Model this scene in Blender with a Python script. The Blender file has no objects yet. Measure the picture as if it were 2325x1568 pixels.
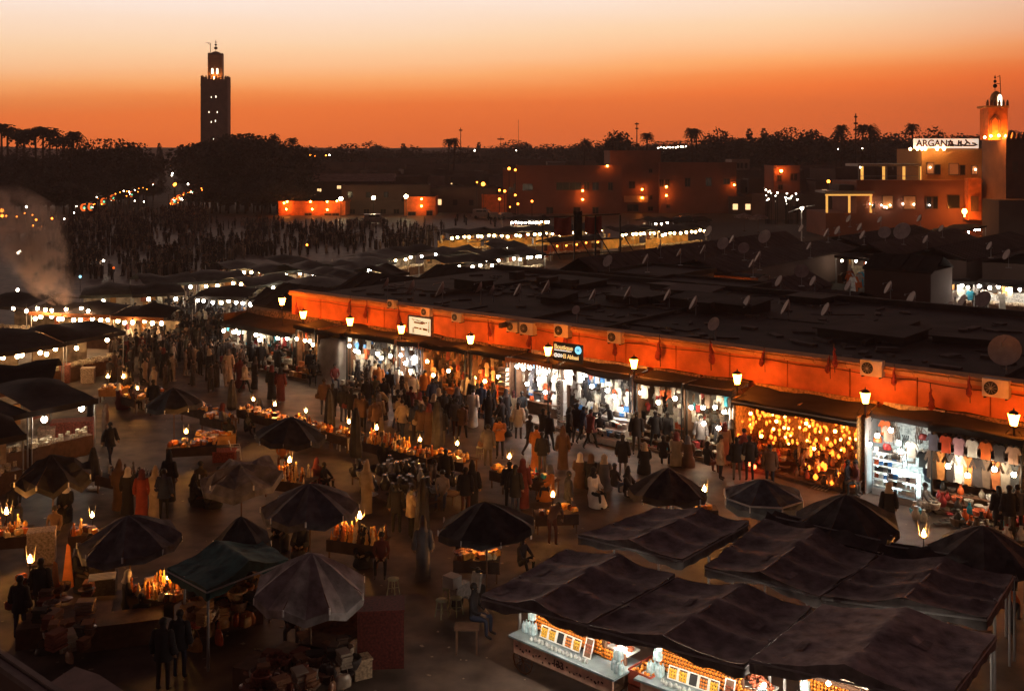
import bpy, bmesh, math, random
from mathutils import Vector, Matrix, noise
R = random.Random(11)
sc = bpy.context.scene
C = sc.collection
rad = math.radians
# ------------------------------------------------------------------ camera
H = 14.5; F = 2450.0; CX = 1162.5; CY = 784.0; HZ = 343.0
cam = bpy.data.objects.new('camera', bpy.data.cameras.new('camera')); C.objects.link(cam)
cam.location = (0, 0, H); cam.rotation_euler = (math.pi / 2, 0, 0); cam.data.shift_y = -(CY - HZ) / 2325   # upright walls: level camera with a lens shift
cam.data.sensor_width = 36; cam.data.lens = 36 * F / 2325; cam.data.clip_end = 6000; cam.data.clip_start = .5
sc.camera = cam
sc.view_settings.view_transform = 'Standard'; sc.view_settings.look = 'None'
sc.view_settings.exposure = 0; sc.view_settings.gamma = 1; sc.view_settings.use_curve_mapping = False
sc.render.engine = 'CYCLES'; sc.cycles.use_denoising = True
sc.cycles.max_bounces = 5; sc.cycles.diffuse_bounces = 3; sc.cycles.glossy_bounces = 2
sc.cycles.volume_step_rate = 2; sc.cycles.sample_clamp_indirect = 6; sc.cycles.use_light_tree = True
# ------------------------------------------------------------------ dusk sky
w = bpy.data.worlds.new('World'); sc.world = w; w.use_nodes = True
nt = w.node_tree; nt.nodes.clear(); N = nt.nodes.new; LK = nt.links.new
out = N('ShaderNodeOutputWorld'); bg = N('ShaderNodeBackground'); LK(bg.outputs[0], out.inputs[0])
tc = N('ShaderNodeTexCoord'); sep = N('ShaderNodeSeparateXYZ'); LK(tc.outputs['Generated'], sep.inputs[0])
def wm(op, a, b=None, c=None):
    n = N('ShaderNodeMath'); n.operation = op
    for i, v in enumerate((a, b, c)):
        if v is None: continue
        if isinstance(v, (int, float)): n.inputs[i].default_value = v
        else: LK(v, n.inputs[i])
    return n.outputs[0]
def srgb(r, g, b):
    f = lambda c: (c / 255 / 12.92) if c <= 10 else ((c / 255 + .055) / 1.055) ** 2.4
    return (f(r), f(g), f(b), 1)
az = wm('ARCTAN2', sep.outputs[0], sep.outputs[1])                    # 0 straight ahead, + to the right
el = wm('MULTIPLY', wm('ARCSINE', sep.outputs[2]), 180 / math.pi)
shift = wm('MULTIPLY', wm('SMOOTH_MIN', wm('ABSOLUTE', az), 1.2, .4), wm('SIGN', az))
el2 = wm('SUBTRACT', el, wm('MULTIPLY', wm('ADD', shift, .1), 2.2))   # the orange band rises to the right of the sunset
ns = N('ShaderNodeTexNoise'); ns.inputs['Scale'].default_value = 3.0
mp = N('ShaderNodeMapping'); mp.inputs['Scale'].default_value = (1, 1, 9); LK(tc.outputs['Generated'], mp.inputs[0]); LK(mp.outputs[0], ns.inputs[0])
el3 = wm('ADD', el2, wm('MULTIPLY', wm('SUBTRACT', ns.outputs[0], .5), .9))
fac = wm('DIVIDE', wm('ADD', el3, 5), 95)
ramp = N('ShaderNodeValToRGB'); LK(fac, ramp.inputs[0]); cr = ramp.color_ramp
stops = [(-5, (120, 48, 20)), (-.3, (210, 96, 46)), (1.0, (222, 102, 44)), (2.4, (236, 114, 50)), (3.1, (244, 136, 68)), (3.9, (252, 170, 106)), (4.7, (253, 194, 144)),
         (5.8, (253, 211, 170)), (8.0, (252, 231, 216)), (11, (222, 196, 184)), (16, (128, 102, 102)), (26, (76, 56, 56)), (45, (54, 40, 41)), (90, (46, 35, 37))]
MUL = {-5: 1.5, -.3: 1.52, 1.0: 1.52, 2.4: 1.48, 3.1: 1.38, 3.9: 1.3, 4.7: 1.25, 5.8: 1.2, 8.0: 1.15, 11: 1.12}      # what the haze takes away on the way
BG = 1.8
def sk3(c, m=1): return tuple(x * m / BG for x in srgb(*c)[:3]) + (1,)
while len(cr.elements) > 1: cr.elements.remove(cr.elements[-1])
cr.elements[0].position = 0; cr.elements[0].color = sk3(stops[0][1], 1.7)
for e, c in stops[1:]:
    x = cr.elements.new((e + 5) / 95); x.color = sk3(c, MUL.get(e, 1.03))
# away from the sunset the sky falls to night
away = N('ShaderNodeMapRange'); away.interpolation_type = 'SMOOTHSTEP'
LK(wm('ABSOLUTE', wm('ADD', az, .25)), away.inputs[0]); away.inputs[1].default_value = .55; away.inputs[2].default_value = 2.6
low = N('ShaderNodeValToRGB'); LK(wm('DIVIDE', wm('ADD', el, 5), 95), low.inputs[0])
low.color_ramp.elements[0].color = sk3((54, 38, 39)); low.color_ramp.elements[1].color = sk3((46, 35, 37))
mix = N('ShaderNodeMix'); mix.data_type = 'RGBA'; LK(away.outputs[0], mix.inputs[0]); LK(ramp.outputs[0], mix.inputs[6]); LK(low.outputs[0], mix.inputs[7])
pk = N('ShaderNodeMapRange'); pk.interpolation_type = 'SMOOTHSTEP'; LK(az, pk.inputs[0]); pk.inputs[1].default_value = .22; pk.inputs[2].default_value = .6
mix2 = N('ShaderNodeMix'); mix2.data_type = 'RGBA'; mix2.blend_type = 'MULTIPLY'; mix2.inputs[7].default_value = (.78, .62, .66, 1)
LK(pk.outputs[0], mix2.inputs[0]); LK(mix.outputs[2], mix2.inputs[6])
sky = N('ShaderNodeTexSky'); sky.sky_type = 'NISHITA'; sky.sun_disc = False; sky.sun_elevation = rad(1.5); sky.sun_rotation = rad(-14)
add = N('ShaderNodeMix'); add.data_type = 'RGBA'; add.blend_type = 'ADD'; add.inputs[0].default_value = 1
sk = N('ShaderNodeMix'); sk.data_type = 'RGBA'; sk.blend_type = 'MULTIPLY'; sk.inputs[0].default_value = 1; sk.inputs[7].default_value = (.0012, .001, .001, 1)
LK(sky.outputs[0], sk.inputs[6]); LK(mix2.outputs[2], add.inputs[6]); LK(sk.outputs[2], add.inputs[7])
LK(add.outputs[2], bg.inputs[0]); bg.inputs[1].default_value = BG
sun = bpy.data.objects.new('sun', bpy.data.lights.new('sun', 'SUN')); C.objects.link(sun)
sun.data.energy = .16; sun.data.angle = rad(25); sun.data.color = (1, .62, .42)     # last afterglow over the horizon
sd = Vector((-math.sin(rad(14)), math.cos(rad(14)), math.tan(rad(7)))); sun.rotation_euler = sd.to_track_quat('Z', 'Y').to_euler()
# ------------------------------------------------------------------ pixel -> place
def ray(u, v):
    return Vector(((u - CX) / F, 1.0, -(v - HZ) / F))
def G(u, v, z=0.0):
    r = ray(u, v); t = (z - H) / r.z
    return Vector((r.x * t, r.y * t, z))
def at(u, v, D):                                   # point on the ray at forward distance D
    r = ray(u, v); return Vector((0, 0, H)) + r * (D / r.y)
def proj(p):
    d = max(p[1], .1); return CX + F * p[0] / d, HZ + F * (H - p[2]) / d
def Z(x0, y0, k, zx, zy): return .9679 * x0 + k * zx, .9679 * y0 + k * zy
# ------------------------------------------------------------------ materials
MATS = {}
def mat(name, col=(.5, .5, .5), rough=.75, emit=None, strength=0, vary=.25, scale=4.0, tint=False, rnd=None, metal=0, bump=0, space='Object'):
    if name in MATS: return MATS[name]
    m = bpy.data.materials.new(name); m.use_nodes = True; MATS[name] = m
    t = m.node_tree; b = t.nodes['Principled BSDF']; b.inputs['Roughness'].default_value = rough; b.inputs['Metallic'].default_value = metal
    b.inputs['Specular IOR Level'].default_value = .35
    if emit is not None:
        b.inputs['Base Color'].default_value = (*emit, 1)
        b.inputs['Emission Color'].default_value = (*emit, 1); b.inputs['Emission Strength'].default_value = strength
        return m
    if tint or rnd:
        oi = t.nodes.new('ShaderNodeObjectInfo')
        if rnd:
            rp = t.nodes.new('ShaderNodeValToRGB'); rp.color_ramp.interpolation = 'CONSTANT'; t.links.new(oi.outputs['Random'], rp.inputs[0])
            for i, c in enumerate(rnd):
                e = rp.color_ramp.elements[0] if i == 0 else rp.color_ramp.elements.new(i / len(rnd))
                e.color = (*c, 1)
            src = rp.outputs[0]
        else: src = oi.outputs['Color']
    else:
        rg = t.nodes.new('ShaderNodeRGB'); rg.outputs[0].default_value = (*col, 1); src = rg.outputs[0]
    if vary:
        tx = t.nodes.new('ShaderNodeTexCoord'); nz = t.nodes.new('ShaderNodeTexNoise'); nz.inputs['Scale'].default_value = scale; nz.inputs['Detail'].default_value = 5
        t.links.new(tx.outputs[space], nz.inputs[0])
        mr = t.nodes.new('ShaderNodeMapRange'); mr.inputs[1].default_value = .3; mr.inputs[2].default_value = .7
        mr.inputs[3].default_value = 1 - vary; mr.inputs[4].default_value = 1 + vary * .6; t.links.new(nz.outputs[0], mr.inputs[0])
        mx = t.nodes.new('ShaderNodeVectorMath'); mx.operation = 'SCALE'; t.links.new(src, mx.inputs[0]); t.links.new(mr.outputs[0], mx.inputs[3]); src = mx.outputs[0]
        if bump:
            bp = t.nodes.new('ShaderNodeBump'); bp.inputs['Strength'].default_value = bump; bp.inputs['Distance'].default_value = .05
            t.links.new(nz.outputs[0], bp.inputs['Height']); t.links.new(bp.outputs[0], b.inputs['Normal'])
    t.links.new(src, b.inputs['Base Color'])
    return m
M_cloth = mat('cloth', tint=True, rough=.9, vary=.3, scale=3)
M_skin = mat('skin', (.30, .17, .10), rough=.6, vary=.1)
M_legs = mat('trousers', rnd=[(.02, .02, .03), (.03, .035, .06), (.05, .04, .035), (.015, .015, .015), (.12, .10, .08), (.04, .05, .09), (.02, .02, .02), (.09, .03, .02)], rough=.9, vary=.2)
M_shoe = mat('shoe', (.03, .02, .018), rough=.5, vary=.1)
M_hair = mat('hair', (.012, .009, .008), rough=.6, vary=.1)
M_ground = mat('square_asphalt', (.115, .078, .06), rough=.6, vary=.7, scale=.9, bump=.5)
M_earth = mat('earth', (.06, .045, .035), rough=.95, vary=.4, scale=.05)
M_wall = mat('ochre_plaster', (.72, .20, .06), rough=.9, vary=.3, scale=1.1, bump=.3)
M_cornice = mat('ochre_trim', (.68, .32, .12), rough=.85, vary=.2, scale=2)
M_roof = mat('dusty_roof', (.06, .042, .038), rough=.95, vary=.45, scale=.5, bump=.5)
M_roof2 = mat('grey_roof', (.11, .08, .07), rough=.9, vary=.35, scale=.8, bump=.4)
M_tarp = mat('dark_tarp', (.028, .02, .018), rough=.9, vary=.4, scale=1.6, bump=.6)
M_canvas = mat('canvas', tint=True, rough=.85, vary=.55, scale=2.6, bump=.9)
M_pink = mat('pink_plaster', (.30, .12, .08), rough=.9, vary=.2, scale=.3)
M_bld = mat('town_plaster', (.16, .10, .08), rough=.9, vary=.3, scale=.2)
M_stone = mat('minaret_stone', (.20, .10, .075), rough=.9, vary=.3, scale=.4)
M_dark = mat('dark_metal', (.02, .018, .017), rough=.5, vary=.1)
M_metal = mat('grey_metal', (.32, .30, .29), rough=.5, vary=.15)
M_white = mat('white_paint', (.75, .73, .70), rough=.6, vary=.1)
M_dish = mat('dish_enamel', (.42, .34, .31), rough=.6, vary=.25, scale=3)
M_wood = mat('stained_wood', (.16, .08, .045), rough=.7, vary=.3, scale=5)
M_leaf = mat('foliage', (.085, .075, .06), rough=.8, vary=.5, scale=.6)
M_palm = mat('palm_foliage', (.08, .07, .05), rough=.8, vary=.4, scale=1)
M_bark = mat('bark', (.07, .05, .035), rough=.9, vary=.3)
M_glass = mat('dark_glass', (.02, .02, .025), rough=.15, vary=0)
M_gloss = mat('glossy_ware', tint=True, rough=.25, vary=.3, scale=9)
M_goods = mat('mixed_wares', tint=True, rough=.7, vary=.6, scale=14)
E_warm = mat('bulb_warm', emit=(1, .58, .22), strength=90)
E_white = mat('bulb_white', emit=(1, .86, .66), strength=190)
E_far = mat('bulb_far', emit=(1, .84, .62), strength=30)
E_farwarm = mat('bulb_far_warm', emit=(1, .21, .02), strength=15)
E_lantern = mat('lantern_glass', emit=(1, .24, .02), strength=120)
E_moro = mat('lantern_glow', emit=(1, .22, .02), strength=3.6)
E_win = mat('lit_window', emit=(1, .62, .28), strength=1.6)
E_winb = mat('bright_window', emit=(1, .85, .6), strength=4)
E_neon = mat('yellow_strip', emit=(1, .48, .10), strength=.95)
E_orange = mat('orange_strip', emit=(1, .15, .02), strength=1.1)
E_green = mat('green_strip', emit=(.35, 1, .6), strength=1.2)
E_cyan = mat('cyan_light', emit=(.35, .8, 1), strength=2.2)
E_lum = mat('lit_panel', emit=(.70, .95, 1), strength=9)
E_wl = mat('wall_glow', emit=(1, .25, .03), strength=105)
# ------------------------------------------------------------------ mesh builder
class MB:
    def __init__(s): s.v = []; s.f = []; s.m = []; s.sm = []
    def add(s, vs, fs, m=0, sm=False):
        o = len(s.v); s.v += [tuple(x) for x in vs]
        for f in fs: s.f.append([i + o for i in f]); s.m.append(m); s.sm.append(sm)
        return s
    def box(s, c, d, rz=0, m=0, rx=0, ry=0):
        q = [(x * d[0] / 2, y * d[1] / 2, z * d[2] / 2) for x in (-1, 1) for y in (-1, 1) for z in (-1, 1)]
        if rz or rx or ry:
            r = Matrix.Rotation(rz, 3, 'Z') @ Matrix.Rotation(rx, 3, 'X') @ Matrix.Rotation(ry, 3, 'Y'); q = [r @ Vector(p) for p in q]
        q = [(p[0] + c[0], p[1] + c[1], p[2] + c[2]) for p in q]
        return s.add(q, [(0, 1, 3, 2), (4, 6, 7, 5), (0, 4, 5, 1), (2, 3, 7, 6), (0, 2, 6, 4), (1, 5, 7, 3)], m)
    def tube(s, a, b, r0, r1=None, n=6, m=0, cap=True, sm=True):
        a = Vector(a); b = Vector(b); r1 = r0 if r1 is None else r1
        d = (b - a); q = d.to_track_quat('Z', 'Y') if d.length > 1e-6 else Matrix.Identity(3).to_quaternion()
        vs = []
        for p, r in ((a, r0), (b, r1)):
            for i in range(n):
                t = 2 * math.pi * i / n; vs.append(p + q @ Vector((r * math.cos(t), r * math.sin(t), 0)))
        fs = [(i, (i + 1) % n, n + (i + 1) % n, n + i) for i in range(n)]
        s.add(vs, fs, m, sm)
        if cap: s.add(vs[:n], [tuple(range(n))[::-1]], m); s.add(vs[n:], [tuple(range(n))], m)
        return s
    def lathe(s, prof, n=10, c=(0, 0, 0), m=0, sm=True, sx=1, sy=1):
        vs = [(c[0] + r * math.cos(2 * math.pi * i / n) * sx, c[1] + r * math.sin(2 * math.pi * i / n) * sy, c[2] + z) for r, z in prof for i in range(n)]
        fs = [(k * n + i, k * n + (i + 1) % n, (k + 1) * n + (i + 1) % n, (k + 1) * n + i) for k in range(len(prof) - 1) for i in range(n)]
        s.add(vs, fs, m, sm)
        if prof[-1][0] > 1e-4: s.add(vs[-n:], [tuple(range(n))], m)
        if prof[0][0] > 1e-4: s.add(vs[:n], [tuple(range(n))[::-1]], m)
        return s
    def ball(s, c, r, n=8, k=5, m=0, sz=1):
        return s.lathe([(max(1e-5, r * math.sin(math.pi * i / k)), -r * sz * math.cos(math.pi * i / k)) for i in range(k + 1)], n, c, m)
    def quad(s, *p, m=0): return s.add(p, [tuple(range(len(p)))], m)
    def slab(s, pts, z0, z1, m=0, mt=None):
        n = len(pts); vs = [(p[0], p[1], z0) for p in pts] + [(p[0], p[1], z1) for p in pts]
        ar = sum(pts[i][0] * pts[(i + 1) % n][1] - pts[(i + 1) % n][0] * pts[i][1] for i in range(n))
        fs = [(i, (i + 1) % n, n + (i + 1) % n, n + i) for i in range(n)]; top = tuple(range(n, 2 * n)); bot = tuple(range(n))[::-1]
        if ar < 0: fs = [f[::-1] for f in fs]; top = top[::-1]; bot = bot[::-1]
        s.add(vs, fs + [bot], m); s.add(vs, [top], m if mt is None else mt)
        return s
    def mesh(s, name, mats):
        me = bpy.data.meshes.new(name); me.from_pydata(s.v, [], s.f)
        for x in (mats if isinstance(mats, (list, tuple)) else [mats]): me.materials.append(x)
        me.polygons.foreach_set('material_index', s.m); me.polygons.foreach_set('use_smooth', s.sm); me.update()
        return me
REG = []
def tag(o, label=None, cat=None, group=None, kind=None, same=False):
    if label: o['label'] = label
    if cat: o['category'] = cat
    if group: o['group'] = group
    if kind: o['kind'] = kind
    if label and cat and not same: REG.append(o)
    return o
def ob(name, me, parent=None, loc=(0, 0, 0), rz=0, col=None, sc_=1, rot=None):
    o = bpy.data.objects.new(name, me); C.objects.link(o); o.location = loc
    o.rotation_euler = rot if rot else (0, 0, rz)
    if sc_ != 1: o.scale = (sc_, sc_, sc_) if isinstance(sc_, (int, float)) else sc_
    if parent is not None: o.parent = parent
    if col is not None: o.color = (*col[:3], 1)
    return o
def thing(name, label, cat, loc=(0, 0, 0), rz=0, group=None, same=False):
    return tag(ob(name, None, None, loc, rz), label, cat, group, None, same)
def copy_thing(root, loc, rz, label, group=None, same=False, col=None, s=None):
    def cp(o, par):
        c = o.copy(); C.objects.link(c); c.parent = par
        if col is not None and 'keep' not in o: c.color = (*col, 1)
        for ch in o.children: cp(ch, c)
        return c
    r = cp(root, None); r.location = loc; r.rotation_euler = (0, 0, rz)
    if s: r.scale = (s, s, s)
    r['label'] = label
    if group: r['group'] = group
    if not same: REG.append(r)
    return r
def mesh1(fn, name, mats):
    b = MB(); fn(b); return b.mesh(name, mats)
def text_mesh(txt, size, ext, m, align='LEFT'):
    cu = bpy.data.curves.new('lettering', 'FONT'); cu.body = txt; cu.size = size; cu.offset = .018 * size; cu.extrude = ext; cu.align_x = align
    o = bpy.data.objects.new('lettering', cu); C.objects.link(o); bpy.context.view_layer.update()
    me = bpy.data.meshes.new_from_object(o.evaluated_get(bpy.context.evaluated_depsgraph_get())); bpy.data.objects.remove(o)
    me.materials.clear(); me.materials.append(m); return me
# ------------------------------------------------------------------ arcade frame: s along the facade, t outward to the square
A0 = Vector((-14.82, 73.42, 0)); DS = Vector((.7741, -.6331, 0)); DT = Vector((-.6331, -.7741, 0)); KS = .976
ARZ = math.atan2(DS.y, DS.x)                      # local +x = along facade, local -y = outward
def P(s, t, z=0): return A0 + DS * s * KS + DT * t + Vector((0, 0, z))
def PL(u, v, t):                                   # pixel -> (s, z) on the plane t
    r = ray(u, v); a2 = Vector((A0.x, A0.y)); n2 = Vector((DT.x, DT.y)); k = (t + a2.dot(n2)) / (Vector((r.x, r.y)).dot(n2))
    q = r * k; return (Vector((q.x, q.y)) - a2).dot(Vector((DS.x, DS.y))) / KS, q.z + H
def frame(b, pts):                                 # local arcade (s, t, z) -> world points
    return [P(*p) for p in pts]
# ================================================================== GROUND
b = MB(); b.quad((-900, -140, 0), (1000, -140, 0), (1000, 1460, 0), (-900, 1460, 0))
tag(ob('ground', b.mesh('ground', M_earth), loc=(0, 0, -.03)), kind='structure')
b = MB(); sq = [(-70, 10), (60, 10), (60, 60), (20, 130), (30, 250), (-60, 330), (-110, 330), (-150, 250), (-120, 100)]
b.quad(*[(x, y, 0) for x, y in sq]); tag(ob('square', b.mesh('square', M_ground)), kind='structure')
b = MB(); n_ = 60; vs = []
for j in range(4):
    for i in range(n_ + 1): x = -880 + 1860 * i / n_; vs.append((x, 1330 + j * 40, [-1, 10, 17, 19][j] + (0 if j == 0 else 6 * noise.noise(Vector((x * .006, j * .3, 2))) + 2.5 * noise.noise(Vector((x * .03, j, 5))))))
b.add(vs, [(j * (n_ + 1) + i, j * (n_ + 1) + i + 1, (j + 1) * (n_ + 1) + i + 1, (j + 1) * (n_ + 1) + i) for j in range(3) for i in range(n_)], 0, True)
tag(ob('hills', b.mesh('hills', M_earth)), kind='structure')
# street between the park trees
p0, p1 = G(395, 480), at(385, 372, 900); b = MB()
b.quad((p0.x - 14, p0.y - 20, .004), (p0.x + 14, p0.y - 20, .004), (p1.x + 9, p1.y, .004), (p1.x - 9, p1.y, .004))
tag(ob('street', b.mesh('street', mat('street_asphalt', (.07, .055, .045), rough=.9, vary=.3, scale=.1))), kind='structure')
# ================================================================== TREES
def leaves(b, c, r, n, size, m=0):
    for _ in range(n):
        while 1:
            d = Vector((R.uniform(-1, 1), R.uniform(-1, 1), R.uniform(-1, 1)))
            if d.length <= 1: break
        d = d * (.55 + .45 * d.length) if R.random() < .3 else d.normalized() * R.uniform(.72, 1.08)
        p = Vector(c) + Vector((d.x * r[0], d.y * r[1], d.z * r[2]))
        u = Vector((R.gauss(0, 1), R.gauss(0, 1), R.gauss(0, 1))).normalized(); w_ = u.orthogonal().normalized() * size * R.uniform(.6, 1.3); u = u * size * R.uniform(.5, 1.2)
        b.add([p - u, p + w_, p + u * .9, p - w_], [(0, 1, 2, 3)], m)
def broad(seed, n=1500, wide=1.0, hh=10):
    R.seed(seed); tr = MB(); cr = MB(); tr.tube((0, 0, -.3), (R.uniform(-.2, .2), 0, hh * .4), hh * .035, hh * .02, 7)
    k = R.randint(7, 10)
    for i in range(k):
        a = 2 * math.pi * i / k + R.uniform(-.3, .3); d = R.uniform(.12, .3) * hh * wide; z = hh * R.uniform(.42, .78); r = hh * R.uniform(.13, .22)
        c = (math.cos(a) * d, math.sin(a) * d, z); tr.tube((0, 0, hh * .33), c, hh * .015, hh * .006, 5)
        leaves(cr, c, (r * wide, r * wide, r * .85), n // (k + 1), hh * .026)
    leaves(cr, (0, 0, hh * .82), (hh * .2 * wide, hh * .2 * wide, hh * .16), n // (k + 1), hh * .022)
    return tr.mesh('trunk', M_bark), cr.mesh('crown', M_leaf)
def cypress(seed):
    R.seed(seed); tr = MB(); cr = MB(); tr.tube((0, 0, -.3), (0, 0, 8), .25, .1, 6)
    for i in range(7): leaves(cr, (R.uniform(-.1, .1), 0, 1.6 + i * 1.25), (1.35 - .15 * i, 1.35 - .15 * i, .95), 90, .22)
    return tr.mesh('trunk', M_bark), cr.mesh('crown', M_leaf)
def palm(seed, nf=34, lean=.3, ln=1.4, droop=1.0, beard=True):
    R.seed(seed); tr = MB(); cr = MB(); pts = [Vector((lean * (i / 5) ** 2, 0, -.3 + 10.3 * i / 5 * .82)) for i in range(6)]
    for i in range(5): tr.tube(pts[i], pts[i + 1], .15 - .01 * i, .14 - .01 * i, 7)
    top = pts[-1]
    for i in range(nf):
        a = R.uniform(0, 6.28); e = R.uniform(-.5, 1.3); L = ln * R.uniform(.75, 1.1); d = Vector((math.cos(a), math.sin(a), 0)); pr = top; w0 = .16
        side = Vector((-math.sin(a), math.cos(a), 0))
        for j in range(1, 6):
            t = j / 5; pt = top + d * (L * t * math.cos(e * .8)) + Vector((0, 0, L * (math.sin(e) * t - droop * .75 * t * t)))
            for sg in (-1, 1):                      # leaflets hanging either side of the rib
                tip = (pr + pt) / 2 + side * sg * w0 * (1.4 - t) * 1.5 - Vector((0, 0, .12))
                cr.add([pr, pt, tip], [(0, 1, 2)])
            pr = pt
    if beard: leaves(cr, (top.x, 0, top.z - .3), (.24, .24, .45), 50, .13)
    return tr.mesh('trunk', M_bark), cr.mesh('fronds', M_palm)
T = {}
for i, (wd, n) in enumerate([(1, 1500), (1.35, 1900), (.85, 1300), (1.6, 2300)]): T['broad%d' % i] = broad(40 + i, n, wd) + (10,)
T['cypress'] = cypress(5) + (10.2,)
T['palm'] = palm(7, 30, .3, 1.5) + (9.2,); T['palm2'] = palm(8, 48, .1, 1.15, .9) + (8.9,); T['palm3'] = palm(9, 34, -.4, 1.35, 1.2) + (9.0,)
R.seed(99)
def tree(kind, u, vt, D, label, group=None, same=False, wide=1.0, name=None):
    tp = at(u, vt, D); hgt = tp.z; tm, cm, h0 = T[kind]; s = hgt / h0
    nm = name or ('palm_tree' if kind.startswith('palm') else 'cypress_tree' if kind == 'cypress' else 'broadleaf_tree')
    t = thing(nm, label, 'tree', (tp.x, tp.y, 0), R.uniform(0, 6.3), group, same)
    ob('trunk', tm, t, sc_=(s, s, s)); ob('fronds' if kind.startswith('palm') else 'crown', cm, t, sc_=(s * wide, s * wide, s)); return t
# park on the left of the street: a dark belt of broadleaf trees with palms above it
for k, (u, vt, D, kd, wd) in enumerate([(-40, 335, 300, 'broad1', 1.2), (25, 330, 285, 'broad0', 1.3), (80, 332, 300, 'broad3', 1.1), (135, 340, 285, 'broad1', 1.2), (190, 325, 300, 'broad0', 1.2),
        (232, 310, 310, 'broad3', 1.0), (272, 314, 295, 'broad1', 1.1), (312, 322, 320, 'broad0', 1.15), (335, 345, 345, 'broad2', 1.3), (-10, 385, 262, 'broad3', 1.1), (50, 392, 258, 'broad1', 1.1),
        (110, 385, 262, 'broad0', 1.3), (165, 388, 265, 'broad3', 1.0), (215, 375, 270, 'broad1', 1.1), (262, 372, 285, 'broad3', 1.0), (305, 372, 300, 'broad1', 1.0)]):
    tree(kd, u, vt, D, 'dark broadleaf tree in the park belt left of the street', 'trees of the park left of the street', wide=wd)
for k, (u, vt, D, kd, w_) in enumerate([(4, 270, 300, 'palm2', 1.7), (18, 280, 300, 'palm2', 1.5), (34, 292, 290, 'palm', 1.3), (55, 284, 295, 'palm2', 1.5), (82, 279, 290, 'palm3', 1.7), (98, 278, 290, 'palm2', 1.8), (112, 284, 295, 'palm2', 1.6), (133, 299, 290, 'palm', 1.4), (143, 303, 295, 'palm2', 1.4), (158, 287, 285, 'palm3', 1.3), (168, 290, 300, 'palm2', 1.1)]):
    tree(kd, u, vt, D, 'shaggy palm standing above the park trees at the left edge', 'palms above the left park', wide=w_)
for u, vt, D in [(362, 322, 420), (366, 340, 380)]: tree('cypress', u, vt, D, 'slim cypress at the end of the left park', 'cypresses by the street')
# large round mass right of the minaret
for u, vt, D, kd, wd in [(545, 304, 300, 'broad3', 1.25), (500, 330, 285, 'broad1', 1.2), (470, 352, 275, 'broad0', 1.3), (590, 322, 290, 'broad1', 1.15), (622, 350, 285, 'broad0', 1.2), (540, 362, 262, 'broad3', 1.2), (490, 378, 258, 'broad1', 1.1), (585, 372, 262, 'broad3', 1.1), (630, 382, 268, 'broad2', 1.3), (452, 385, 290, 'broad2', 1.1), (448, 368, 420, 'broad0', 1.2), (430, 352, 560, 'broad1', 1.1)]:
    tree(kd, u, vt, D, 'dark leafy tree in the round clump right of the tall minaret', 'trees clumped beside the tall minaret', wide=wd)
for u, vt, kd, lb in [(627, 293, 'palm', 'tall feathery palm on the skyline right of the round clump'), (662, 306, 'palm2', 'thin palm with small tuft right of the feathery palm'), (1018, 308, 'palm2', 'bushy palm left of the tall thin mast'),
        (1030, 304, 'palm3', 'bushy palm leaning right beside the tall thin mast'), (1325, 305, 'palm', 'single small palm on the skyline above the pink building'), (1468, 294, 'palm2', 'round-headed palm right of the tripod mast'),
        (1572, 283, 'palm2', 'left of a pair of round-headed palms on the skyline'), (1584, 281, 'palm3', 'right of a pair of round-headed palms on the skyline'), (1910, 275, 'palm2', 'tall round-headed palm left of the antenna pole'),
        (1897, 285, 'palm3', 'shorter palm touching the tall round-headed palm'), (1958, 274, 'palm2', 'dense dark palm just right of the antenna pole'), (1978, 270, 'palm', 'tallest palm right of the antenna pole'), (1990, 283, 'palm3', 'drooping palm right of the tallest palm'),
        (2073, 272, 'palm2', 'lone round-headed palm above the white roof sign'), (2120, 285, 'broad2', 'rounded tree on the skyline behind the white roof sign'), (2300, 288, 'palm2', 'small palm at the far right skyline')]:
    tree(kd, u, vt, 360 if kd != 'broad2' else 330, lb)
# ragged tree line along the horizon
R.seed(5); u = 650
while u < 2330:
    base = 331 - max(0, (u - 1050)) * .026 + 5 * math.sin(u * .021); D = R.uniform(430, 620) if u < 1500 else R.uniform(360, 520)
    kd = R.choice(['broad0', 'broad1', 'broad2', 'broad3', 'broad1', 'cypress', 'broad2'])
    if not (2070 < u < 2130): tree(kd, u, base + R.choice([R.uniform(-10, 0), R.uniform(-2, 10), R.uniform(0, 10)]), D, 'low dark tree in the ragged tree line along the horizon', 'trees along the horizon', same=True, wide=1.5 if kd != 'cypress' else 1.2)
    u += R.uniform(9, 27)
for u, vt in [(1395, 294), (1408, 297), (1630, 288), (1648, 299), (1702, 288), (1735, 287), (1790, 286), (1838, 292), (1850, 294), (1745, 300)]:
    tree('cypress' if u in (1702, 1735) else R.choice(['broad2', 'broad0']), u, vt, 380, 'taller dark tree poking above the horizon tree line', 'tall trees on the skyline')
# masts on the skyline
def mast(u, vt, D, r, label, cross=None):
    tp = at(u, vt, D); b = MB(); b.tube((0, 0, 0), (0, 0, tp.z), r, r * .6, 6); t = thing('antenna_mast', label, 'antenna', (tp.x, tp.y, 0)); ob('pole', b.mesh('pole', M_dark), t)
    if cross:
        b = MB()
        for z, w_ in cross: b.box((0, 0, tp.z - z), (w_, .3, .5))
        ob('aerial', b.mesh('aerial', M_dark), t)
mast(1046, 290, 420, .22, 'tall mast with a blunt head behind the double palm', [(1, 1.4)])
mast(1177, 272, 420, .1, 'needle-thin mast rising from the skyline left of centre')
mast(1137, 310, 400, .12, 'short antenna on the skyline left of the needle mast', [(1, 2.5)])
mast(1943, 258, 330, .3, 'antenna pole with stacked aerials among the right palms', [(1, .9), (3, 1.2), (5, 1.5)])
mast(1446, 278, 420, .3, 'leaning lattice mast on the skyline above the pink building', [(.6, 1.6), (2.4, 1.2)])
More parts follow.
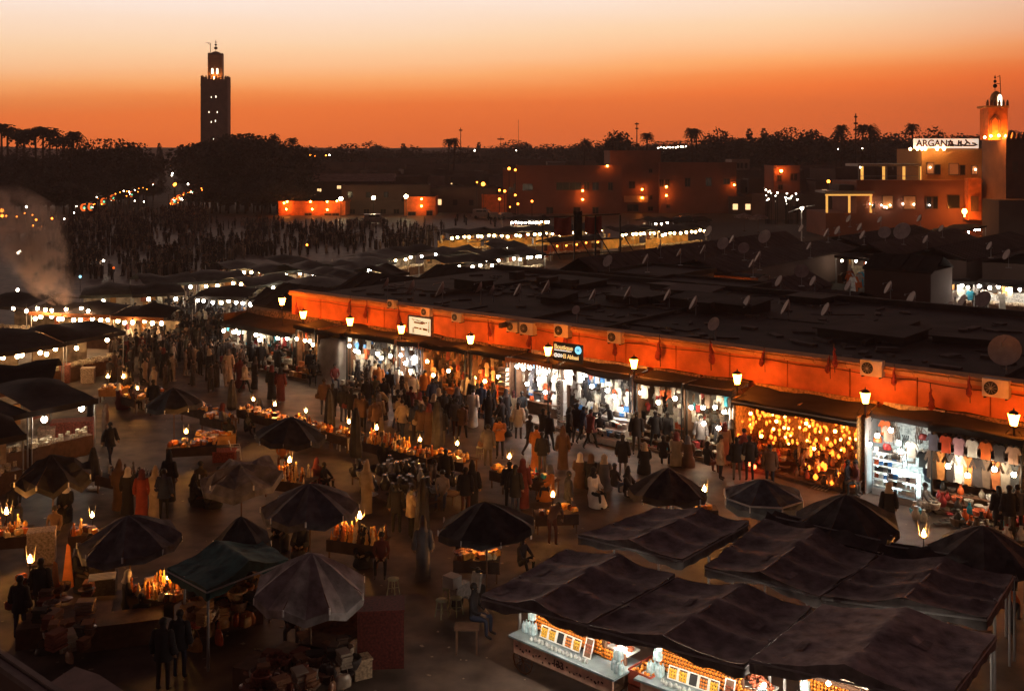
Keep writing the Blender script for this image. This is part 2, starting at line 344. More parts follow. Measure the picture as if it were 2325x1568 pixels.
mast(1950, 284, 330, .1, 'thin short aerial just right of the antenna pole')
# ================================================================== TALL MINARET
MD = 590; mc = at(490, 343, MD); px = MD / F
t = thing('minaret', 'tall square stone minaret with domed lantern against the sunset', 'minaret', (mc.x, mc.y, 0), rad(8))
zt = H + (343 - 182) * px; W = 14.2
b = MB(); b.box((0, 0, zt / 2), (W, W, zt)); b.box((0, 0, zt - 3.2), (W + .3, W + .3, .5)); ob('shaft', b.mesh('shaft', M_stone), t)
def merlons(par, x0, x1, y0, y1, z, n, w_, h, m):
    b = MB(); b.box((0, 0, h * .3), (w_, w_ * .6, h * .6)); b.box((0, 0, h * .8), (w_ * .55, w_ * .6, h * .42)); me = b.mesh('merlon', m)
    for i in range(n):
        f = (i + .5) / n
        for (x, y, rz) in ((x0 + (x1 - x0) * f, y0, 0), (x0 + (x1 - x0) * f, y1, 0), (x0, y0 + (y1 - y0) * f, rad(90)), (x1, y0 + (y1 - y0) * f, rad(90))):
            ob('merlon', me, par, (x, y, z), rz)
merlons(t, -W / 2 + .3, W / 2 - .3, -W / 2 + .3, W / 2 - .3, zt, 8, 1.15, 1.9, M_stone)
lw = 7.6; z1 = H + (343 - 126) * px
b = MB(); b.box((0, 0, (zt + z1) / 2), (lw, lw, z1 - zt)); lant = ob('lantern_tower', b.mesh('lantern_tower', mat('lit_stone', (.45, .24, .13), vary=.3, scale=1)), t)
merlons(lant, -lw / 2 + .2, lw / 2 - .2, -lw / 2 + .2, lw / 2 - .2, z1, 5, .7, 1.1, M_stone)
b = MB()
for i in range(5):
    for j in range(4):
        x = -lw / 2 + (i + .5) * lw / 5; z = z1 - 2 - j * 1.3
        b.tube((x - .7, -lw / 2 - .06, z), (x, -lw / 2 - .06, z - .6), .09, n=4); b.tube((x + .7, -lw / 2 - .06, z), (x, -lw / 2 - .06, z - .6), .09, n=4)
ob('lattice_carving', b.mesh('lattice_carving', M_stone), lant)
b = MB(); b.lathe([(3.5, 0), (3.5, .8), (3.2, 2.0), (2.4, 3.3), (1.2, 4.2), (0.01, 4.6)], 16); ob('dome', b.mesh('dome', M_stone), t, (0, 0, z1 - .6), sc_=(1, 1, .62))
b = MB(); b.tube((0, 0, 0), (0, 0, 9.2), .12); b.ball((0, 0, 2.6), 1.15, 10, 7); b.ball((0, 0, 5.1), .8, 10, 7); b.ball((0, 0, 7.1), .5, 10, 7); ob('finial', b.mesh('finial', M_dark), t, (0, 0, z1 + 2.1), sc_=(.85, .85, .72))
b = MB(); b.tube((0, 0, 0), (0, 0, 8.8), .16); b.tube((0, 0, 8.6), (-2.4, 0, 8.9), .14); b.tube((0, 0, 7), (-1.4, 0, 8.7), .12); ob('flag_gallows', b.mesh('flag_gallows', M_dark), t, (-2.9, 0, z1 + .5), sc_=(1, 1, .72))
b = MB(); b.box((0, 0, 1.0), (.9, .25, 2.0)); b.lathe([(.45, 2.0), (.35, 2.4), (.01, 2.6)], 8, sy=.3); wme = b.mesh('window', E_winb)
b = MB(); b.box((0, 0, 1.6), (1.5, .2, 3.4)); fme = b.mesh('window_frame', M_stone)
for (u, v, s) in [(484, 218, .3), (494, 218, .45), (479, 252, .36), (497, 252, .36), (484, 274, .36), (493, 272, .4), (489, 312, .3)]:
    x = (u - 490) * px; z = H + (343 - v) * px
    f = ob('window_frame', fme, t, (x, -W / 2 - .02, z - 1.6), sc_=(s, 1, s)); ob('window', wme, f, (0, -.1, .6))
for x in (-1.3, 1.3):
    f = ob('window_frame', fme, t, (x, -lw / 2 - .02, zt + 2.6), sc_=(1, 1, 1.2)); ob('window', wme, f, (0, -.1, .4), sc_=(1.1, 1, 1))
b = MB(); b.ball((0, 0, 0), .45, 8, 6); fl = ob('floodlight', b.mesh('floodlight', mat('flood_amber', emit=(1, .4, .08), strength=200)), t, (0, -lw / 2 - 2.2, zt + .8))
b = MB(); b.ball((0, 0, 0), .45, 8, 6)
# ================================================================== FAR TOWN
R.seed(21)
b = MB(); b.box((0, -.02, 0), (1.1, .12, 1.3)); me_w = b.mesh('window', M_glass); b = MB(); b.box((0, -.02, 0), (1.1, .12, 1.3)); me_wl = b.mesh('window', E_win)
def town(u, vt, D, wm_, dep, rz, label, m=M_bld, nwin=0, same=True, grp='flat-roofed houses of the dark far town'):
    tp = at(u, vt, D); h = max(3, tp.z); t = thing('town_house', label, 'building', (tp.x, tp.y, 0), rz, grp, same)
    b = MB(); b.box((0, 0, h / 2 - .25), (wm_, dep, h - .5)); ob('wall', b.mesh('wall', m), t)
    b = MB()
    for s in (-1, 1): b.box((0, s * (dep / 2 - .12), h - .1), (wm_ + .06, .3, .9)); b.box((s * (wm_ / 2 - .12), 0, h - .1), (.3, dep + .06, .9))
    b.box((0, 0, h - .42), (wm_ - .6, dep - .6, .14)); ob('roof_parapet', b.mesh('roof_parapet', m), t)
    for i in range(nwin):
        ob('window', me_wl if R.random() < .12 else me_w, t, ((i + .5) / nwin * wm_ - wm_ / 2, -dep / 2 - .02, h * R.choice([.45, .7])))
    return t
for row, (v0, D0, n, u0, u1) in enumerate([(352, 560, 20, 640, 2330), (362, 470, 20, 660, 2330), (373, 400, 18, 660, 2330), (388, 340, 15, 680, 2330), (402, 305, 12, 700, 1100), (398, 300, 10, 1640, 2000), (425, 275, 5, 870, 1110), (420, 270, 6, 1660, 1900), (452, 250, 5, 1680, 1900)]):
    for i in range(n):
        u = u0 + (u1 - u0) * (i + R.uniform(.1, .9)) / n; D = D0 * R.uniform(.93, 1.07)
        town(u, v0 - max(0, u - 1100) * .012 + R.uniform(-4, 4), D, R.uniform(14, 34) * D0 / 450, R.uniform(10, 16), R.uniform(-.4, .3), 'flat-roofed dark house in the far town behind the square', nwin=R.randint(2, 5))
def bulb(u, v, D=None, z=None, r=.16, m=None, label='small electric lamp glowing in the far town', grp='far lamps of the town', same=True, pole=False):
    p = at(u, v, D) if D else G(u, v, z)
    key = 'b%.2f' % r + (m or E_far).name
    if key not in BM:
        b = MB(); b.ball((0, 0, 0), r, 8, 6); BM[key] = b.mesh('lamp_globe', m or E_far)
    if not pole:
        return tag(ob('light_bulb', BM[key], None, p), label, 'lamp', grp, None, same)
    t = thing('street_lamp', label, 'lamp', (p.x, p.y, 0), 0, grp, same); b = MB(); b.tube((0, 0, 0), (0, 0, p.z - r), .08 if p.z > 3 else .03, n=5); ob('pole', b.mesh('pole', M_dark), t); ob('globe', BM[key], t, (0, 0, p.z)); return t
BM = {}
for u, v, m, r in [(1078, 342, E_far, .22), (1172, 342, E_far, .12), (705, 352, E_farwarm, .3), (714, 353, E_farwarm, .3), (740, 353, E_farwarm, .2), (748, 352, E_far, .2), (676, 376, E_far, .15), (1903, 339, E_far, .15), (1958, 337, E_far, .15), (2085, 337, E_far, .18),
        (362, 372, E_far, .25), (386, 376, E_farwarm, .4), (398, 367, E_far, .35), (412, 350, E_farwarm, .3), (434, 365, E_far, .3), (392, 394, E_far, .35), (390, 398, E_far, .3), (343, 371, E_far, .2), (430, 368, E_far, .25)]:
    bulb(u, v, 340 if u > 450 else 420, r=r, m=m)
# small string of lights on a roof terrace of the pink block
for i in range(12): bulb(1495 + i * 5.6 + R.uniform(-1, 1), 336 - i * .3 + R.uniform(-1.5, 1.5), 258, r=.13, m=E_far, label='tiny bulb strung over the terrace above the pink block', grp='bulbs strung over the roof terrace')
# ================================================================== STREET DECORATIONS
def crescent(b, r, wd, dp, m=0):
    n = 14; pts = []
    for i in range(n + 1):
        a = rad(50) + rad(260) * i / n; k = math.sin(math.pi * i / n); pts.append(((r * math.cos(a), r * math.sin(a)), ((r - wd * k - .02) * math.cos(a) + .0, (r - wd * k - .02) * math.sin(a))))
    for i in range(n):
        a0, b0 = pts[i]; a1, b1 = pts[i + 1]
        vs = [(a0[0], y, a0[1]) for y in (-dp, dp)] + [(a1[0], y, a1[1]) for y in (-dp, dp)] + [(b0[0], y, b0[1]) for y in (-dp, dp)] + [(b1[0], y, b1[1]) for y in (-dp, dp)]
        b.add(vs, [(0, 2, 6, 4), (1, 5, 7, 3), (0, 1, 3, 2), (4, 6, 7, 5)], m)
b = MB(); crescent(b, .95, .5, .08); me_c = b.mesh('crescent', E_orange)
b = MB()
pts = [((.42 if i % 2 == 0 else .18) * math.cos(rad(90 + 36 * i)), (.42 if i % 2 == 0 else .18) * math.sin(rad(90 + 36 * i))) for i in range(10)]
b.add([(x, -.08, z) for x, z in pts], [tuple(range(10))]); b.add([(x, .08, z) for x, z in pts], [tuple(range(10))[::-1]]); me_s = b.mesh('star', E_green)
b = MB(); b.tube((0, 0, 0), (0, 0, 4.6), .07, n=5); b.tube((0, 0, 4.6), (.9, 0, 4.9), .05, n=5); me_p = b.mesh('pole', M_dark)
for i, (u, v) in enumerate([(190, 471), (206, 470), (235, 457), (256, 449), (298, 441), (318, 431), (335, 426), (347, 421), (395, 457), (407, 449), (422, 441), (437, 434), (447, 432), (459, 426)]):
    D = 215 + (471 - v) * 2.2; p = at(u, v, D); s = 1.0
    t = thing('street_decoration', ('orange crescent with green star hanging on the left side of the street' if i < 8 else 'orange crescent with green star hanging on the right side of the street'), 'decoration', (p.x, p.y, 0), R.uniform(-.5, .2), 'crescent and star lights along the street')
    s = .8; ob('crescent', me_c, t, (0, 0, p.z), sc_=s); ob('star', me_s, t, (.1, 0, p.z - .1), sc_=s)
    b = MB(); b.tube((-1.25, 0, 0), (-1.25, 0, p.z + 1.6), .07, n=5); b.tube((-1.25, 0, p.z + 1.6), (.2, 0, p.z + 1.5), .05, n=5); ob('pole', b.mesh('pole', M_dark), t)
for i in range(120):
    u, v = R.choice([(R.uniform(160, 350), 0), (R.uniform(385, 462), 0)]); v = (478 - (u - 160) * .3 if u < 360 else 462 - (u - 385) * .45) + R.uniform(-8, 8)
    bulb(u, v, 235 + R.uniform(0, 80), r=R.choice([.08, .1, .14]), m=R.choice([E_far, E_farwarm, E_farwarm, E_farwarm]), label='globe lamp among the crowd along the street', grp='lamps along the street', pole=True)
for i in range(22):
    u = -40 + i * 18.5; tree('broad%d' % R.choice([0, 1, 3]), u, 418 + R.uniform(-8, 10) + max(0, u - 280) * .0, 246 + max(0, u - 150) * .35, 'low dark tree along the front edge of the left park', 'trees of the park left of the street', wide=1.7)
for i in range(11):
    u = 462 + i * 19; tree('broad%d' % R.choice([0, 1, 3]), u, 412 + R.uniform(-8, 8), 250, 'low dark tree at the foot of the round clump', 'trees clumped beside the tall minaret', wide=1.7)
for u, vt, D in [(528, 300, 292), (552, 298, 290), (578, 303, 288), (602, 316, 286), (506, 308, 290), (486, 326, 288), (622, 330, 284), (520, 312, 285), (566, 310, 282), (608, 336, 278), (640, 362, 275), (650, 378, 270), (482, 344, 270), (515, 345, 262), (560, 340, 262), (605, 356, 262)]: tree('broad3', u, vt, D, 'dark leafy tree in the round clump right of the tall minaret', 'trees clumped beside the tall minaret', wide=1.2)
for u, v, m, r in [(5, 478, E_farwarm, .6), (5, 490, E_farwarm, .5), (14, 490, E_farwarm, .3), (60, 470, E_far, .3), (38, 492, E_farwarm, .25), (56, 484, E_farwarm, .2), (74, 488, E_farwarm, .25), (82, 499, E_farwarm, .35), (118, 496, E_farwarm, .3), (96, 514, E_farwarm, .25), (100, 521, E_farwarm, .2), (146, 497, E_far, .2), (168, 483, E_far, .18), (75, 512, E_farwarm, .25), (396, 420, E_farwarm, .5), (398, 418, E_farwarm, .5), (427, 418, E_far, .3), (306, 456, E_far, .2), (327, 458, E_far, .2), (281, 434, E_far, .25), (220, 448, E_far, .25)]:
    bulb(u, v, 205 if v > 468 else 250, r=r * .62, m=m, label='street lamp glowing below the park trees', grp='street lamps below the park', pole=True)
for u, v, m in [(182, 628, E_cyan), (258, 608, E_orange), (235, 592, E_far), (41, 574, E_far), (45, 570, E_far), (697, 556, E_farwarm), (40, 658, E_far)]:
    bulb(u, v, None, 1.6, .14, m, label={'cyan_light': 'small cyan light held up in the far crowd', 'orange_strip': 'small red light in the far crowd'}.get(m.name, 'small white lamp standing in the far crowd'), grp='lamps in the crowd', pole=True)
# ================================================================== MID-DISTANCE BUILDINGS (v pixel rectangles at a distance)
def wallpix(u0, v0, u1, v1, D): a = at(u0, v0, D); c = at(u1, v1, D); return a, c
def bldg(name, label, u0, u1, vt, D, dep, m, parapet=True, rz=0):
    a = at(u0, vt, D); c = at(u1, vt, D); w_ = (c - a).length; h = (a.z + c.z) / 2
    t = thing(name, label, 'building', ((a.x + c.x) / 2, (a.y + c.y) / 2, 0), rz)
    b = MB(); b.box((0, dep / 2, h / 2), (w_, dep, h)); wl = ob('wall', b.mesh('wall', m), t)
    if parapet:
        b = MB(); b.box((0, -.03, h + .25), (w_ + .1, .35, .6)); b.box((-w_ / 2 + .1, dep / 2, h + .24), (.35, dep - .4, .56)); b.box((w_ / 2 - .1, dep / 2, h + .24), (.35, dep - .4, .56)); ob('parapet', b.mesh('parapet', m), t)
    return t, w_, h, D
def win(tb, u, v, wu, hv, lit=None, part='window'):                   # a framed window in the front wall, in pixels
    t, w_, h, D = tb; p = at(u, v, D); k = D / F; x = p.x - t.location.x; z = p.z; y = p.y - t.location.y
    b = MB(); W_, H_ = wu * k, hv * k
    b.box((0, -.06, H_ / 2 + .08), (W_ + .3, .16, .14)); b.box((0, -.06, -H_ / 2 - .08), (W_ + .3, .2, .14)); b.box((-W_ / 2 - .07, -.06, 0), (.12, .16, H_)); b.box((W_ / 2 + .07, -.06, 0), (.12, .16, H_)); b.box((0, -.05, 0), (.07, .1, H_))
    f = ob('window', b.mesh('window', M_wood), t, (x, y - .02, z)); b = MB(); b.box((0, 0, 0), (W_, .06, H_)); ob('pane', b.mesh('pane', lit or M_glass), f, (0, 0, 0)); return f
def walllamp(u, v, D, label, grp, m=E_wl, r=.2):
    p = at(u, v, D - 1.1); t = thing('wall_lantern', label, 'lamp', p, 0, grp); key = 'wl%.2f' % r + m.name
    if key not in BM: b = MB(); b.ball((0, 0, 0), r, 8, 6); BM[key] = b.mesh('lamp_globe', m)
    if 'br' not in BM: b = MB(); b.tube((0, 1.1, -.5), (0, 0, -.45), .04, n=5); b.tube((0, 0, -.45), (0, 0, -.2), .05, n=5); b.lathe([(.26, .2), (.1, .36), (.01, .5)], 6); BM['br'] = b.mesh('bracket', M_dark)
    ob('globe', BM[key], t); ob('bracket', BM['br'], t); return t
# low red-ochre pavilion walls left of centre
t1 = bldg('ochre_kiosk', 'low ochre building with four lit wall lanterns below the round clump', 632, 784, 462, 243, 9, M_wall)
for u in (700, 762, 745): win(t1, u, 492, 14, 14)
for u, v in [(652, 458), (650, 475), (645, 461), (705, 458), (709, 475), (743, 458), (743, 476), (765, 456)]: walllamp(u, v, 243, 'amber wall lantern on the low ochre building', 'lanterns on the low ochre building')
t2 = bldg('ochre_kiosk', 'small ochre block with one double lantern right of the bright flood lamps', 918, 989, 452, 243, 8, M_wall)
win(t2, 935, 488, 16, 12); win(t2, 975, 486, 12, 14)
for u, v in [(957, 452), (957, 468)]: walllamp(u, v, 243, 'amber wall lantern on the small ochre block', 'lanterns on the small ochre block')
t3 = bldg('long_pavilion', 'long pale-roofed pavilion behind the low ochre building', 697, 889, 412, 275, 10, M_bld, False)
w3, h3 = t3[1], t3[2]
b = MB(); b.add([(-w3 / 2 - .5, -1, h3), (w3 / 2 + .5, -1, h3), (w3 / 2 + .5, 5, h3 + 1.9), (-w3 / 2 - .5, 5, h3 + 1.9), (w3 / 2 + .5, 11, h3), (-w3 / 2 - .5, 11, h3)], [(0, 1, 2, 3), (3, 2, 4, 5), (0, 3, 5), (1, 4, 2)]); ob('roof', b.mesh('roof', mat('sheet_roof', (.38, .26, .20), vary=.3, scale=1)), t3[0])
for u, v in [(725, 432), (770, 425), (780, 427), (845, 424), (860, 428)]: win(t3, u, v, 9, 7, E_win)
t3b = bldg('market_hall', 'long dim wall behind the flood lamps', 784, 918, 462, 250, 10, M_bld)
for u in (800, 832, 870, 900): win(t3b, u, 480, 12, 10)
for u, v in [(774, 451), (848, 449), (922, 446)]:
    p = at(u, v, 236); t = thing('flood_lamp', 'bright white-yellow flood lamp on a pole beside the ochre blocks', 'lamp', (p.x, p.y, 0), 0, 'flood lamps before the ochre blocks')
    b = MB(); b.tube((0, 0, 0), (0, 0, p.z), .09, n=6); ob('pole', b.mesh('pole', M_dark), t); b = MB(); b.ball((0, 0, p.z), .42, 10, 7); ob('globe', b.mesh('globe', mat('flood_yellow', emit=(1, .78, .4), strength=60)), t)
# pink block in the middle
t4 = bldg('pink_building', 'long pink two-storey building with a window strip in mid distance', 1172, 1412, 381, 250, 16, M_pink)
for u, wd in [(1278, 28), (1306, 26), (1332, 11), (1352, 13), (1386, 9)]: win(t4, u, 423, wd, 16)
for u, wd in [(1198, 22), (1248, 14), (1310, 14), (1352, 12)]: win(t4, u, 425 if u < 1200 else 478, wd, 14)
t5 = bldg('pink_building', 'taller pink block with stepped roof behind the red flags', 1385, 1500, 347, 253, 16, M_pink)
for u, v, wd, hv in [(1435, 420, 13, 15), (1477, 388, 6, 7), (1478, 448, 5, 8), (1477, 474, 10, 8), (1437, 472, 24, 14)]: win(t5, u, v, wd, hv)
t6 = bldg('pink_building', 'wide pink block with scattered small windows right of the stepped one', 1498, 1672, 374, 251, 14, M_pink)
for u, v, wd, hv in [(1502, 416, 9, 15), (1515, 416, 9, 15), (1561, 414, 11, 18), (1609, 413, 11, 18), (1650, 412, 14, 12), (1517, 468, 6, 6)]: win(t6, u, v, wd, hv)
b = MB(); b.box((0, 0, 0), (5.6, .4, 1.5)); p = at(1444, 452, 252.2); tag(ob('wall_sign', b.mesh('wall_sign', mat('pale_sign', (.6, .38, .22))), None, p), 'pale blank signboard on the stepped pink block', 'sign')
b = MB(); b.box((0, 0, 0), (4.3, 3, 1.8)); b.box((0, -.4, .9), (4.6, 3.4, .2)); p = at(1262, 377, 258); tag(ob('roof_tank_house', b.mesh('roof_tank_house', M_metal), None, p), 'pale box shed on the roof of the long pink building', 'shed')
for u, v, lb in [(1323, 433, 0), (1323, 453, 0), (1458, 430, 1), (1458, 449, 1), (1513, 424, 2), (1513, 444, 2), (1667, 420, 3), (1379, 377, 4)]:
    walllamp(u, v, 250.1 if u < 1400 else 252.9 if u < 1500 else 251.1, ['amber wall lantern between window strips on the long pink building', 'amber lantern above the pale signboard', 'amber lantern on the corner between pink blocks', 'amber lantern at the right end of the pink blocks', 'amber lantern on the roof edge by the stepped block'][lb], 'lanterns on the pink blocks')
t7 = bldg('pink_building', 'narrow lit pink house with tower lamps at the left of the pink block', 1142, 1174, 388, 252, 12, M_pink); win(t7, 1160, 432, 8, 12); win(t7, 1168, 425, 4, 14)
t8 = bldg('pink_building', 'low pink annex glowing under lamps left of the narrow house', 1094, 1150, 447, 248, 10, M_wall); win(t8, 1100, 478, 6, 12)
for u, v, r in [(1097, 418, .55), (1083, 414, .2), (1156, 383, .4), (1170, 386, .3), (1134, 432, .3), (1146, 434, .35), (1134, 452, .35), (1170, 443, .3), (1176, 463, .3), (1208, 457, .3), (1158, 470, .2)]:
    p = at(u, v, 240); t = thing('street_lamp', 'amber street lamp in the cluster left of the long pink building', 'lamp', (p.x, p.y, 0), 0, 'street lamps left of the pink block')
    b = MB(); b.tube((0, 0, 0), (0, 0, p.z), .08, n=5); ob('pole', b.mesh('pole', M_dark), t); b = MB(); b.ball((0, 0, p.z), r * .8, 8, 6); ob('globe', b.mesh('globe', E_farwarm), t)
# small house far right of pink
t9 = bldg('pink_building', 'small two-storey house with one lamp between pink block and restaurant', 1757, 1816, 381, 240, 9, M_pink); win(t9, 1770, 405, 7, 12); win(t9, 1798, 402, 5, 14); win(t9, 1806, 402, 5, 14); win(t9, 1772, 425, 9, 10); walllamp(1774, 388, 239.9, 'amber lamp on the small house between pink block and restaurant', None, r=.3)
t10 = bldg('pale_house', 'pale ruined-looking facade with tall openings behind the small house', 1662, 1702, 366, 300, 9, mat('pale_wall', (.4, .28, .22)));
for u in (1668, 1676, 1684, 1694): win(t10, u, 376, 4, 10)
bulb(1881, 412, 200, r=.3, m=E_farwarm, label='amber lamp on a pole left of the restaurant terrace', grp=None, same=False, pole=True)
# ================================================================== RESTAURANT
def boxpix(b, u0, v0, u1, v1, D, dep, m=0, dy=0):
    a = at(u0, v0, D); c = at(u1, v1, D); b.box(((a.x + c.x) / 2, D + dep / 2 + dy, (a.z + c.z) / 2), (abs(c.x - a.x), dep, abs(a.z - c.z)), 0, m)
DR = 185
t = thing('restaurant', 'terraced restaurant building with white roof sign at the right', 'building', (0, 0, 0))
b = MB(); boxpix(b, 2093, 338, 2230, 413, DR, 12); ob('upper_storey', b.mesh('upper_storey', mat('amber_plaster', (.5, .22, .06), vary=.2)), t)
b = MB(); boxpix(b, 1945, 413, 2230, 560, DR - 1.5, 14); ob('lower_storey', b.mesh('lower_storey', M_pink), t)
b = MB(); boxpix(b, 1875, 484, 1945, 560, DR - 1.5, 12); ob('terrace_base', b.mesh('terrace_base', M_pink), t)
b = MB(); boxpix(b, 1945, 409, 2232, 414, DR - 2, .5); ob('terrace_parapet', b.mesh('terrace_parapet', M_pink), t)
b = MB(); boxpix(b, 1948, 372, 2092, 378, DR - 1.4, 7); ob('terrace_roof', b.mesh('terrace_roof', M_metal), t)
for u in (1950, 2014, 2088): b = MB(); boxpix(b, u - 1, 377, u + 1, 411, DR - 1.4, .16); ob('terrace_post', b.mesh('terrace_post', M_metal), t)
for v in (400,): b = MB(); boxpix(b, 1951, v - .7, 2088, v + .7, DR - 1.5, .1); ob('railing', b.mesh('railing', M_metal), t)
for u in (1958, 2007, 2053, 2090): b = MB(); boxpix(b, u - 2.6, 378, u + 2.6, 408, DR + .2, .3); ob('light_column', b.mesh('light_column', E_neon), t)
for u in (1878, 1929, 1978): b = MB(); boxpix(b, u - 2, 445, u + 2, 483, DR - 2.1, .3); ob('light_column', b.mesh('light_column', E_neon), t)
b = MB(); boxpix(b, 1875, 441, 1981, 444.5, DR - 2.2, .3); ob('light_beam', b.mesh('light_beam', E_neon), t)
b = MB(); boxpix(b, 1873, 434, 1985, 439, DR - 2, 6); ob('canopy_roof', b.mesh('canopy_roof', M_metal), t)
b = MB(); boxpix(b, 1905, 420, 1945, 435, DR, 6); ob('awning_box', b.mesh('awning_box', M_roof2), t)
for u, v, wu, hv, lit in [(2112, 382, 14, 24, 1), (2128, 385, 12, 20, 0), (2165, 384, 20, 24, 1), (2185, 386, 10, 20, 0), (2212, 386, 12, 18, 1), (2015, 459, 22, 28, 1), (2065, 460, 26, 28, 1), (2110, 460, 14, 26, 0), (2122, 460, 12, 26, 0), (2165, 458, 26, 28, 0)]:
    k = DR / F; yy = DR + (0 if v < 410 else -1.5); p = at(u, v, yy); W_, H_ = wu * k, hv * k; b = MB()
    for q in [((0, 0, H_ / 2 + .06), (W_ + .2, .2, .12)), ((0, 0, -H_ / 2 - .06), (W_ + .2, .24, .12)), ((-W_ / 2 - .05, 0, 0), (.1, .2, H_)), ((W_ / 2 + .05, 0, 0), (.1, .2, H_)), ((0, .03, 0), (.07, .1, H_)), ((0, .03, H_ * .2), (W_, .1, .06))]: b.box(*q)
    f = ob('window', b.mesh('window', M_wood), t, (p.x, p.y - .06, p.z)); b = MB(); b.box((0, 0, 0), (W_, .05, H_)); ob('pane', b.mesh('pane', mat('dim_window', emit=(.5, .2, .07), strength=.16) if lit else M_glass), f)
for u, v in [(2001, 466), (2008, 470), (2021, 466), (2013, 471), (2050, 463), (2075, 464), (2110, 466), (1976, 463), (1982, 466), (2112, 380), (2215, 385), (1953, 380)]:
    bulb(u, v, DR - 1.9 if v > 410 else DR - .4, r=.13, m=E_far, label='small bright lamp in a restaurant window', grp='lamps in the restaurant windows')
for u in (2067, 2083, 2094, 2101, 2128, 2143): bulb(u, 338.5, DR - 1.2, r=.22, m=mat('sign_flood', emit=(1, .62, .25), strength=70), label='white floodlight along the foot of the roof sign', grp='floodlights below the white roof sign')
# orange entrance corner at the right of the restaurant
b = MB(); boxpix(b, 2198, 405, 2228, 500, DR - 3.4, 1.5); ob('entrance_bay', b.mesh('entrance_bay', M_wall), t)
b = MB(); boxpix(b, 2205, 446, 2222, 480, DR - 3.7, .2); ob('entrance_grille', b.mesh('entrance_grille', M_wood), t)
p = at(2190, 480, DR - 5.2); tag(ob('brazier_lamp', mesh1(lambda b: (b.ball((0, 0, 0), .42, 8, 6), b.tube((0, 0, -.9), (0, 0, -.3), .08)), 'brazier_lamp', mat('brazier', emit=(1, .3, .04), strength=110)), None, p), 'orange glowing lamp at the corner of the restaurant wall', 'lamp')
# roof sign
a = at(2075, 315, DR - .9); c = at(2222, 337, DR - .9); sw = c.x - a.x; sh = a.z - c.z
ts = thing('roof_sign', 'long white backlit roof sign reading ARGANA with Arabic lettering', 'sign', ((a.x + c.x) / 2, DR - .9, (a.z + c.z) / 2))
b = MB(); b.box((0, .15, 0), (sw, .3, sh)); ob('board', b.mesh('board', mat('sign_white', emit=(1, .80, .62), strength=.82)), ts)
b = MB(); b.box((0, 0, 0), (sw + .2, .34, .1)); b.box((0, 0, sh + .1), (sw + .2, .34, .1)); ob('sign_rim', b.mesh('sign_rim', M_wood), ts, (0, .1, -sh / 2 - .05))
M_brown = mat('sign_brown', (.06, .012, .01), vary=0)
tm = text_mesh('ARGANA', 1.62, .06, M_brown); o = ob('lettering', tm, ts, (-sw * .465, -.05, -sh * .30), rot=(rad(90), 0, 0)); o.scale = (.95, 1, 1)
b = MB()
def stroke(b, pts, r=.12, y=-.04, ox=0, oz=0, k=1):
    for i in range(len(pts) - 1): b.box(((pts[i][0] + pts[i + 1][0]) / 2 * k + ox, y, (pts[i][1] + pts[i + 1][1]) / 2 * k + oz), (math.hypot(pts[i + 1][0] - pts[i][0], pts[i + 1][1] - pts[i][1]) * k + r, .06, r), 0, 0, 0, -math.atan2(pts[i + 1][1] - pts[i][1], pts[i + 1][0] - pts[i][0]))
ox = sw * .03
for pts in ([(0, .0), (.5, 0), (1.1, .05), (1.7, 0), (2.4, 0), (2.6, .1), (2.9, 0), (3.6, 0), (4.6, 0), (5.2, .12)], [(.4, 0), (.7, .35), (.9, .1)], [(1.8, 0), (1.9, .7)], [(2.3, 0), (2.35, .6), (2.1, .4)], [(3.0, .1), (3.5, .5), (3.2, .8)], [(3.9, .3), (3.4, .6)], [(0, .55), (.7, .58)], [(4.5, .35), (4.9, .3)]): stroke(b, [(x * .93, z * 1.15) for x, z in pts], .27, -.06, ox, -.35, 1)
ob('arabic_lettering', b.mesh('arabic_lettering', M_brown), ts)
# ================================================================== RIGHT MINARET
DM = 175; k = DM / F
t = thing('minaret', 'stocky lit minaret rising from a crenellated tower at the right edge', 'minaret', (0, 0, 0))
b = MB(); boxpix(b, 2284, 316, 2420, 640, DM, 9); ob('tower_base', b.mesh('tower_base', M_stone), t)
b = MB(); boxpix(b, 2268, 455, 2440, 640, DM - 5.9, 5.9); ob('tower_annex', b.mesh('tower_annex', M_bld), t)
b = MB(); boxpix(b, 2244, 243, 2288, 318, DM + 2, 3.2); sh_ = ob('shaft', b.mesh('shaft', M_wall), t)
b = MB(); boxpix(b, 2240, 240, 2291, 245, DM + 1.8, 3.6); ob('gallery', b.mesh('gallery', M_cornice), t)
for i in range(6): b = MB(); boxpix(b, 2241 + i * 9, 231, 2245.5 + i * 9, 240, DM + 1.8, .35); boxpix(b, 2242 + i * 9, 227, 2244.5 + i * 9, 231, DM + 1.85, .25); ob('merlon', b.mesh('merlon', M_stone), t)
for i in range(6): b = MB(); boxpix(b, 2241 + i * 9, 231, 2245.5 + i * 9, 240, DM + 5, .35); ob('merlon', b.mesh('merlon', M_stone), t)
def merl(x, D_): b = MB(); boxpix(b, x, 312, x + 8, 318, D_, .5); boxpix(b, x + 1.5, 306, x + 6.5, 312, D_ + .02, .45); boxpix(b, x + 3, 301, x + 5, 306, D_ + .04, .4); ob('stepped_merlon', b.mesh('stepped_merlon', M_stone), t)
for i in range(5): merl(2285 + i * 12, DM + .1)
for i in range(6): D_ = DM + 1.5 + i * 1.35; merl(1162.5 + (2285 - 1162.5) * DM / D_, D_)
c0 = at(2262, 242, DM + 3.5); b = MB(); b.lathe([(.95, 0), (.98, .8), (.95, 1.5), (.72, 2.1), (.35, 2.45), (.01, 2.6)], 14, tuple(c0)); ob('dome', b.mesh('dome', M_cornice), t)
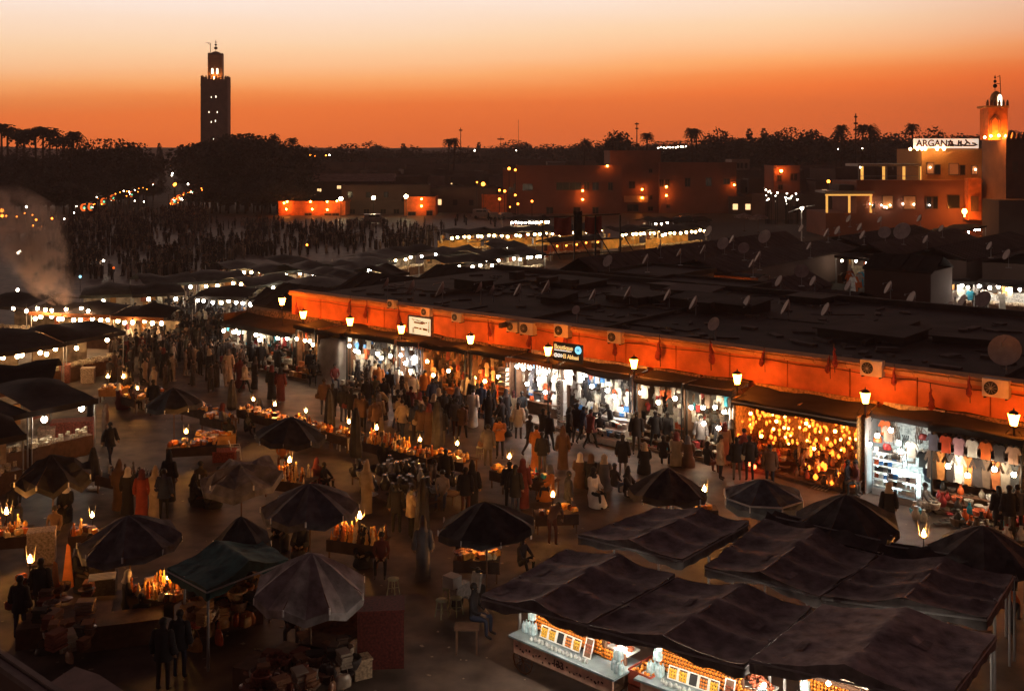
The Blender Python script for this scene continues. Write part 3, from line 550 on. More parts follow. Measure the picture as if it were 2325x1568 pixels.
b = MB(); b.box((c0.x + .15, c0.y - 1.0, c0.z + .8), (.65, .14, 1.5)); b.lathe([(.32, 0), (.2, .3), (.01, .42)], 8, (c0.x + .15, c0.y - 1.0, c0.z + 1.55), sy=.2); ob('lit_niche', b.mesh('lit_niche', E_winb), t)
b = MB(); x, y, z = c0.x - .2, c0.y, c0.z + 2.6; b.tube((x, y, z), (x, y, z + 2.6), .05); b.ball((x, y, z + .8), .36); b.ball((x, y, z + 1.55), .27); b.ball((x, y, z + 2.2), .18); ob('finial', b.mesh('finial', M_dark), t)
b = MB(); x += 1.0; b.tube((x, y, z - 2), (x - .2, y, z + 2.5), .06); b.tube((x - .8, y, z + 1.2), (x - .1, y, z + 1.1), .05); b.tube((x - .2, y, z + 2.5), (x - .6, y, z + 2.3), .05); ob('flag_gallows', b.mesh('flag_gallows', M_dark), t)
b = MB(); x0 = at(2259, 282, DM + 2); y0 = DM + 1.93                          # arched panel carving
for r_ in (1.0, .62): b.tube((x0.x - r_ * .9, y0, x0.z - 2.2), (x0.x - r_ * .9, y0, x0.z + .6), .07, n=4); b.tube((x0.x + r_ * .9, y0, x0.z - 2.2), (x0.x + r_ * .9, y0, x0.z + .6), .07, n=4); b.tube((x0.x - r_ * .9, y0, x0.z + .6), (x0.x, y0, x0.z + .6 + r_), .07, n=4); b.tube((x0.x + r_ * .9, y0, x0.z + .6), (x0.x, y0, x0.z + .6 + r_), .07, n=4)
ob('arch_carving', b.mesh('arch_carving', M_stone), t)
for u, v in [(2250, 309), (2268, 308), (2284, 309), (2236, 312)]:
    p = at(u, v, DM + .9); tag(ob('floodlight', mesh1(lambda b: b.ball((0, 0, 0), .18, 8, 5), 'floodlight', mat('flood_gold', emit=(1, .30, .04), strength=420)), None, p), 'amber floodlight at the foot of the stocky minaret', 'lamp', 'floodlights at the stocky minaret')
for u, v, wu, hv in [(2305, 380, 12, 26)]:
    b = MB(); boxpix(b, u - wu / 2, v - hv / 2, u + wu / 2, v + hv / 2, DM - .1, .2); ob('blind_window', b.mesh('blind_window', M_bld), t)
# ================================================================== CARS
def car(u, v, rz, col, label, van=False):
    p = G(u, v); t = thing('parked_van' if van else 'parked_car', label, 'van' if van else 'car', p, rz); L, Wd, Hh = (5.0, 1.95, 1.95) if van else (4.2, 1.75, 1.42)
    prof = [(-L / 2, .35), (-L / 2, .95), (-L / 2 + .25, 1.05), (-L / 2 + (.3 if van else .9), Hh), (L / 2 - (1.5 if van else 1.5), Hh), (L / 2 - .9, 1.0), (L / 2 - .1, .85), (L / 2, .35)]
    b = MB(); n = len(prof); vs = [(x, -Wd / 2 * (.86 if z > 1.1 else 1), z) for x, z in prof] + [(x, Wd / 2 * (.86 if z > 1.1 else 1), z) for x, z in prof]
    b.add(vs, [tuple(range(n)), tuple(range(n, 2 * n))[::-1]] + [(i, n + i, n + (i + 1) % n, (i + 1) % n) for i in range(n)]); ob('body', b.mesh('body', M_gloss), t, col=col)
    b = MB()
    for s in (-1, 1):
        for x0, x1 in ((-L * .28, -.05), (.05, L * .16)): b.box(((x0 + x1) / 2, s * (Wd / 2 - .07), Hh - .32), (x1 - x0, .05, .36), 0, 0, s * .25)
    ob('windows', b.mesh('windows', M_glass), t)
    for s in (-1, 1):
        for x in (-L * .3, L * .31): b = MB(); b.tube((0, -.1, 0), (0, .1, 0), .33, n=12); ob('wheel', b.mesh('wheel', M_dark), t, (x, s * (Wd / 2 - .08), .33))
    for s in (-1, 1): b = MB(); b.box((L / 2, s * .6, .68), (.06, .3, .16)); ob('headlight', b.mesh('headlight', M_white), t)
for u, v, rz, c, lb, vn in [(852, 508, .2, (.35, .28, .24), 'pale van parked in front of the dim market hall', True), (1098, 496, -.2, (.5, .35, .28), 'light van parked left of the pink annex', True), (1122, 497, .1, (.45, .3, .22), 'light car parked in front of the pink annex', False), (1150, 497, .6, (.3, .25, .22), 'car parked at an angle by the corner of the pink building', False),
        (1560, 505, 0, (.05, .04, .04), 'dark car parked before the wide pink block', False), (1592, 506, .1, (.06, .03, .03), 'dark car parked right of another before the wide pink block', False), (1548, 508, .1, (.04, .04, .05), 'black car partly hidden at the foot of the pink blocks', False)]: car(u, v, rz, c, lb, vn)
# ================================================================== ARCADE
arc = thing('market_arcade', 'long ochre market arcade wall with trim ledge and dark flat roof', 'building', A0, ARZ)
S0, S1 = -.3, 66
b = MB()
for i in range(22):                                     # wall panels with slightly recessed joints
    a, c = S0 + (S1 - S0) * i / 22, S0 + (S1 - S0) * (i + 1) / 22
    b.box(((a + c) / 2, .22 + (.012 if i % 2 else 0), 2.35), (c - a - .05, .4, 4.7))
b.box(((S0 + S1) / 2, .4, 2.3), (S1 - S0 - .1, .3, 4.55)); b.box((S0 + .2, 11, 2.3), (.4, 20.5, 4.6)); ob('wall', b.mesh('wall', M_wall), arc)
for k, (z, pr, hh) in enumerate([(4.74, .10, .10), (4.85, .24, .10), (4.955, .16, .09)]):
    b = MB(); n = 44
    for i in range(n):
        a, c = S0 - .1 + (S1 - S0) * i / n, S0 - .1 + (S1 - S0) * (i + 1) / n
        b.box(((a + c) / 2, .2 - pr / 2 + .2, z + R.uniform(-.008, .008)), (c - a - .02, .8 + pr, hh))
    ob('ledge_trim', b.mesh('ledge_trim', M_cornice), arc)
b = MB(); b.box(((S0 + S1) / 2, 11.4, 4.5), (S1 - S0, 20.5, .22)); b.box(((S0 + S1) / 2, 21.6, 4.75), (S1 - S0, .3, .45))
R.seed(6)
for s in (7.5, 19, 24, 37, 45, 57): b.box((s, 4 + R.uniform(0, 9), 4.7), (.2, R.uniform(6, 12), R.uniform(.15, .4)), R.uniform(-.03, .03))
for i in range(16): b.box((R.uniform(2, 60), R.uniform(3, 19), 4.63 + i * .002), (R.uniform(2, 7), R.uniform(1, 4), .05), R.uniform(-.06, .06))
for i in range(9): b.box((R.uniform(4, 60), R.uniform(7, 20), 4.95), (R.uniform(.6, 1.6), R.uniform(.6, 1.4), R.uniform(.4, .9)), R.uniform(-.2, .2))
ob('roof', b.mesh('roof', M_roof), arc)
R.seed(14)
for i in range(16):                                       # low huts, tanks and patched sheets standing on the roof
    s, t_ = R.uniform(5, 60), R.uniform(9, 20); w2, d2, h2 = R.uniform(1.5, 6), R.uniform(1, 3.5), R.uniform(.25, .75); b = MB(); a = R.uniform(-.15, .15)
    b.box((s, t_, 4.6 + h2 / 2), (w2, d2, h2), a); b.box((s, t_ - .1, 4.63 + h2), (w2 + .3, d2 + .4, .06), a, 0, R.uniform(-.08, .08)); ob('roof_hut', b.mesh('roof_hut', R.choice([M_roof, M_roof2, M_tarp, M_roof])), arc)
R.seed(4); b = MB()                                      # things lying on the roof: pipes, boards, rubble
for i in range(240):
    s, t_ = R.uniform(1, 60), R.uniform(1, 20); b.box((s, t_, 4.66), (R.uniform(.1, 1.4), R.uniform(.06, .5), R.uniform(.05, .2)), R.uniform(0, 3))
for i in range(14): s, t_ = R.uniform(1, 60), R.uniform(2, 20); b.tube((s, t_, 4.66), (s + R.uniform(-3, 3), t_ + R.uniform(-2, 2), 4.7), .04)
tag(ob('roof_clutter', b.mesh('roof_clutter', M_roof2), arc), kind='stuff')
for i in range(26):                                      # vents and curbs
    pass
b = MB(); pr = None                                       # sagging cable below the ledge
for i in range(120):
    s = S0 + .5 + i * .5; q = (s, -.06, 4.58 - .07 * abs(math.sin(s * .9)) - .04 * math.sin(s * .31))
    if pr: b.tube(pr, q, .018, n=3, cap=False)
    pr = q
ob('cable', b.mesh('cable', M_dark), arc)
b = MB(); b.box((0, 0, 0), (.86, .34, .62)); acb = b.mesh('body', mat('ac_cream', (.62, .50, .38), vary=.15))
b = MB(); b.tube((0, 0, 0), (0, -.025, 0), .23, n=18); acf = b.mesh('fan_grille', M_dark)
b = MB()
for i in range(5): b.tube((-.2 * math.cos(i * .63), -.04, -.2 * math.sin(i * .63)), (.2 * math.cos(i * .63), -.04, .2 * math.sin(i * .63)), .008, n=3)
b.ball((0, -.03, 0), .05, 6, 4); acg = b.mesh('fan_guard', M_metal)
b = MB(); b.box((-.35, .05, -.34), (.05, .5, .05)); b.box((.35, .05, -.34), (.05, .5, .05)); acs = b.mesh('bracket', M_dark)
AC = [(890, 690, .8, 'first small air conditioner from the left end of the arcade'), (968, 708, .85, 'air conditioner right above the lit white shop board'), (1038, 720, .85, 'air conditioner with a pennant below, right of the lit white board'), (1165, 741, .95, 'left of the two air conditioners mounted close together'), (1198, 745, 1.1, 'right of the two air conditioners mounted close together'), (1277, 750, 1.1, 'air conditioner right of the close pair, above the black boutique board'), (1397, 765, 1, 'air conditioner over the sagging cables right of the boutique board'), (1980, 835, 1.12, 'large cream air conditioner above the lantern shop end'), (2262, 880, 1.2, 'large cream air conditioner nearest the right edge')]
for u, v, s_, lb in AC:
    s, z = PL(u, v, .3); t = thing('air_conditioner', lb, 'air conditioner', P(s, .26, z), ARZ, 'air conditioners on the arcade wall')
    ob('body', acb, t, sc_=s_); f = ob('fan_grille', acf, t, (-.14 * s_, -.172 * s_, 0), sc_=s_); ob('fan_guard', acg, f); ob('bracket', acs, t, sc_=s_)
b = MB()                                                    # furled pennant: leaning staff and folded cloth
for i in range(7):
    a0, a1 = i / 7, (i + 1) / 7; r0 = .02 + .15 * a0; r1 = .02 + .15 * a1
    b.tube((.03 * math.sin(i * 2), 0, -.95 * a0), (.03 * math.sin(i * 2 + 2), 0, -.95 * a1), r0, r1 if i < 6 else .05, 5)
flc = b.mesh('cloth', mat('flag_red', (.30, .035, .02), vary=.3, scale=5)); b = MB(); b.tube((0, 0, .15), (.05, 0, -1.2), .018, n=5); flp = b.mesh('staff', M_dark)
FL = [(672, 700), (795, 695), (833, 705), (905, 720), (1108, 750), (1205, 765), (1283, 765), (1395, 790), (1612, 795), (1735, 815), (1883, 830), (1893, 812), (2030, 858), (2200, 880), (2112, 905), (1497, 790)]
for i, (u, v) in enumerate(FL):
    s, z = PL(u, v, .35); t = thing('pennant', 'furled dark red pennant hanging on the ochre arcade wall', 'flag', P(s, .35, z + .5), ARZ, 'furled pennants along the arcade wall')
    k = R.uniform(.85, 1.25); ob('cloth', flc, t, rot=(R.uniform(-.1, .1), R.uniform(-.18, .18), 0), sc_=k); ob('staff', flp, t, sc_=k)
# lanterns on posts
b = MB(); b.lathe([(.13, 0), (.235, .46)], 6, sm=False); lg = b.mesh('glass', E_lantern)
b = MB(); b.lathe([(.245, .46), (.24, .48), (.14, .56), (.04, .6), (.03, .66), (.01, .7)], 6, sm=False)
for i in range(6): a = i * math.pi / 3; b.tube((.135 * math.cos(a), .135 * math.sin(a), 0), (.24 * math.cos(a), .24 * math.sin(a), .46), .012, n=3)
b.lathe([(.05, -.12), (.15, -.02), (.14, 0)], 6, sm=False); lc = b.mesh('cage', M_dark)
b = MB(); b.tube((0, 0, -3.9), (0, 0, -.1), .05, .035, 8); b.tube((0, 0, -3.9), (0, 0, -3.2), .09, .06, 8)
for sg in (-1, 1):
    pr = (0, 0, -1.0)
    for i in range(1, 7): q = (sg * .34 * math.sin(i / 6 * 2.6), 0, -1.0 + .8 * i / 6); b.tube(pr, q, .018, n=4, cap=False); pr = q
b.tube((-.5, 0, -.55), (.5, 0, -.45), .016, n=4); b.tube((-.45, 0, -.85), (0, 0, -.4), .014, n=4); lp = b.mesh('post', M_dark)
LN = ['under the leftmost end of the wall', 'above the orange garments left of the grey drape', 'above the white garment shop, left of the lit board', 'just left of the lit white shop board', 'above the orange leather stall', 'beside the black boutique board', 'above the white counter right of the boutique', 'at the left end of the lantern shop', 'between lantern shop and white electronics counter', 'at the far right edge of the row']
for i, s in enumerate([.6, 3.55, 8.1, 12.7, 18.3, 23.9, 29.4, 35.2, 41.4, 47.5, 53.3, 59]):
    t = thing('lantern_post', 'glowing glass lantern on a post ' + (LN[i] if i < 10 else 'beyond the right edge of the row'), 'street lamp', P(s, 2.1 if i else 1.5, 3.72 + (.55 if i == 0 else 0)), ARZ, 'lanterns along the shop front')
    ob('glass', lg, t, sc_=.98); ob('cage', lc, t, sc_=.98); ob('post', lp, t)
# awning tarps
def tarp(s0, s1, t0, z0, t1, z1, label, m=None, val=.22, seed=0, parent=None):
    b = MB(); nx = max(4, int((s1 - s0) * 1.6)); ny = 6; vs = []
    for j in range(ny + 1):
        for i in range(nx + 1):
            fx, fy = i / nx, j / ny; s = s0 + (s1 - s0) * fx; q = noise.noise(Vector((s * .7, fy * 2, seed)))
            z = z0 + (z1 - z0) * fy + .16 * q - .10 * math.sin(math.pi * fy) * abs(math.sin(s * 1.1)) ; vs.append((s, -(t0 + (t1 - t0) * fy), z))
    for i in range(nx + 1): fx = i / nx; p = vs[ny * (nx + 1) + i]; vs.append((p[0], p[1] - .02, p[2] - val - .08 * abs(math.sin(p[0] * 4.5))))
    fs = [(j * (nx + 1) + i, j * (nx + 1) + i + 1, (j + 1) * (nx + 1) + i + 1, (j + 1) * (nx + 1) + i) for j in range(ny + 1) for i in range(nx)]
    b.add(vs, fs, 0, True); return b.mesh('awning', m or M_tarp)
# ------------------------------------------------------------------ wares
def outline(pts, th):
    b = MB(); n = len(pts); pts = [(x, z) for x, z in pts]
    vs = [(x, -th / 2, z) for x, z in pts] + [(x, th / 2, z) for x, z in pts]
    b.add(vs, [tuple(range(n)), tuple(range(n, 2 * n))[::-1]] + [(i, n + i, n + (i + 1) % n, (i + 1) % n) for i in range(n)]); return b
WARE = {}
b = outline([(-.08, 0), (-.2, -.04), (-.3, -.26), (-.21, -.3), (-.17, -.18), (-.18, -.66), (.18, -.64), (.17, -.18), (.21, -.3), (.3, -.26), (.2, -.04), (.08, 0), (0, -.05)], .07); b.tube((-.2, 0, -.03), (0, 0, .08), .008, n=3); b.tube((.2, 0, -.03), (0, 0, .08), .008, n=3); WARE['shirt'] = b.mesh('shirt', M_cloth)
b = outline([(-.07, 0), (-.19, -.05), (-.33, -.42), (-.25, -.46), (-.16, -.28), (-.22, -1.15), (-.08, -1.12), (.05, -1.17), (.22, -1.12), (.16, -.28), (.25, -.46), (.33, -.42), (.19, -.05), (.07, 0), (0, -.1)], .09); b.tube((-.2, 0, -.03), (.2, 0, -.03), .008, n=3); WARE['dress'] = b.mesh('dress', M_cloth)
b = MB()
for k in range(4):
    x = -.12 + k * .08; pr = (x, 0, 0)
    for i in range(1, 6): q = (x + .02 * math.sin(i * 1.7 + k), .02 * math.cos(i + k), -i * R.uniform(.13, .17)); b.tube(pr, q, .028, n=4, cap=False); pr = q
WARE['scarf'] = b.mesh('scarf', M_cloth)
b = MB(); b.lathe([(.19, 0), (.2, .12), (.15, .24), (.11, .26)], 8, (0, 0, -.45), sy=.4, sm=True)
for i in range(6): a0, a1 = math.pi * i / 6, math.pi * (i + 1) / 6; b.tube((.12 * math.cos(a0), 0, -.2 + .2 * math.sin(a0)), (.12 * math.cos(a1), 0, -.2 + .2 * math.sin(a1)), .01, n=3, cap=False)
WARE['handbag'] = b.mesh('handbag', M_gloss)
b = MB()
for k in range(5): b.box((R.uniform(-.02, .02), R.uniform(-.02, .02), .035 + k * .07), (.34 + R.uniform(-.03, .03), .26, .055), R.uniform(-.08, .08), m=0)
WARE['folded_stack'] = b.mesh('folded_stack', M_cloth)
b = MB(); b.lathe([(.14, 0), (.2, .1), (.22, .22), (.2, .24), (.17, .12)], 10); WARE['basket'] = b.mesh('basket', M_goods)
b = MB()
for sg in (-1, 1): b.lathe([(.045, 0), (.05, .03), (.035, .06), (.01, .07)], 6, (sg * .06, 0, 0), sy=2.4)
WARE['slippers'] = b.mesh('slippers', M_gloss)
b = MB(); b.lathe([(.02, 0), (.15, .02), (.19, .05), (.18, .06), (.02, .03)], 12); WARE['plate'] = b.mesh('plate', M_gloss)
b = MB(); b.lathe([(.1, 0), (.14, .1), (.13, .2), (.07, .3), (.05, .36), (.07, .42)], 10); WARE['pot'] = b.mesh('pot', M_gloss)
b = MB(); b.tube((-.35, 0, .08), (.35, 0, .08), .085, n=8); WARE['rug_roll'] = b.mesh('rug_roll', M_cloth)
PAL = {
 'white': [((.78, .76, .72), 'white')] * 5 + [((.05, .045, .045), 'black'), ((.16, .12, .1), 'brown'), ((.3, .25, .2), 'taupe'), ((.6, .58, .55), 'pale grey'), ((.72, .66, .55), 'cream'), ((.03, .03, .035), 'black'), ((.05, .045, .05), 'black'), ((.06, .2, .5), 'blue'), ((.55, .10, .03), 'orange-red'), ((.1, .1, .12), 'charcoal')],
 'mixed': [((.7, .68, .64), 'white'), ((.74, .70, .62), 'white'), ((.62, .55, .45), 'cream'), ((.45, .40, .34), 'beige'), ((.03, .03, .03), 'black'), ((.04, .035, .03), 'black'), ((.15, .1, .07), 'brown'), ((.6, .12, .03), 'orange-red'), ((.04, .35, .5), 'turquoise'), ((.5, .45, .38), 'beige'), ((.08, .06, .05), 'dark brown'), ((.3, .03, .03), 'dark red')],
 'orange': [((.55, .22, .06), 'tan'), ((.45, .14, .04), 'rust'), ((.6, .3, .1), 'ochre'), ((.08, .04, .02), 'dark brown'), ((.05, .03, .02), 'dark brown'), ((.5, .08, .03), 'red'), ((.65, .4, .2), 'sand'), ((.25, .1, .04), 'leather brown')],
 'dim': [((.3, .25, .2), 'beige'), ((.1, .07, .05), 'brown'), ((.4, .35, .3), 'pale'), ((.05, .04, .04), 'black'), ((.2, .08, .04), 'rust')]}
def ware(kind, p, rz, pal, where, group, tilt=0, k=1):
    c, cn = R.choice(PAL[pal]); j = R.uniform(.8, 1.15)
    nm = kind.replace('_', ' ')
    o = ob(kind, WARE[kind], None, p, col=[min(1, q * j) for q in c], rot=(tilt, 0, rz), sc_=k)
    return tag(o, '%s %s %s' % (cn, nm, where), {'folded_stack': 'folded clothes', 'rug_roll': 'rug'}.get(kind, nm), group, same=True)
def bulbs_at(pts, m, r, label, grp):
    key = 'sb%.3f' % r + m.name
    if key not in BM:
        b = MB(); b.ball((0, 0, 0), r, 8, 6); BM[key] = b.mesh('glass', m)
        b = MB(); b.tube((0, 0, r * .8), (0, 0, r * 1.9), r * .45, n=6); b.tube((0, 0, r * 1.5), (0, 0, r + .5), .008, n=3); BM[key + 'c'] = b.mesh('cap', M_dark)
    for p in pts:
        t = thing('hanging_bulb', label, 'light bulb', p, 0, grp, True); ob('glass', BM[key], t); ob('cap', BM[key + 'c'], t)
def shop(s0, s1, tf, where, pal, lamps, lm, hang=('shirt', 'dress', 'scarf'), low=('folded_stack', 'handbag', 'slippers'), rows=(3.2, 2.8, 2.4, 2.0, 1.6), low_t=1.0, aw=True, wallm=None, r=.10, awz=(3.42, 3.36)):
    tf -= .45; w_ = (s1 - s0) * KS; t = thing('market_stall', 'market stall ' + where, 'stall', P(s0, 0, 0), ARZ)
    b = MB(); b.box((w_ / 2, -.45, 1.75), (w_ - .1, .1, 3.5)); ob('back_panel', b.mesh('back_panel', wallm or mat('shelf_backing', (.22, .13, .07), vary=.9, scale=9)), t)
    for x in (.04, w_ - .04): b = MB(); b.box((x, -tf / 2 - .2, 1.65), (.06, tf - .5, 3.3)); ob('side_panel', b.mesh('side_panel', M_wood), t)
    b = MB(); b.box((w_ / 2, -tf / 2 - .4, .07), (w_, tf + .6, .14)); ob('floor', b.mesh('floor', mat('stall_floor', (.30, .24, .2))), t)
    for z in (.75, 1.35, 1.95): b = MB(); b.box((w_ / 2, -.7, z), (w_ - .2, .42, .04)); ob('shelf', b.mesh('shelf', M_wood), t)
    b = MB(); b.tube((0, -tf, rows[0] + .12), (w_, -tf, rows[0] + .12), .025, n=6); ob('rail', b.mesh('rail', M_metal), t)
    if aw: a = ob('awning', tarp(0, w_, .1, awz[0], tf + .25, awz[1], '', seed=s0), t)
    for x in (.1, w_ - .1): b = MB(); b.tube((x, -tf - .1, 0), (x, -tf - .1, awz[1]), .04, n=6); ob('pole', b.mesh('pole', M_dark), t)
    grp = 'wares ' + where
    for ri, z in enumerate(rows):
        s = s0 + .2
        while s < s1 - .15:
            kd = R.choice(hang); tt = tf - (.06 if ri == 0 else R.uniform(.3, .9)); 
            if R.random() < .93: ware(kd, P(s, tt, z + R.uniform(-.08, .05)), ARZ + R.uniform(-.5, .5), pal, 'hanging ' + where, grp, k=R.uniform(.5, .78))
            s += R.uniform(.26, .42)
    if low:
        n = int(w_ / .42)
        for ri, (dt, z) in enumerate([(-.9, 1.37), (-.55, .95), (-.1, .70), (.3, .45), (.65, .22)]):
            if dt > low_t: break
            b = MB(); b.box((w_ / 2, -(tf + dt), z - .03), (w_ - .3, .42, .04)); b.box((w_ / 2, -(tf + dt) + .18, z / 2 - .02), (w_ - .4, .04, z - .06)); ob('display_step', b.mesh('display_step', M_wood), t)
            for i in range(n):
                if R.random() < .1: continue
                kd = R.choice(low); k = R.uniform(.75, 1.05); ware(kd, P(s0 + .25 + (w_ - .5) * (i + .5) / n + R.uniform(-.05, .05), tf + dt + R.uniform(-.06, .06), z + (.46 if kd == 'handbag' else 0) * k), ARZ + R.uniform(-.6, .6), pal, 'displayed ' + where, grp, k=k)
    pts = [P(s, tf + dt, z) for s, dt, z in lamps]; bulbs_at(pts, lm, r, 'bare bulb hanging ' + where, 'bulbs ' + where)
    return t
R.seed(31)
E_b1 = mat('shop_bulb', emit=(1, .80, .54), strength=100); E_b2 = mat('shop_bulb_warm', emit=(1, .45, .12), strength=150); E_b3 = mat('shop_bulb_cold', emit=(1, .90, .76), strength=115)
shop(-4.8, 3.2, 2.9, 'at the dim left end of the arcade row', 'mixed', [(-4.2, .3, 2.2), (-3.2, .2, 2.2), (-2.5, .3, 2.25), (-.6, .3, 2.3), (-.3, .2, 2.0), (1.6, .2, 2.3), (2.6, .2, 2.4)], mat('shop_bulb_dim', emit=(1, .80, .56), strength=75), rows=(2.5, 2.1, 1.7), awz=(3.2, 2.75), r=.11)
shop(3.4, 5.5, 3.0, 'left of the grey draped stall', 'orange', [(3.7, .2, 2.5), (4.4, .1, 2.45), (5.0, .2, 2.5), (5.3, .2, 2.3)], mat('shop_bulb_amber', emit=(1, .70, .4), strength=70), rows=(2.9, 2.4, 1.9), low=('folded_stack',))
# closed stall wrapped in a grey sheet
t = thing('closed_stall', 'closed stall wrapped in a draped grey sheet', 'stall', P(6.8, 1.9, 0), ARZ); b = MB(); n = 20; vs = []
for j in range(7):
    z = [2.75, 2.7, 2.2, 1.5, .8, .3, .02][j]; g = [.1, .9, 1.0, 1.03, 1.1, 1.25, 1.5][j]
    for i in range(n): a = 2 * math.pi * i / n; q = 1 + .05 * math.sin(5 * a + j * .4) * j / 3; x = max(-1, min(1, 1.5 * math.cos(a))); y = max(-1, min(1, 1.5 * math.sin(a))); vs.append((x * 1.0 * g * q, y * .85 * g * q, z))
b.add(vs, [(j * n + i, j * n + (i + 1) % n, (j + 1) * n + (i + 1) % n, (j + 1) * n + i) for j in range(6) for i in range(n)] + [tuple(range(n))], 0, True)
ob('sheet', b.mesh('sheet', mat('grey_sheet', (.22, .20, .20), vary=.25, scale=2, bump=.5)), t); ob('awning', tarp(-1.1, 1.1, -2.1, 3.42, .9, 3.3, '', seed=4), t)
shop(8.0, 12.5, 2.7, 'in the white garment shop right of the grey drape', 'white', [(8.5, .25, 2.55), (9.0, .2, 2.3), (9.3, .2, 2.25), (10.9, .15, 2.35), (11.4, .25, 2.15), (12.1, .2, 2.35)], E_b1)
shop(12.7, 14.5, 2.7, 'in the narrow bright shop below the lit white board', 'white', [(13.0, .2, 2.5), (13.5, .3, 2.1), (14.1, .15, 2.5), (13.9, .3, 1.7)], E_b3, hang=('shirt', 'dress'))
shop(14.6, 18.2, 2.7, 'in the amber leather stall left of centre', 'orange', [(15.8, .3, 1.7), (17.0, .3, 2.1), (15.2, .2, 2.4)], E_b2, hang=('dress', 'handbag', 'scarf'), low=('handbag', 'rug_roll', 'folded_stack'))
shop(18.4, 21.2, 2.6, 'in the dark-fronted bag stall left of the boutique', 'orange', [(18.9, .3, 1.9), (19.7, .3, 1.85), (20.6, .2, 2.2)], E_b2, hang=('handbag', 'scarf', 'dress'), low=('handbag', 'basket', 'slippers'))
shop(21.4, 24.6, 2.3, 'in the dazzling boutique under the black board', 'white', [(21.7, .2, 2.85), (22.2, .25, 2.8), (22.6, .2, 2.9), (23.2, .2, 2.75), (23.8, .2, 2.8), (24.3, .2, 2.6), (22.4, .2, 2.0), (23.6, .1, 1.7)], E_b3, hang=('shirt', 'shirt', 'dress'), low=('handbag', 'slippers', 'folded_stack'), low_t=-.5, wallm=mat('white_backing', (.6, .57, .52), vary=.6, scale=9))
shop(24.7, 29.2, 2.4, 'in the open white shop right of the boutique', 'white', [(25.2, .2, 2.75), (26.2, .2, 2.8), (26.9, .3, 2.5), (28.3, .3, 2.2), (27.8, .2, 2.4), (28.7, .3, 1.6)], E_b3, hang=('shirt', 'dress', 'scarf'), wallm=mat('white_backing'))
shop(29.5, 32.3, 2.5, 'in the bag and coat stall with a dark post', 'mixed', [(29.9, .2, 2.6), (31.0, .3, 2.3), (31.9, .2, 2.6)], E_b1, hang=('dress', 'shirt', 'handbag'))
shop(32.4, 35.0, 2.5, 'in the cream garment stall beside the lantern shop', 'mixed', [(32.8, .2, 2.3), (33.5, .3, 2.4), (34.1, .2, 2.5), (34.6, .2, 2.35), (33.6, .4, 1.7), (34.4, .4, 1.6)], E_b1, hang=('dress', 'scarf', 'shirt'))
shop(44.3, 48.0, 2.9, 'below the row of t-shirts at the right', 'mixed', [(45.2, .5, 1.9), (46.0, .6, 1.7), (47.0, .5, 2.1), (47.7, .4, 2.0)], E_b1, hang=('shirt', 'shirt', 'dress'), low=('basket', 'pot', 'plate'), low_t=.7, rows=(2.2,))
shop(48.2, 53.5, 2.8, 'past the t-shirts at the right edge', 'orange', [(49, .4, 2.0), (51, .4, 2.1)], E_b2, rows=(2.9, 2.2))
# spread of pots and baskets in front of the t-shirt stall
for i in range(70):
    s = R.uniform(44.2, 49.5); t_ = 3.0 + R.uniform(0, 1.9); kd = R.choice(['pot', 'basket', 'basket', 'plate', 'pot']); ware(kd, P(s, t_, 0 + (5.0 - t_) * .16), R.uniform(0, 6), 'mixed', 'spread on the ground before the t-shirt stall', 'wares spread before the t-shirt stall', k=R.uniform(.8, 1.3))
# lantern shop
t = thing('market_stall', 'amber lantern shop crowded with glowing lanterns', 'stall', P(35.3, 0, 0), ARZ); w_ = 6.0 * KS
b = MB(); b.box((w_ / 2, -.45, 1.75), (w_, .1, 3.5)); ob('back_panel', b.mesh('back_panel', mat('brass_backing', (.5, .28, .1), vary=.7, scale=8)), t)
for x in (.04, 2.9, w_ - .04): b = MB(); b.box((x, -1.5, 1.6), (.08, 2.2 if x != 2.9 else 1.2, 3.2)); ob('side_panel', b.mesh('side_panel', mat('brass_backing')), t)
b = MB(); b.box((w_ / 2, -1.6, .06), (w_, 2.6, .12)); ob('floor', b.mesh('floor', M_wood), t); ob('awning', tarp(0, w_, .1, 3.4, 2.8, 3.1, '', seed=3), t)
b = MB(); b.tube((0, -2.85, 3.05), (w_, -2.8, 3.0), .035, n=6, m=0); ob('awning_pipe', b.mesh('awning_pipe', M_metal), t)
b = MB(); b.lathe([(.02, .0), (.09, .05), (.15, .14), (.13, .22), (.07, .28), (.05, .33), (.01, .36)], 8); g1 = b.mesh('glass', E_moro); b = MB(); b.lathe([(.05, 0), (.11, .1), (.11, .3), (.04, .4)], 6, sm=False); g2 = b.mesh('glass', E_moro)
b = MB(); b.ball((0, 0, .12), .12, 8, 6); g3 = b.mesh('glass', mat('lantern_bright', emit=(1, .40, .09), strength=15)); b = MB(); b.lathe([(.06, .33), (.03, .38), (.008, .6)], 6); b.lathe([(.05, -.04), (.02, -.08), (.001, -.12)], 6)
for i in range(6): a = i * math.pi / 3; b.tube((.02 * math.cos(a), .02 * math.sin(a), 0), (.155 * math.cos(a), .155 * math.sin(a), .14), .007, n=3); b.tube((.155 * math.cos(a), .155 * math.sin(a), .14), (.06 * math.cos(a), .06 * math.sin(a), .3), .007, n=3)
gc = b.mesh('metal_cage', mat('brass', (.5, .28, .08), metal=.8, rough=.35))
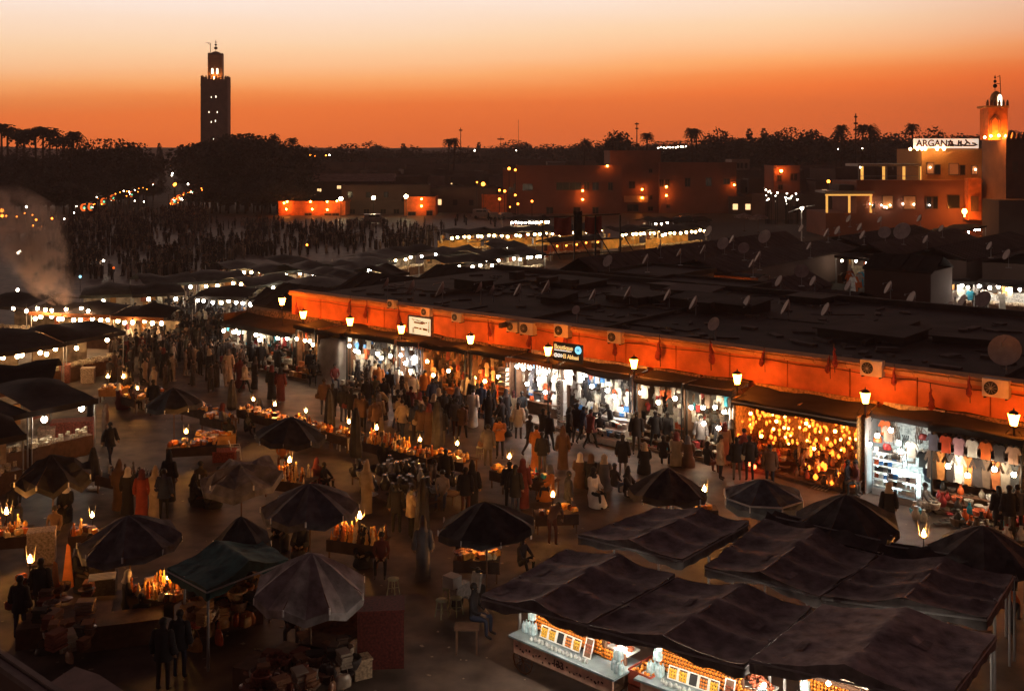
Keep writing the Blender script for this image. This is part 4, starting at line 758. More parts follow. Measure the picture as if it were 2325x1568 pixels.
for i in range(270):
    s = 35.4 + 5.8 * R.random(); z = R.uniform(1.3, 2.62); t_ = R.uniform(1.0, 2.6); k = R.uniform(.3, .62); gm = R.choice([g1, g1, g2, g2, g3, None, None, None, None, None])
    l = thing('hanging_lantern', ('brass lantern glowing amber' if gm else 'unlit brass lantern') + ' inside the crowded lantern shop', 'lantern', P(s, t_, z), ARZ, 'lanterns in the amber lantern shop', True)
    if gm: ob('glass', gm, l, sc_=k)
    ob('metal_cage', gc, l, sc_=k)
for i in range(90):                                   # tiered shelf of vases and table lamps
    f = R.random(); s = 38.4 + f * 2.9; t_ = .9 + R.random() * 2.1; z = .14 + max(0, (3.0 - t_)) * .62; kd = R.choice(['pot', 'pot', 'plate']) 
    o = ware(kd, P(s, t_, z), R.uniform(0, 6), 'orange', 'on the tiered display of the lantern shop', 'brassware of the lantern shop', k=R.uniform(.6, 1.2))
    if R.random() < .4: l = thing('table_lantern', 'small glowing lantern standing on the lantern shop display', 'lantern', P(s + .1, t_, z + .05), ARZ, 'lanterns in the amber lantern shop', True); ob('glass', R.choice([g1, g2]), l, sc_=R.uniform(.4, .8)); 
for i in range(60):
    s = 35.5 + R.random() * 2.2; t_ = 1.1 + R.random() * 1.6; z = .14 + max(0, (2.8 - t_)) * .6
    ware(R.choice(['plate', 'pot', 'basket']), P(s, t_, z), R.uniform(0, 6), 'orange', 'on the left display of the lantern shop', 'brassware of the lantern shop', k=R.uniform(.6, 1.1))
bulbs_at([P(36.0, 2.3, 2.5), P(37.4, 2.5, 2.4), P(38.8, 2.4, 2.5), P(40.2, 2.5, 2.4), P(39.4, 2.9, 1.6), P(36.8, 2.8, 1.7)], mat('amber_bulb', emit=(1, .33, .05), strength=75), .075, 'bare amber bulb hanging at the front of the lantern shop', 'bulbs of the lantern shop')
b = MB()
for j in range(5): b.box((1.35, -2.8 + j * .4 + .2, .12 + j * .24), (2.4, .4, .06)); b.box((4.6, -3.0 + j * .45 + .2, .12 + j * .27), (2.7, .45, .06))
ob('tiered_shelf', b.mesh('tiered_shelf', M_wood), t)
for (s, t_, z) in [(36.0, 2.9, .5), (36.3, 3.0, .3), (36.6, 3.1, .25), (35.8, 2.8, .7)]:
    l = thing('table_lantern', 'small red glowing lantern at the left foot of the lantern shop', 'lantern', P(s, t_, z), 0, 'red lanterns of the lantern shop', True); b = MB(); b.ball((0, 0, .1), .1, 8, 6); ob('glass', b.mesh('glass', mat('lantern_red', emit=(1, .07, .02), strength=16)), l)
# electronics counter
t = thing('display_counter', 'blazing white glass counter with bluish light and stacked shelves', 'counter', P(41.6, 0, 0), ARZ); 
b = MB(); b.box((1.3, -.45, 1.75), (2.6, .1, 3.5)); ob('back_panel', b.mesh('back_panel', mat('white_backing')), t)
ob('awning', tarp(0, 2.7, .1, 3.42, 2.1, 3.35, '', seed=9), t)
b = MB(); b.box((.02, -1.4, 1.6), (.08, 2.4, 3.2)); ob('side_panel', b.mesh('side_panel', M_metal), t)
for (cx_, cy_, w2, d2, h2) in [(.85, -2.1, 1.3, .6, 1.9), (1.7, -2.8, 1.2, .6, 1.15)]:
    b = MB(); b.box((cx_, cy_, .15), (w2, d2, .3)); ob('plinth', b.mesh('plinth', M_metal), t)
    for j in range(int(h2 / .3)): z = .38 + j * .28; b = MB(); b.box((cx_, cy_, z), (w2 - .04, d2 - .04, .03)); ob('shelf', b.mesh('shelf', M_white), t)
    b = MB(); b.box((cx_, cy_ + d2 / 2 - .06, .3 + h2 * .42), (w2 - .06, .04, h2 * .8)); ob('backlight', b.mesh('backlight', E_lum), t)
    b = MB()
    for sx in (-1, 1):
        for sy in (-1, 1): b.box((cx_ + sx * (w2 / 2 - .02), cy_ + sy * (d2 / 2 - .02), .3 + h2 * .42), (.035, .035, h2 * .84))
    ob('case_frame', b.mesh('case_frame', M_metal), t)
    for j in range(int(h2 / .3)):
        for i in range(6):
            ware('folded_stack', P(41.6 + cx_ + (i - 2.5) * w2 / 6.6, -cy_ + .12, .40 + j * .28), ARZ, 'white', 'in the blazing white glass counter', 'boxes in the white glass counter', k=R.uniform(.35, .6))
bulbs_at([P(42.2, 2.8, 2.6), P(43.2, 3.0, 2.5), P(41.9, 2.9, 2.2), P(43.3, 3.1, 2.2), P(42.9, 3.1, 3.0)], E_b3, .1, 'bare white bulb above the blazing glass counter', 'bulbs above the glass counter')
for i in range(22): ware(R.choice(['handbag', 'shirt', 'scarf']), P(41.8 + R.random() * 2.4, R.uniform(1.5, 2.6), R.uniform(1.7, 3.1)), ARZ, 'mixed', 'hanging behind the blazing glass counter', 'wares behind the glass counter')
# t-shirts spread flat on a rail
for i, (c, cn) in enumerate([((.10, .09, .12), 'navy'), ((.55, .07, .02), 'red'), ((.55, .32, .38), 'pink'), ((.8, .78, .74), 'white printed'), ((.65, .13, .02), 'orange'), ((.05, .04, .04), 'black'), ((.5, .3, .2), 'tan')]):
    o = ob('shirt', WARE['shirt'], None, P(44.5 + i * .52, 2.65, 3.02), ARZ, col=c, sc_=(1, 1, 1.05)); tag(o, cn + ' t-shirt displayed flat in the row of t-shirts at the right', 't-shirt', 't-shirts in a row')
for i in range(11): ware('dress', P(44.4 + i * .36, 2.45, 2.3), ARZ, ['mixed', 'orange', 'dim'][i % 3], 'hanging under the row of t-shirts', 'robes under the t-shirt row')
# large stacked white counters right of the boutique
t = thing('display_counter', 'sloping white-clothed counters piled with clothes before the open white shop', 'counter', P(27.3, 2.1, 0), ARZ)
for j, (y, z) in enumerate([(0, 1.15), (-.55, .75), (-1.05, .4)]): b = MB(); b.box((1.0, y, z), (2.1, .55, .05), 0, 0, .25); b.box((1.0, y, z / 2), (2.0, .5, z - .08)); ob('counter_tier', b.mesh('counter_tier', M_white), t)
for i in range(46): j = i % 3; y, z = [(0, 1.19), (-.55, .79), (-1.05, .44)][j]; ware('folded_stack', P(27.4 + (i // 3) * .13, 2.1 - y + R.uniform(-.1, .1), z), ARZ + R.uniform(-.4, .4), 'white', 'heaped on the white sloping counters', 'clothes on the white counters', k=R.uniform(.5, .8))
# tall white pillar display and stacked cushions by the boutique
b = MB()
for j in range(4): b.box((0, 0, .35 + j * .62), (.42, .3, .58)); 
t = thing('display_pillar', 'tall white display pillar patterned with dark curls in the bright boutique', 'display', P(24.75, 2.0, 0), ARZ); ob('board', b.mesh('board', M_white), t); b = MB()
for j in range(9):
    for i in range(5): a0 = i * .9 + j; b.tube((-.1 + .1 * math.cos(a0), -.165, .3 + j * .26 + .08 * math.sin(a0)), (-.1 + .1 * math.cos(a0 + .9) + .02, -.165, .3 + j * .26 + .08 * math.sin(a0 + .9)), .02, n=4)
ob('curl_pattern', b.mesh('curl_pattern', M_dark), t)
for j in range(9): o = ob('cushion', WARE['folded_stack'], None, P(21.0, 2.4, .5 + j * .26), ARZ, col=R.choice([(.7, .62, .5), (.75, .7, .62), (.6, .2, .05), (.65, .55, .42)]), sc_=(1.5, 1.2, .5)); tag(o, 'cushion in the tall stack left of the boutique', 'cushion', 'stacked cushions by the boutique', same=True)
# signs
s, z = PL(955, 740, 2.3); t = thing('shop_sign', 'lit white shop board with small dark writing above the narrow bright shop', 'sign', P(s, 2.3, z), ARZ)
b = MB(); b.box((0, 0, 0), (1.75, .12, 1.0)); ob('board', b.mesh('board', mat('board_lit', emit=(1, .74, .42), strength=.95)), t); b = MB()
for q in [((0, 0, .53), (1.9, .18, .08)), ((0, 0, -.53), (1.9, .18, .08)), ((-.92, 0, 0), (.08, .18, 1.0)), ((.92, 0, 0), (.08, .18, 1.0))]: b.box(*q)
ob('frame', b.mesh('frame', M_wood), t); b = MB()
for (x, z_, w2, h2) in [(-.1, .18, .75, .09), (.25, .2, .3, .07), (-.28, -.12, .35, .08), (.05, -.14, .16, .1), (.42, -.15, .36, .12)]: b.box((x, -.07, z_), (w2, .02, h2), 0, 0, 0, .04)
ob('orange_lettering', b.mesh('orange_lettering', mat('orange_ink', (.65, .2, .02))), t); b = MB()
for i in range(12): b.box((-.62 + i * .105, -.072, .36 - .012 * i + R.uniform(-.02, .02)), (R.uniform(.03, .07), .02, R.uniform(.04, .1)), 0, 0, 0, R.uniform(-.5, .5))
for i in range(6): b.box((.72, -.072, .28 - i * .11), (R.uniform(.03, .07), .02, .08))
for x in (-.56, -.48): b.box((x, -.072, -.28), (.025, .02, .3))
ob('dark_lettering', b.mesh('dark_lettering', M_brown), t)
s, z = PL(1290, 800, 2.35); t = thing('shop_sign', 'black boutique board with yellow lettering, white discs and blue round logo', 'sign', P(s, 2.35, z), ARZ)
b = MB(); b.box((0, 0, 0), (1.85, .1, .95)); ob('board', b.mesh('board', M_dark), t)
M_yel = mat('sign_yellow', emit=(1, .62, .22), strength=.9); M_wh = mat('sign_disc', emit=(1, .9, .75), strength=.9)
ob('lettering', text_mesh('Boutique', .33, .01, M_yel), t, (-.85, -.07, .14), rot=(rad(90), 0, 0)); ob('lettering', text_mesh('El Abbasi', .30, .01, M_yel), t, (-.28, -.07, -.30), rot=(rad(90), 0, 0), sc_=(.9, 1, 1))
b = MB(); b.box((-.3, -.065, .07), (1.1, .02, .045)); ob('underline', b.mesh('underline', M_wh), t)
for i, x in enumerate((-.76, -.56, -.4)): b = MB(); b.tube((x, -.05, -.2), (x, -.075, -.2), .11 - .015 * i, n=14); d_ = ob('white_disc', b.mesh('white_disc', M_wh), t); b = MB(); b.box((x, -.08, -.2), (.07, .012, .05)); ob('disc_mark', b.mesh('disc_mark', M_brown), d_)
b = MB(); b.tube((.68, -.05, .2), (.68, -.075, .2), .2, n=18); d_ = ob('blue_logo', b.mesh('blue_logo', mat('logo_blue', emit=(.25, .75, 1), strength=1.2)), t); b = MB(); b.box((.63, -.08, .2), (.05, .012, .12)); b.box((.73, -.08, .2), (.05, .012, .12)); ob('logo_mark', b.mesh('logo_mark', mat('navy', (.01, .05, .15))), d_)
b = MB()
for i in range(16): a, c = -1.5 + i * .2, -1.3 + i * .2; b.add([(a, 0, 0), (c, 0, 0), ((a + c) / 2, -.02, -.2)], [(0, 1, 2)]); b.add([(a, 0, .16), (c, 0, .16), (c, 0, 0), (a, 0, 0)], [(0, 1, 2, 3)])
for s in (22.7, 13.9): t = thing('scalloped_valance', 'orange scalloped cloth valance under the ' + ('black boutique board' if s > 20 else 'lit white shop board'), 'awning', P(s, 2.45, 3.2), ARZ); ob('cloth', b.mesh('cloth', mat('orange_cloth', (.6, .2, .06))), t)
# ================================================================== ROOFS AND ALLEYS BEHIND THE ARCADE
def shed(s0, s1, t0, t1, ze, zr, label, axis='t', m=None):
    """gabled or flat market shed; ridge along t when axis == 't'"""
    cs, ct = (s0 + s1) / 2, (t0 + t1) / 2; w_, d_ = abs(s1 - s0), abs(t1 - t0); t = thing('market_shed', label, 'building', P(cs, ct, 0), ARZ)
    b = MB(); b.box((0, 0, ze / 2), (w_ - .3, d_ - .3, ze)); ob('wall', b.mesh('wall', M_bld), t); b = MB()
    if zr > ze:
        if axis == 't': q = [(-w_ / 2, -d_ / 2, ze), (-w_ / 2, d_ / 2, ze), (0, d_ / 2, zr), (0, -d_ / 2, zr), (w_ / 2, d_ / 2, ze), (w_ / 2, -d_ / 2, ze)]
        else: q = [(-w_ / 2, -d_ / 2, ze), (w_ / 2, -d_ / 2, ze), (w_ / 2, 0, zr), (-w_ / 2, 0, zr), (w_ / 2, d_ / 2, ze), (-w_ / 2, d_ / 2, ze)]
        b.add(q, [(0, 1, 2, 3)[::-1], (3, 2, 4, 5)[::-1]] if axis == 't' else [(0, 1, 2, 3), (3, 2, 4, 5)]); 
        lo = [(x, y, z - .12) for x, y, z in q]; b.add(lo, [(0, 1, 2, 3), (3, 2, 4, 5)])
        L_ = d_ if axis == 't' else w_
        for i in range(int(L_ / 1.3)):                # sheet seams
            o_ = -L_ / 2 + .6 + i * 1.3
            for sg in (-1, 1):
                if axis == 't': b.tube((0, o_, zr + .02), (sg * w_ / 2, o_, ze + .02), .03, n=3, cap=False)
                else: b.tube((o_, 0, zr + .02), (o_, sg * d_ / 2, ze + .02), .03, n=3, cap=False)
    else:
        b.box((0, 0, ze + .1), (w_, d_, .2)); b.box((0, -d_ / 2 + .1, ze + .3), (w_, .2, .25)); b.box((0, d_ / 2 - .1, ze + .3), (w_, .2, .25)); b.box((-w_ / 2 + .1, 0, ze + .3), (.2, d_ - .4, .25)); b.box((w_ / 2 - .1, 0, ze + .3), (.2, d_ - .4, .25))
    ob('roof', b.mesh('roof', m or M_roof), t); return t
shed(-3.2, 1.8, -34, -78, 3.2, 4.6, 'long grey gabled shed running away behind the arcade', m=M_roof2)
shed(3, 10, -32, -41, 3.4, 3.4, 'flat roof beside the near end of the long grey shed')
shed(3, 10, -43, -75, 3.2, 4.2, 'second long gabled shed right of the long grey one', m=M_roof2)
shed(11, 20, -23.5, -32, 3.7, 3.7, 'flat dark roof just behind the arcade roof, left part')
shed(11.5, 16, -33.5, -39, 2.9, 3.3, 'low tin roof before the orange fringe', 's', M_roof2)
shed(16.8, 21, -33, -42, 3.0, 4.0, 'gabled tin roof with hanging dishes left of the lit alley', m=M_roof2)
shed(21.2, 30, -23.5, -31, 3.3, 3.3, 'flat dark roof just behind the arcade roof, middle part', m=M_roof2)
shed(22, 26, -32.5, -39, 2.8, 3.4, 'small crooked roof before the lit garment alley', 's')
shed(31, 50, -23.5, -28, 2.9, 2.9, 'flat dark roof just behind the arcade roof, right part')
shed(22.5, 28.5, -45, -51, 4.3, 5.4, 'black peaked awning roof between the two bright alleys', 's', M_tarp)
shed(3, 10, -77, -104, 3.2, 4.3, 'third gabled shed in the upper roofscape'); shed(11, 16, -69, -100, 3.2, 4.4, 'fourth gabled shed in the upper roofscape', m=M_roof2)
shed(17.5, 24.5, -68, -98, 3.2, 4.4, 'fifth gabled shed near the restaurant'); shed(26, 36, -68, -98, 3.2, 4.6, 'sixth gabled shed before the right minaret tower', m=M_roof2)
shed(-9, 0, -3, -9.5, 3.0, 4.3, 'low dark tent-like roof at the left end of the arcade', 's', M_tarp)
shed(-8, 4.5, -10, -17, 3.2, 4.6, 'broad dark gabled roof left behind the arcade', 's', M_tarp)
shed(-7, 4.0, -18, -25, 3.2, 4.6, 'dark peaked roof with an open gable behind the arcade', 's', M_tarp)
shed(-6, 6, -26, -31, 3.2, 4.1, 'low gabled roof before the long grey shed', 's', M_roof2)
# dishes
R.seed(12)
b = MB(); prof = [(0.001, 0)] + [(.1 * i, .028 * i * i * .1 * 3.4) for i in range(1, 6)]; b.lathe(prof, 18); b.lathe([(r, z - .02) for r, z in prof][::-1], 18); dishm = b.mesh('reflector', M_dish)
b = MB(); b.tube((.0, 0, -.02), (0, -.05, -.2), .05, n=6); dbm = b.mesh('mount', M_metal); b = MB(); b.tube((0, .46, .2), (0, .08, .62), .014, n=4); b.tube((0, 0, .60), (0, .12, .62), .05, n=6); dmm = b.mesh('feed_arm', M_metal)
b = MB(); b.tube((0, 0, -1.0), (0, 0, 0), .035, n=6); b.box((0, 0, -1.0), (.4, .4, .05)); dpm = b.mesh('mast', M_metal)
DI = [(938, 655, 5.6, 1.5), (1005, 660, 5.6, 1.6), (880, 645, 5.6, 1.2), (1092, 655, 5.6, 1.2), (1310, 705, 5.3, .9), (1384, 595, 4.6, 1.9), (1625, 738, 5.5, 1.25), (2285, 800, 5.8, 2.3), (1645, 555, 5.2, 2.2), (1690, 565, 5.0, 1.9), (1740, 540, 5.2, 2.6), (1612, 527, 5.2, 2.2), (1820, 618, 4.8, 1.9), (2022, 655, 4.8, 1.4), (2075, 682, 4.6, 1.6), (2190, 690, 4.6, 1.6), (2237, 682, 4.6, 1.9), (1773, 640, 4.8, 1.3), (2052, 528, 5.6, 3.3), (2010, 530, 5.2, 2.4), (1955, 517, 5.2, 1.5), (1962, 535, 5.2, 1.5), (1880, 530, 5.2, 1.6), (1905, 525, 5.2, 1.6), (1822, 520, 5.2, 1.4), (1930, 498, 5.2, 1.6), (2000, 500, 5.2, 1.4), (2090, 497, 5.2, 1.6), (2105, 545, 5, 1.4), (1850, 640, 4.6, 1.2), (1930, 650, 4.6, 1.2), (1725, 585, 4.9, 1.6), (1710, 600, 4.9, 1.2), (1905, 298, 0, 0), (2160, 700, 4.6, 1.2), (1985, 470, 5.4, 1.5), (2140, 520, 5.2, 1.3), (1665, 545, 5.2, 1.4), (1120, 662, 5.3, 1.2), (1180, 660, 5.3, 1.3), (1245, 655, 5.4, 1.5), (1350, 672, 5.3, 1.2), (1430, 668, 5.3, 1.4), (1520, 672, 5.3, 1.2), (1580, 690, 5.3, 1.3), (1700, 688, 5.3, 1.2), (1790, 700, 5.3, 1.4), (1880, 705, 5.3, 1.2), (1545, 575, 5, 1.2), (1470, 590, 4.8, 1.4), (1600, 568, 5, 1.5), (1840, 560, 5, 1.2), (2250, 560, 5, 1.3), (2290, 580, 5, 1.5), (1500, 560, 5, 1.2)]
for i, (u, v, z, k) in enumerate(DI):
    if not k: continue
    p = G(u, v, z); narrow = k in (1.2, 1.3, 1.4, 1.5, 1.6)
    rz = R.uniform(-1.72, -1.45) if narrow else R.choice([R.uniform(-1.2, -.8), R.uniform(-.9, -.3)])
    t = thing('satellite_dish', 'satellite dish ' + ('seen almost edge-on' if narrow else 'turned with its round face showing') + ' on the dark market roofs', 'satellite dish', p, 0, 'satellite dishes on the roofs')
    rt = (rad(62), 0, rz); k *= .6 if not narrow else .7
    ob('reflector', dishm, t, rot=rt, sc_=k); ob('feed_arm', dmm, t, rot=rt, sc_=k); ob('mount', dbm, t, rot=rt, sc_=k); ob('mast', dpm, t, (0, 0, -.1), sc_=(1, 1, max(.9, z - 4.4) if z > 5 else 1))
# steel frame with red banners above the roofs
t = thing('banner_frame', 'rusty steel frame carrying two dark red banners and one hanging black panel', 'frame', G(1318, 590, 3.5))
fp = t.location; kf = fp.y / F
def fx(u): return (u - 1318) * kf
def fz(v): return at(1318, v, fp.y).z - 3.5
b = MB()
for u in (1232, 1304, 1352, 1408): b.tube((fx(u), 0, fz(590)), (fx(u), 0, fz(488)), .09, n=5); b.tube((fx(u) + .0, 0, fz(520)), (fx(u) + 1.8, 0, fz(588)), .06, n=4)
for v in (490, 545, 575): b.tube((fx(1232), 0, fz(v + 4)), (fx(1408), 0, fz(v - 4)), .06, n=4)
ob('steel_frame', b.mesh('steel_frame', M_dark), t)
for u0, u1, v0, v1, m in [(1258, 1297, 492, 532, 'r'), (1328, 1366, 490, 528, 'r'), (1302, 1322, 478, 540, 'k')]:
    b = MB(); vs = []; n = 8
    for j in range(5):
        for i in range(n + 1): vs.append((fx(u0 + (u1 - u0) * i / n), .12 * math.sin(i * 1.2 + j * .4), fz(v0 + (v1 - v0) * j / 4) - .15 * math.sin(math.pi * i / n)))
    b.add(vs, [(j * (n + 1) + i, j * (n + 1) + i + 1, (j + 1) * (n + 1) + i + 1, (j + 1) * (n + 1) + i) for j in range(4) for i in range(n)], 0, True)
    ob('banner_cloth', b.mesh('banner_cloth', mat('flag_red') if m == 'r' else M_tarp), t)
# white-pole lamp right of centre
p = G(1820, 512); t = thing('street_lamp', 'slim white street lamp with arm rising over the market roofs', 'street lamp', at(1820, 560, 158)); b = MB(); k = 158 / F
b.tube((0, 0, -4), (0, 0, 90 * k), .09, n=6); b.tube((0, 0, 90 * k), (-30 * k, 0, 78 * k), .07, n=5); b.tube((0, 0, 90 * k), (30 * k, 0, 94 * k), .05, n=5); ob('pole', b.mesh('pole', M_white), t); b = MB(); b.ball((0, -.3, 87 * k), .22, 8, 6); ob('globe', b.mesh('globe', E_far), t)
# ================================================================== FOOD STALLS (front roof edge given in the picture, built in the place)
R.seed(77)
def tent(u0, v0, u1, v1, z, dep, where, edge=None, lit=0, m=None, r=.13, em=None, goods=True, peak=.7, flip=1, boards=None):
    a, c = G(u0, v0, z), G(u1, v1, z); mid = (a + c) / 2; w_ = (c - a).length; rz = math.atan2(c.y - a.y, c.x - a.x)
    t = thing('food_stall', 'stall under a dark tarpaulin roof ' + where, 'stall', (mid.x, mid.y, 0), rz)
    b = MB(); nx, ny = max(4, int(w_ / 1.2)), 6; vs = []; sd = R.uniform(0, 50)
    for j in range(ny + 1):
        for i in range(nx + 1):
            fx_, fy = i / nx, j / ny; rr = (1 - abs(fy * 2 - 1)) * peak * (.75 + .25 * math.sin(i * 1.9 + sd)); vs.append(((fx_ - .5) * w_ + R.uniform(-.05, .05), fy * dep, z + rr + .22 * noise.noise(Vector((fx_ * w_ * .5, fy * 3, sd)))))
    b.add(vs, [(j * (nx + 1) + i, j * (nx + 1) + i + 1, (j + 1) * (nx + 1) + i + 1, (j + 1) * (nx + 1) + i) for j in range(ny) for i in range(nx)], 0, True)
    ob('roof', b.mesh('roof', m or M_tarp), t)
    b = MB(); b.box((0, -.03, z - .1), (w_, .03, .26)); ob('valance', b.mesh('valance', edge or m or M_tarp), t)
    for x in (-w_ / 2 + .1, w_ / 2 - .1):
        for y in (.1, dep - .1): b = MB(); b.tube((x, y, 0), (x, y, z), .04, n=5); ob('pole', b.mesh('pole', M_metal), t)
    if goods:
        b = MB(); b.box((0, .5, .45), (w_ * .9, .8, .9)); ob('counter', b.mesh('counter', M_wood), t); b = MB(); b.box((0, dep * .6, 1.1), (w_ * .9, .1, 1.5)); ob('backdrop', b.mesh('backdrop', boards or mat('stall_backdrop', (.5, .38, .26), vary=.6, scale=2)), t)
        b = MB()
        for i in range(int(w_ * 9)): b.box((R.uniform(-.44, .44) * w_, R.uniform(.15, .85), .95 + R.uniform(0, .12)), (R.uniform(.1, .35), R.uniform(.1, .3), R.uniform(.05, .3)), R.uniform(0, 3))
        g = ob('food_heap', b.mesh('food_heap', M_goods), t, col=(.62, .5, .36)); g['kind'] = 'stuff'
    if lit and goods:
        for i in range(int(w_ * 1.1)):
            b = MB(); x = R.uniform(-.45, .45) * w_; h_ = R.uniform(.4, 1.2); b.box((x, dep * .6 - R.uniform(.2, 1.0), z - .35 - h_ / 2), (R.uniform(.2, .8), .05, h_), R.uniform(-.3, .3)); ob('hanging_panel', b.mesh('hanging_panel', M_cloth), t, col=R.choice([(.6, .5, .35), (.45, .2, .06), (.05, .04, .03), (.7, .6, .45), (.08, .05, .04), (.3, .08, .04)]))
    if lit:
        pts = []
        for i in range(lit):
            q = a.lerp(c, (i + R.uniform(.3, .7)) / lit); d = Vector((-(c - a).y, (c - a).x, 0)).normalized(); pts.append(q + d * R.uniform(-.2, .5) + Vector((0, 0, -.42 + R.uniform(-.12, .1))))
        bulbs_at(pts, em or E_b1, r, 'bare bulb hanging from the stall ' + where, 'bulbs of the stall ' + where)
    return t
M_or = mat('orange_cloth', (.6, .2, .06)); E_st = mat('stall_bulb', emit=(1, .62, .28), strength=70); E_stw = mat('stall_bulb_white', emit=(1, .88, .66), strength=70)
# left side of the square
tent(66, 708, 250, 716, 2.5, 5, 'with orange edge beside the smoke', M_or, 10, em=E_st, r=.15)
tent(252, 718, 372, 722, 2.5, 4.5, 'with orange edge right of the smoke', M_or, 6, em=E_st, r=.15)
tent(-60, 812, 150, 778, 2.6, 8, 'broad and dark at the left edge, lit below', None, 8, em=E_st, r=.13)
tent(150, 776, 285, 752, 2.6, 6, 'dark with small orange panel left of the crowd', None, 2, em=E_st)
tent(-60, 690, 60, 700, 2.6, 6, 'in the smoke at the left edge', None, 0)
tent(-60, 962, 70, 935, 2.6, 7, 'at the left edge below the broad lit stall', None, 0)
tent(70, 935, 222, 905, 2.6, 7, 'over the white-lit juice counter at the left', None, 2, em=E_stw, r=.14)
tent(-80, 872, 120, 862, 2.5, 4, 'sagging between two dark roofs at the left edge', None, 0, goods=False)
tent(-70, 1010, 60, 985, 2.4, 3, 'small and dim with green box at the left edge', None, 0)
# centre-left rows
tent(440, 672, 560, 676, 2.4, 5, 'with pointed white lamps in the middle row', None, 7, em=E_stw)
tent(565, 680, 665, 686, 2.4, 5, 'bright white just left of the arcade end', None, 6, em=E_stw, r=.16)
for u0, v0, u1, v1, lit, wh in [(330, 648, 450, 640, 3, 'dark in the middle rows behind the white lamps'), (450, 640, 570, 632, 4, 'mottled green-grey in the middle rows'), (180, 672, 300, 668, 1, 'dark behind the orange-edged ones'), (300, 670, 420, 664, 2, 'low and dark left of the pointed lamps'),
        (520, 612, 600, 606, 4, 'with four small lamps in the upper rows'), (560, 650, 680, 640, 1, 'pale-topped left of the arcade corner'), (600, 622, 700, 610, 3, 'with a string of small lamps in the upper rows'), (700, 618, 790, 604, 5, 'with one long fluorescent tube'), (640, 600, 720, 592, 4, 'far dark in the upper rows'),
        (700, 660, 810, 640, 3, 'half hidden behind the arcade end'), (740, 635, 850, 616, 4, 'with yellowish goods behind the arcade end'), (800, 612, 900, 594, 8, 'brightly lit with many globes left of the flat tents'), (860, 592, 930, 578, 4, 'with orange glow at the end of the bright row'), (790, 640, 845, 628, 5, 'small with orange awning and globes'),
        (880, 625, 930, 618, 2, 'half covered by the dark tent'), (920, 578, 1000, 568, 3, 'dark in the upper rows left of the orange market'), (1000, 580, 1100, 572, 4, 'with a row of small globes in front of the orange market'), (1100, 585, 1180, 578, 3, 'with orange board and globes before the frame'), (1180, 580, 1240, 574, 5, 'with globes left of the banner frame'), (1010, 600, 1130, 592, 5, 'flat with five globes under the orange market'),
        (1130, 565, 1200, 560, 4, 'small white-lit before the orange market'), (1140, 556, 1180, 552, 2, 'with orange umbrella glow')]:
    tent(u0, v0, u1, v1, 2.5, 6, wh, None, lit, em=E_stw if lit != 4 else E_st, r=.15, m=mat('green_tarp', (.085, .085, .07), vary=.4, scale=1.5) if R.random() < .5 else None)
E_mk = mat('market_bulb', emit=(1, .60, .22), strength=40); M_yb = mat('yellow_board', (.75, .42, .12), vary=.5, scale=.8)
tent(1020, 533, 1130, 528, 3.0, 7, 'first of the glowing orange market row', None, 8, em=E_mk, r=.2, boards=M_yb); tent(1130, 530, 1250, 524, 3.0, 7, 'second of the glowing orange market row', None, 8, em=E_mk, r=.2, boards=M_yb)
tent(1250, 526, 1372, 518, 3.0, 7, 'third of the glowing orange market row behind the banners', None, 8, em=E_mk, r=.2, boards=M_yb); tent(1410, 528, 1500, 520, 3.0, 6, 'bright orange-white right of the banner frame', None, 9, em=E_mk, r=.2, boards=M_yb); tent(1500, 526, 1605, 516, 3.0, 5, 'with a necklace of globes below the wide pink block', None, 10, em=E_mk, r=.2, boards=M_yb)
tent(1160, 500, 1250, 498, 3.0, 5, 'with a tight white row of globes before the pink building', None, 12, em=E_stw, r=.18); tent(1480, 504, 1530, 500, 3, 5, 'small white-lit at the foot of the pink blocks', None, 3, em=E_stw, r=.16)
tent(1250, 552, 1370, 542, 2.4, 3, 'hung with orange-lit cloth beneath the banner frame', M_or, 5, em=E_farwarm, r=.12, boards=M_or)
# alleys between the sheds
tent(1610, 624, 1722, 632, 2.9, 3, 'with an orange-lit fringe among the roofs', M_or, 5, em=mat('fringe_bulb', emit=(1, .35, .06), strength=50), r=.1, peak=.3)
tent(1895, 580, 2010, 592, 3.0, 4, 'of hanging clothes in the lit alley', None, 4, em=E_stw, r=.12, peak=.3); tent(1770, 585, 1895, 572, 3.0, 3, 'with a white tube lamp among the roofs', None, 2, em=E_stw, r=.14, peak=.3)
tent(2150, 530, 2240, 512, 3.4, 4, 'blazing white and turquoise at the foot of the tower', None, 6, em=E_b3, r=.15, peak=.2, boards=mat('teal_board', (.25, .6, .6), vary=.6, scale=1)); tent(2105, 640, 2215, 640, 2.8, 3, 'first of the blazing garment shops in the right alley', None, 5, em=E_b3, r=.14, peak=.2, boards=mat('white_backing'))
tent(2215, 640, 2345, 648, 2.8, 3, 'second of the blazing garment shops in the right alley', None, 6, em=E_b3, r=.14, peak=.2, boards=mat('white_backing')); tent(1150, 640, 1230, 634, 2.6, 3, 'half hidden below the peaked roof', None, 1, em=E_stw, r=.1, peak=.2)
tent(1325, 612, 1420, 604, 2.4, 2, 'with a bright board along the grey shed', None, 2, em=E_st, r=.1, peak=.1); tent(1440, 596, 1560, 590, 2.8, 3, 'with scattered white lamps along the grey shed', None, 3, em=E_stw, r=.12, peak=.3); tent(1560, 625, 1612, 628, 2.4, 2, 'with warm glints beside the orange fringe', None, 3, em=E_st, r=.1, peak=.1)
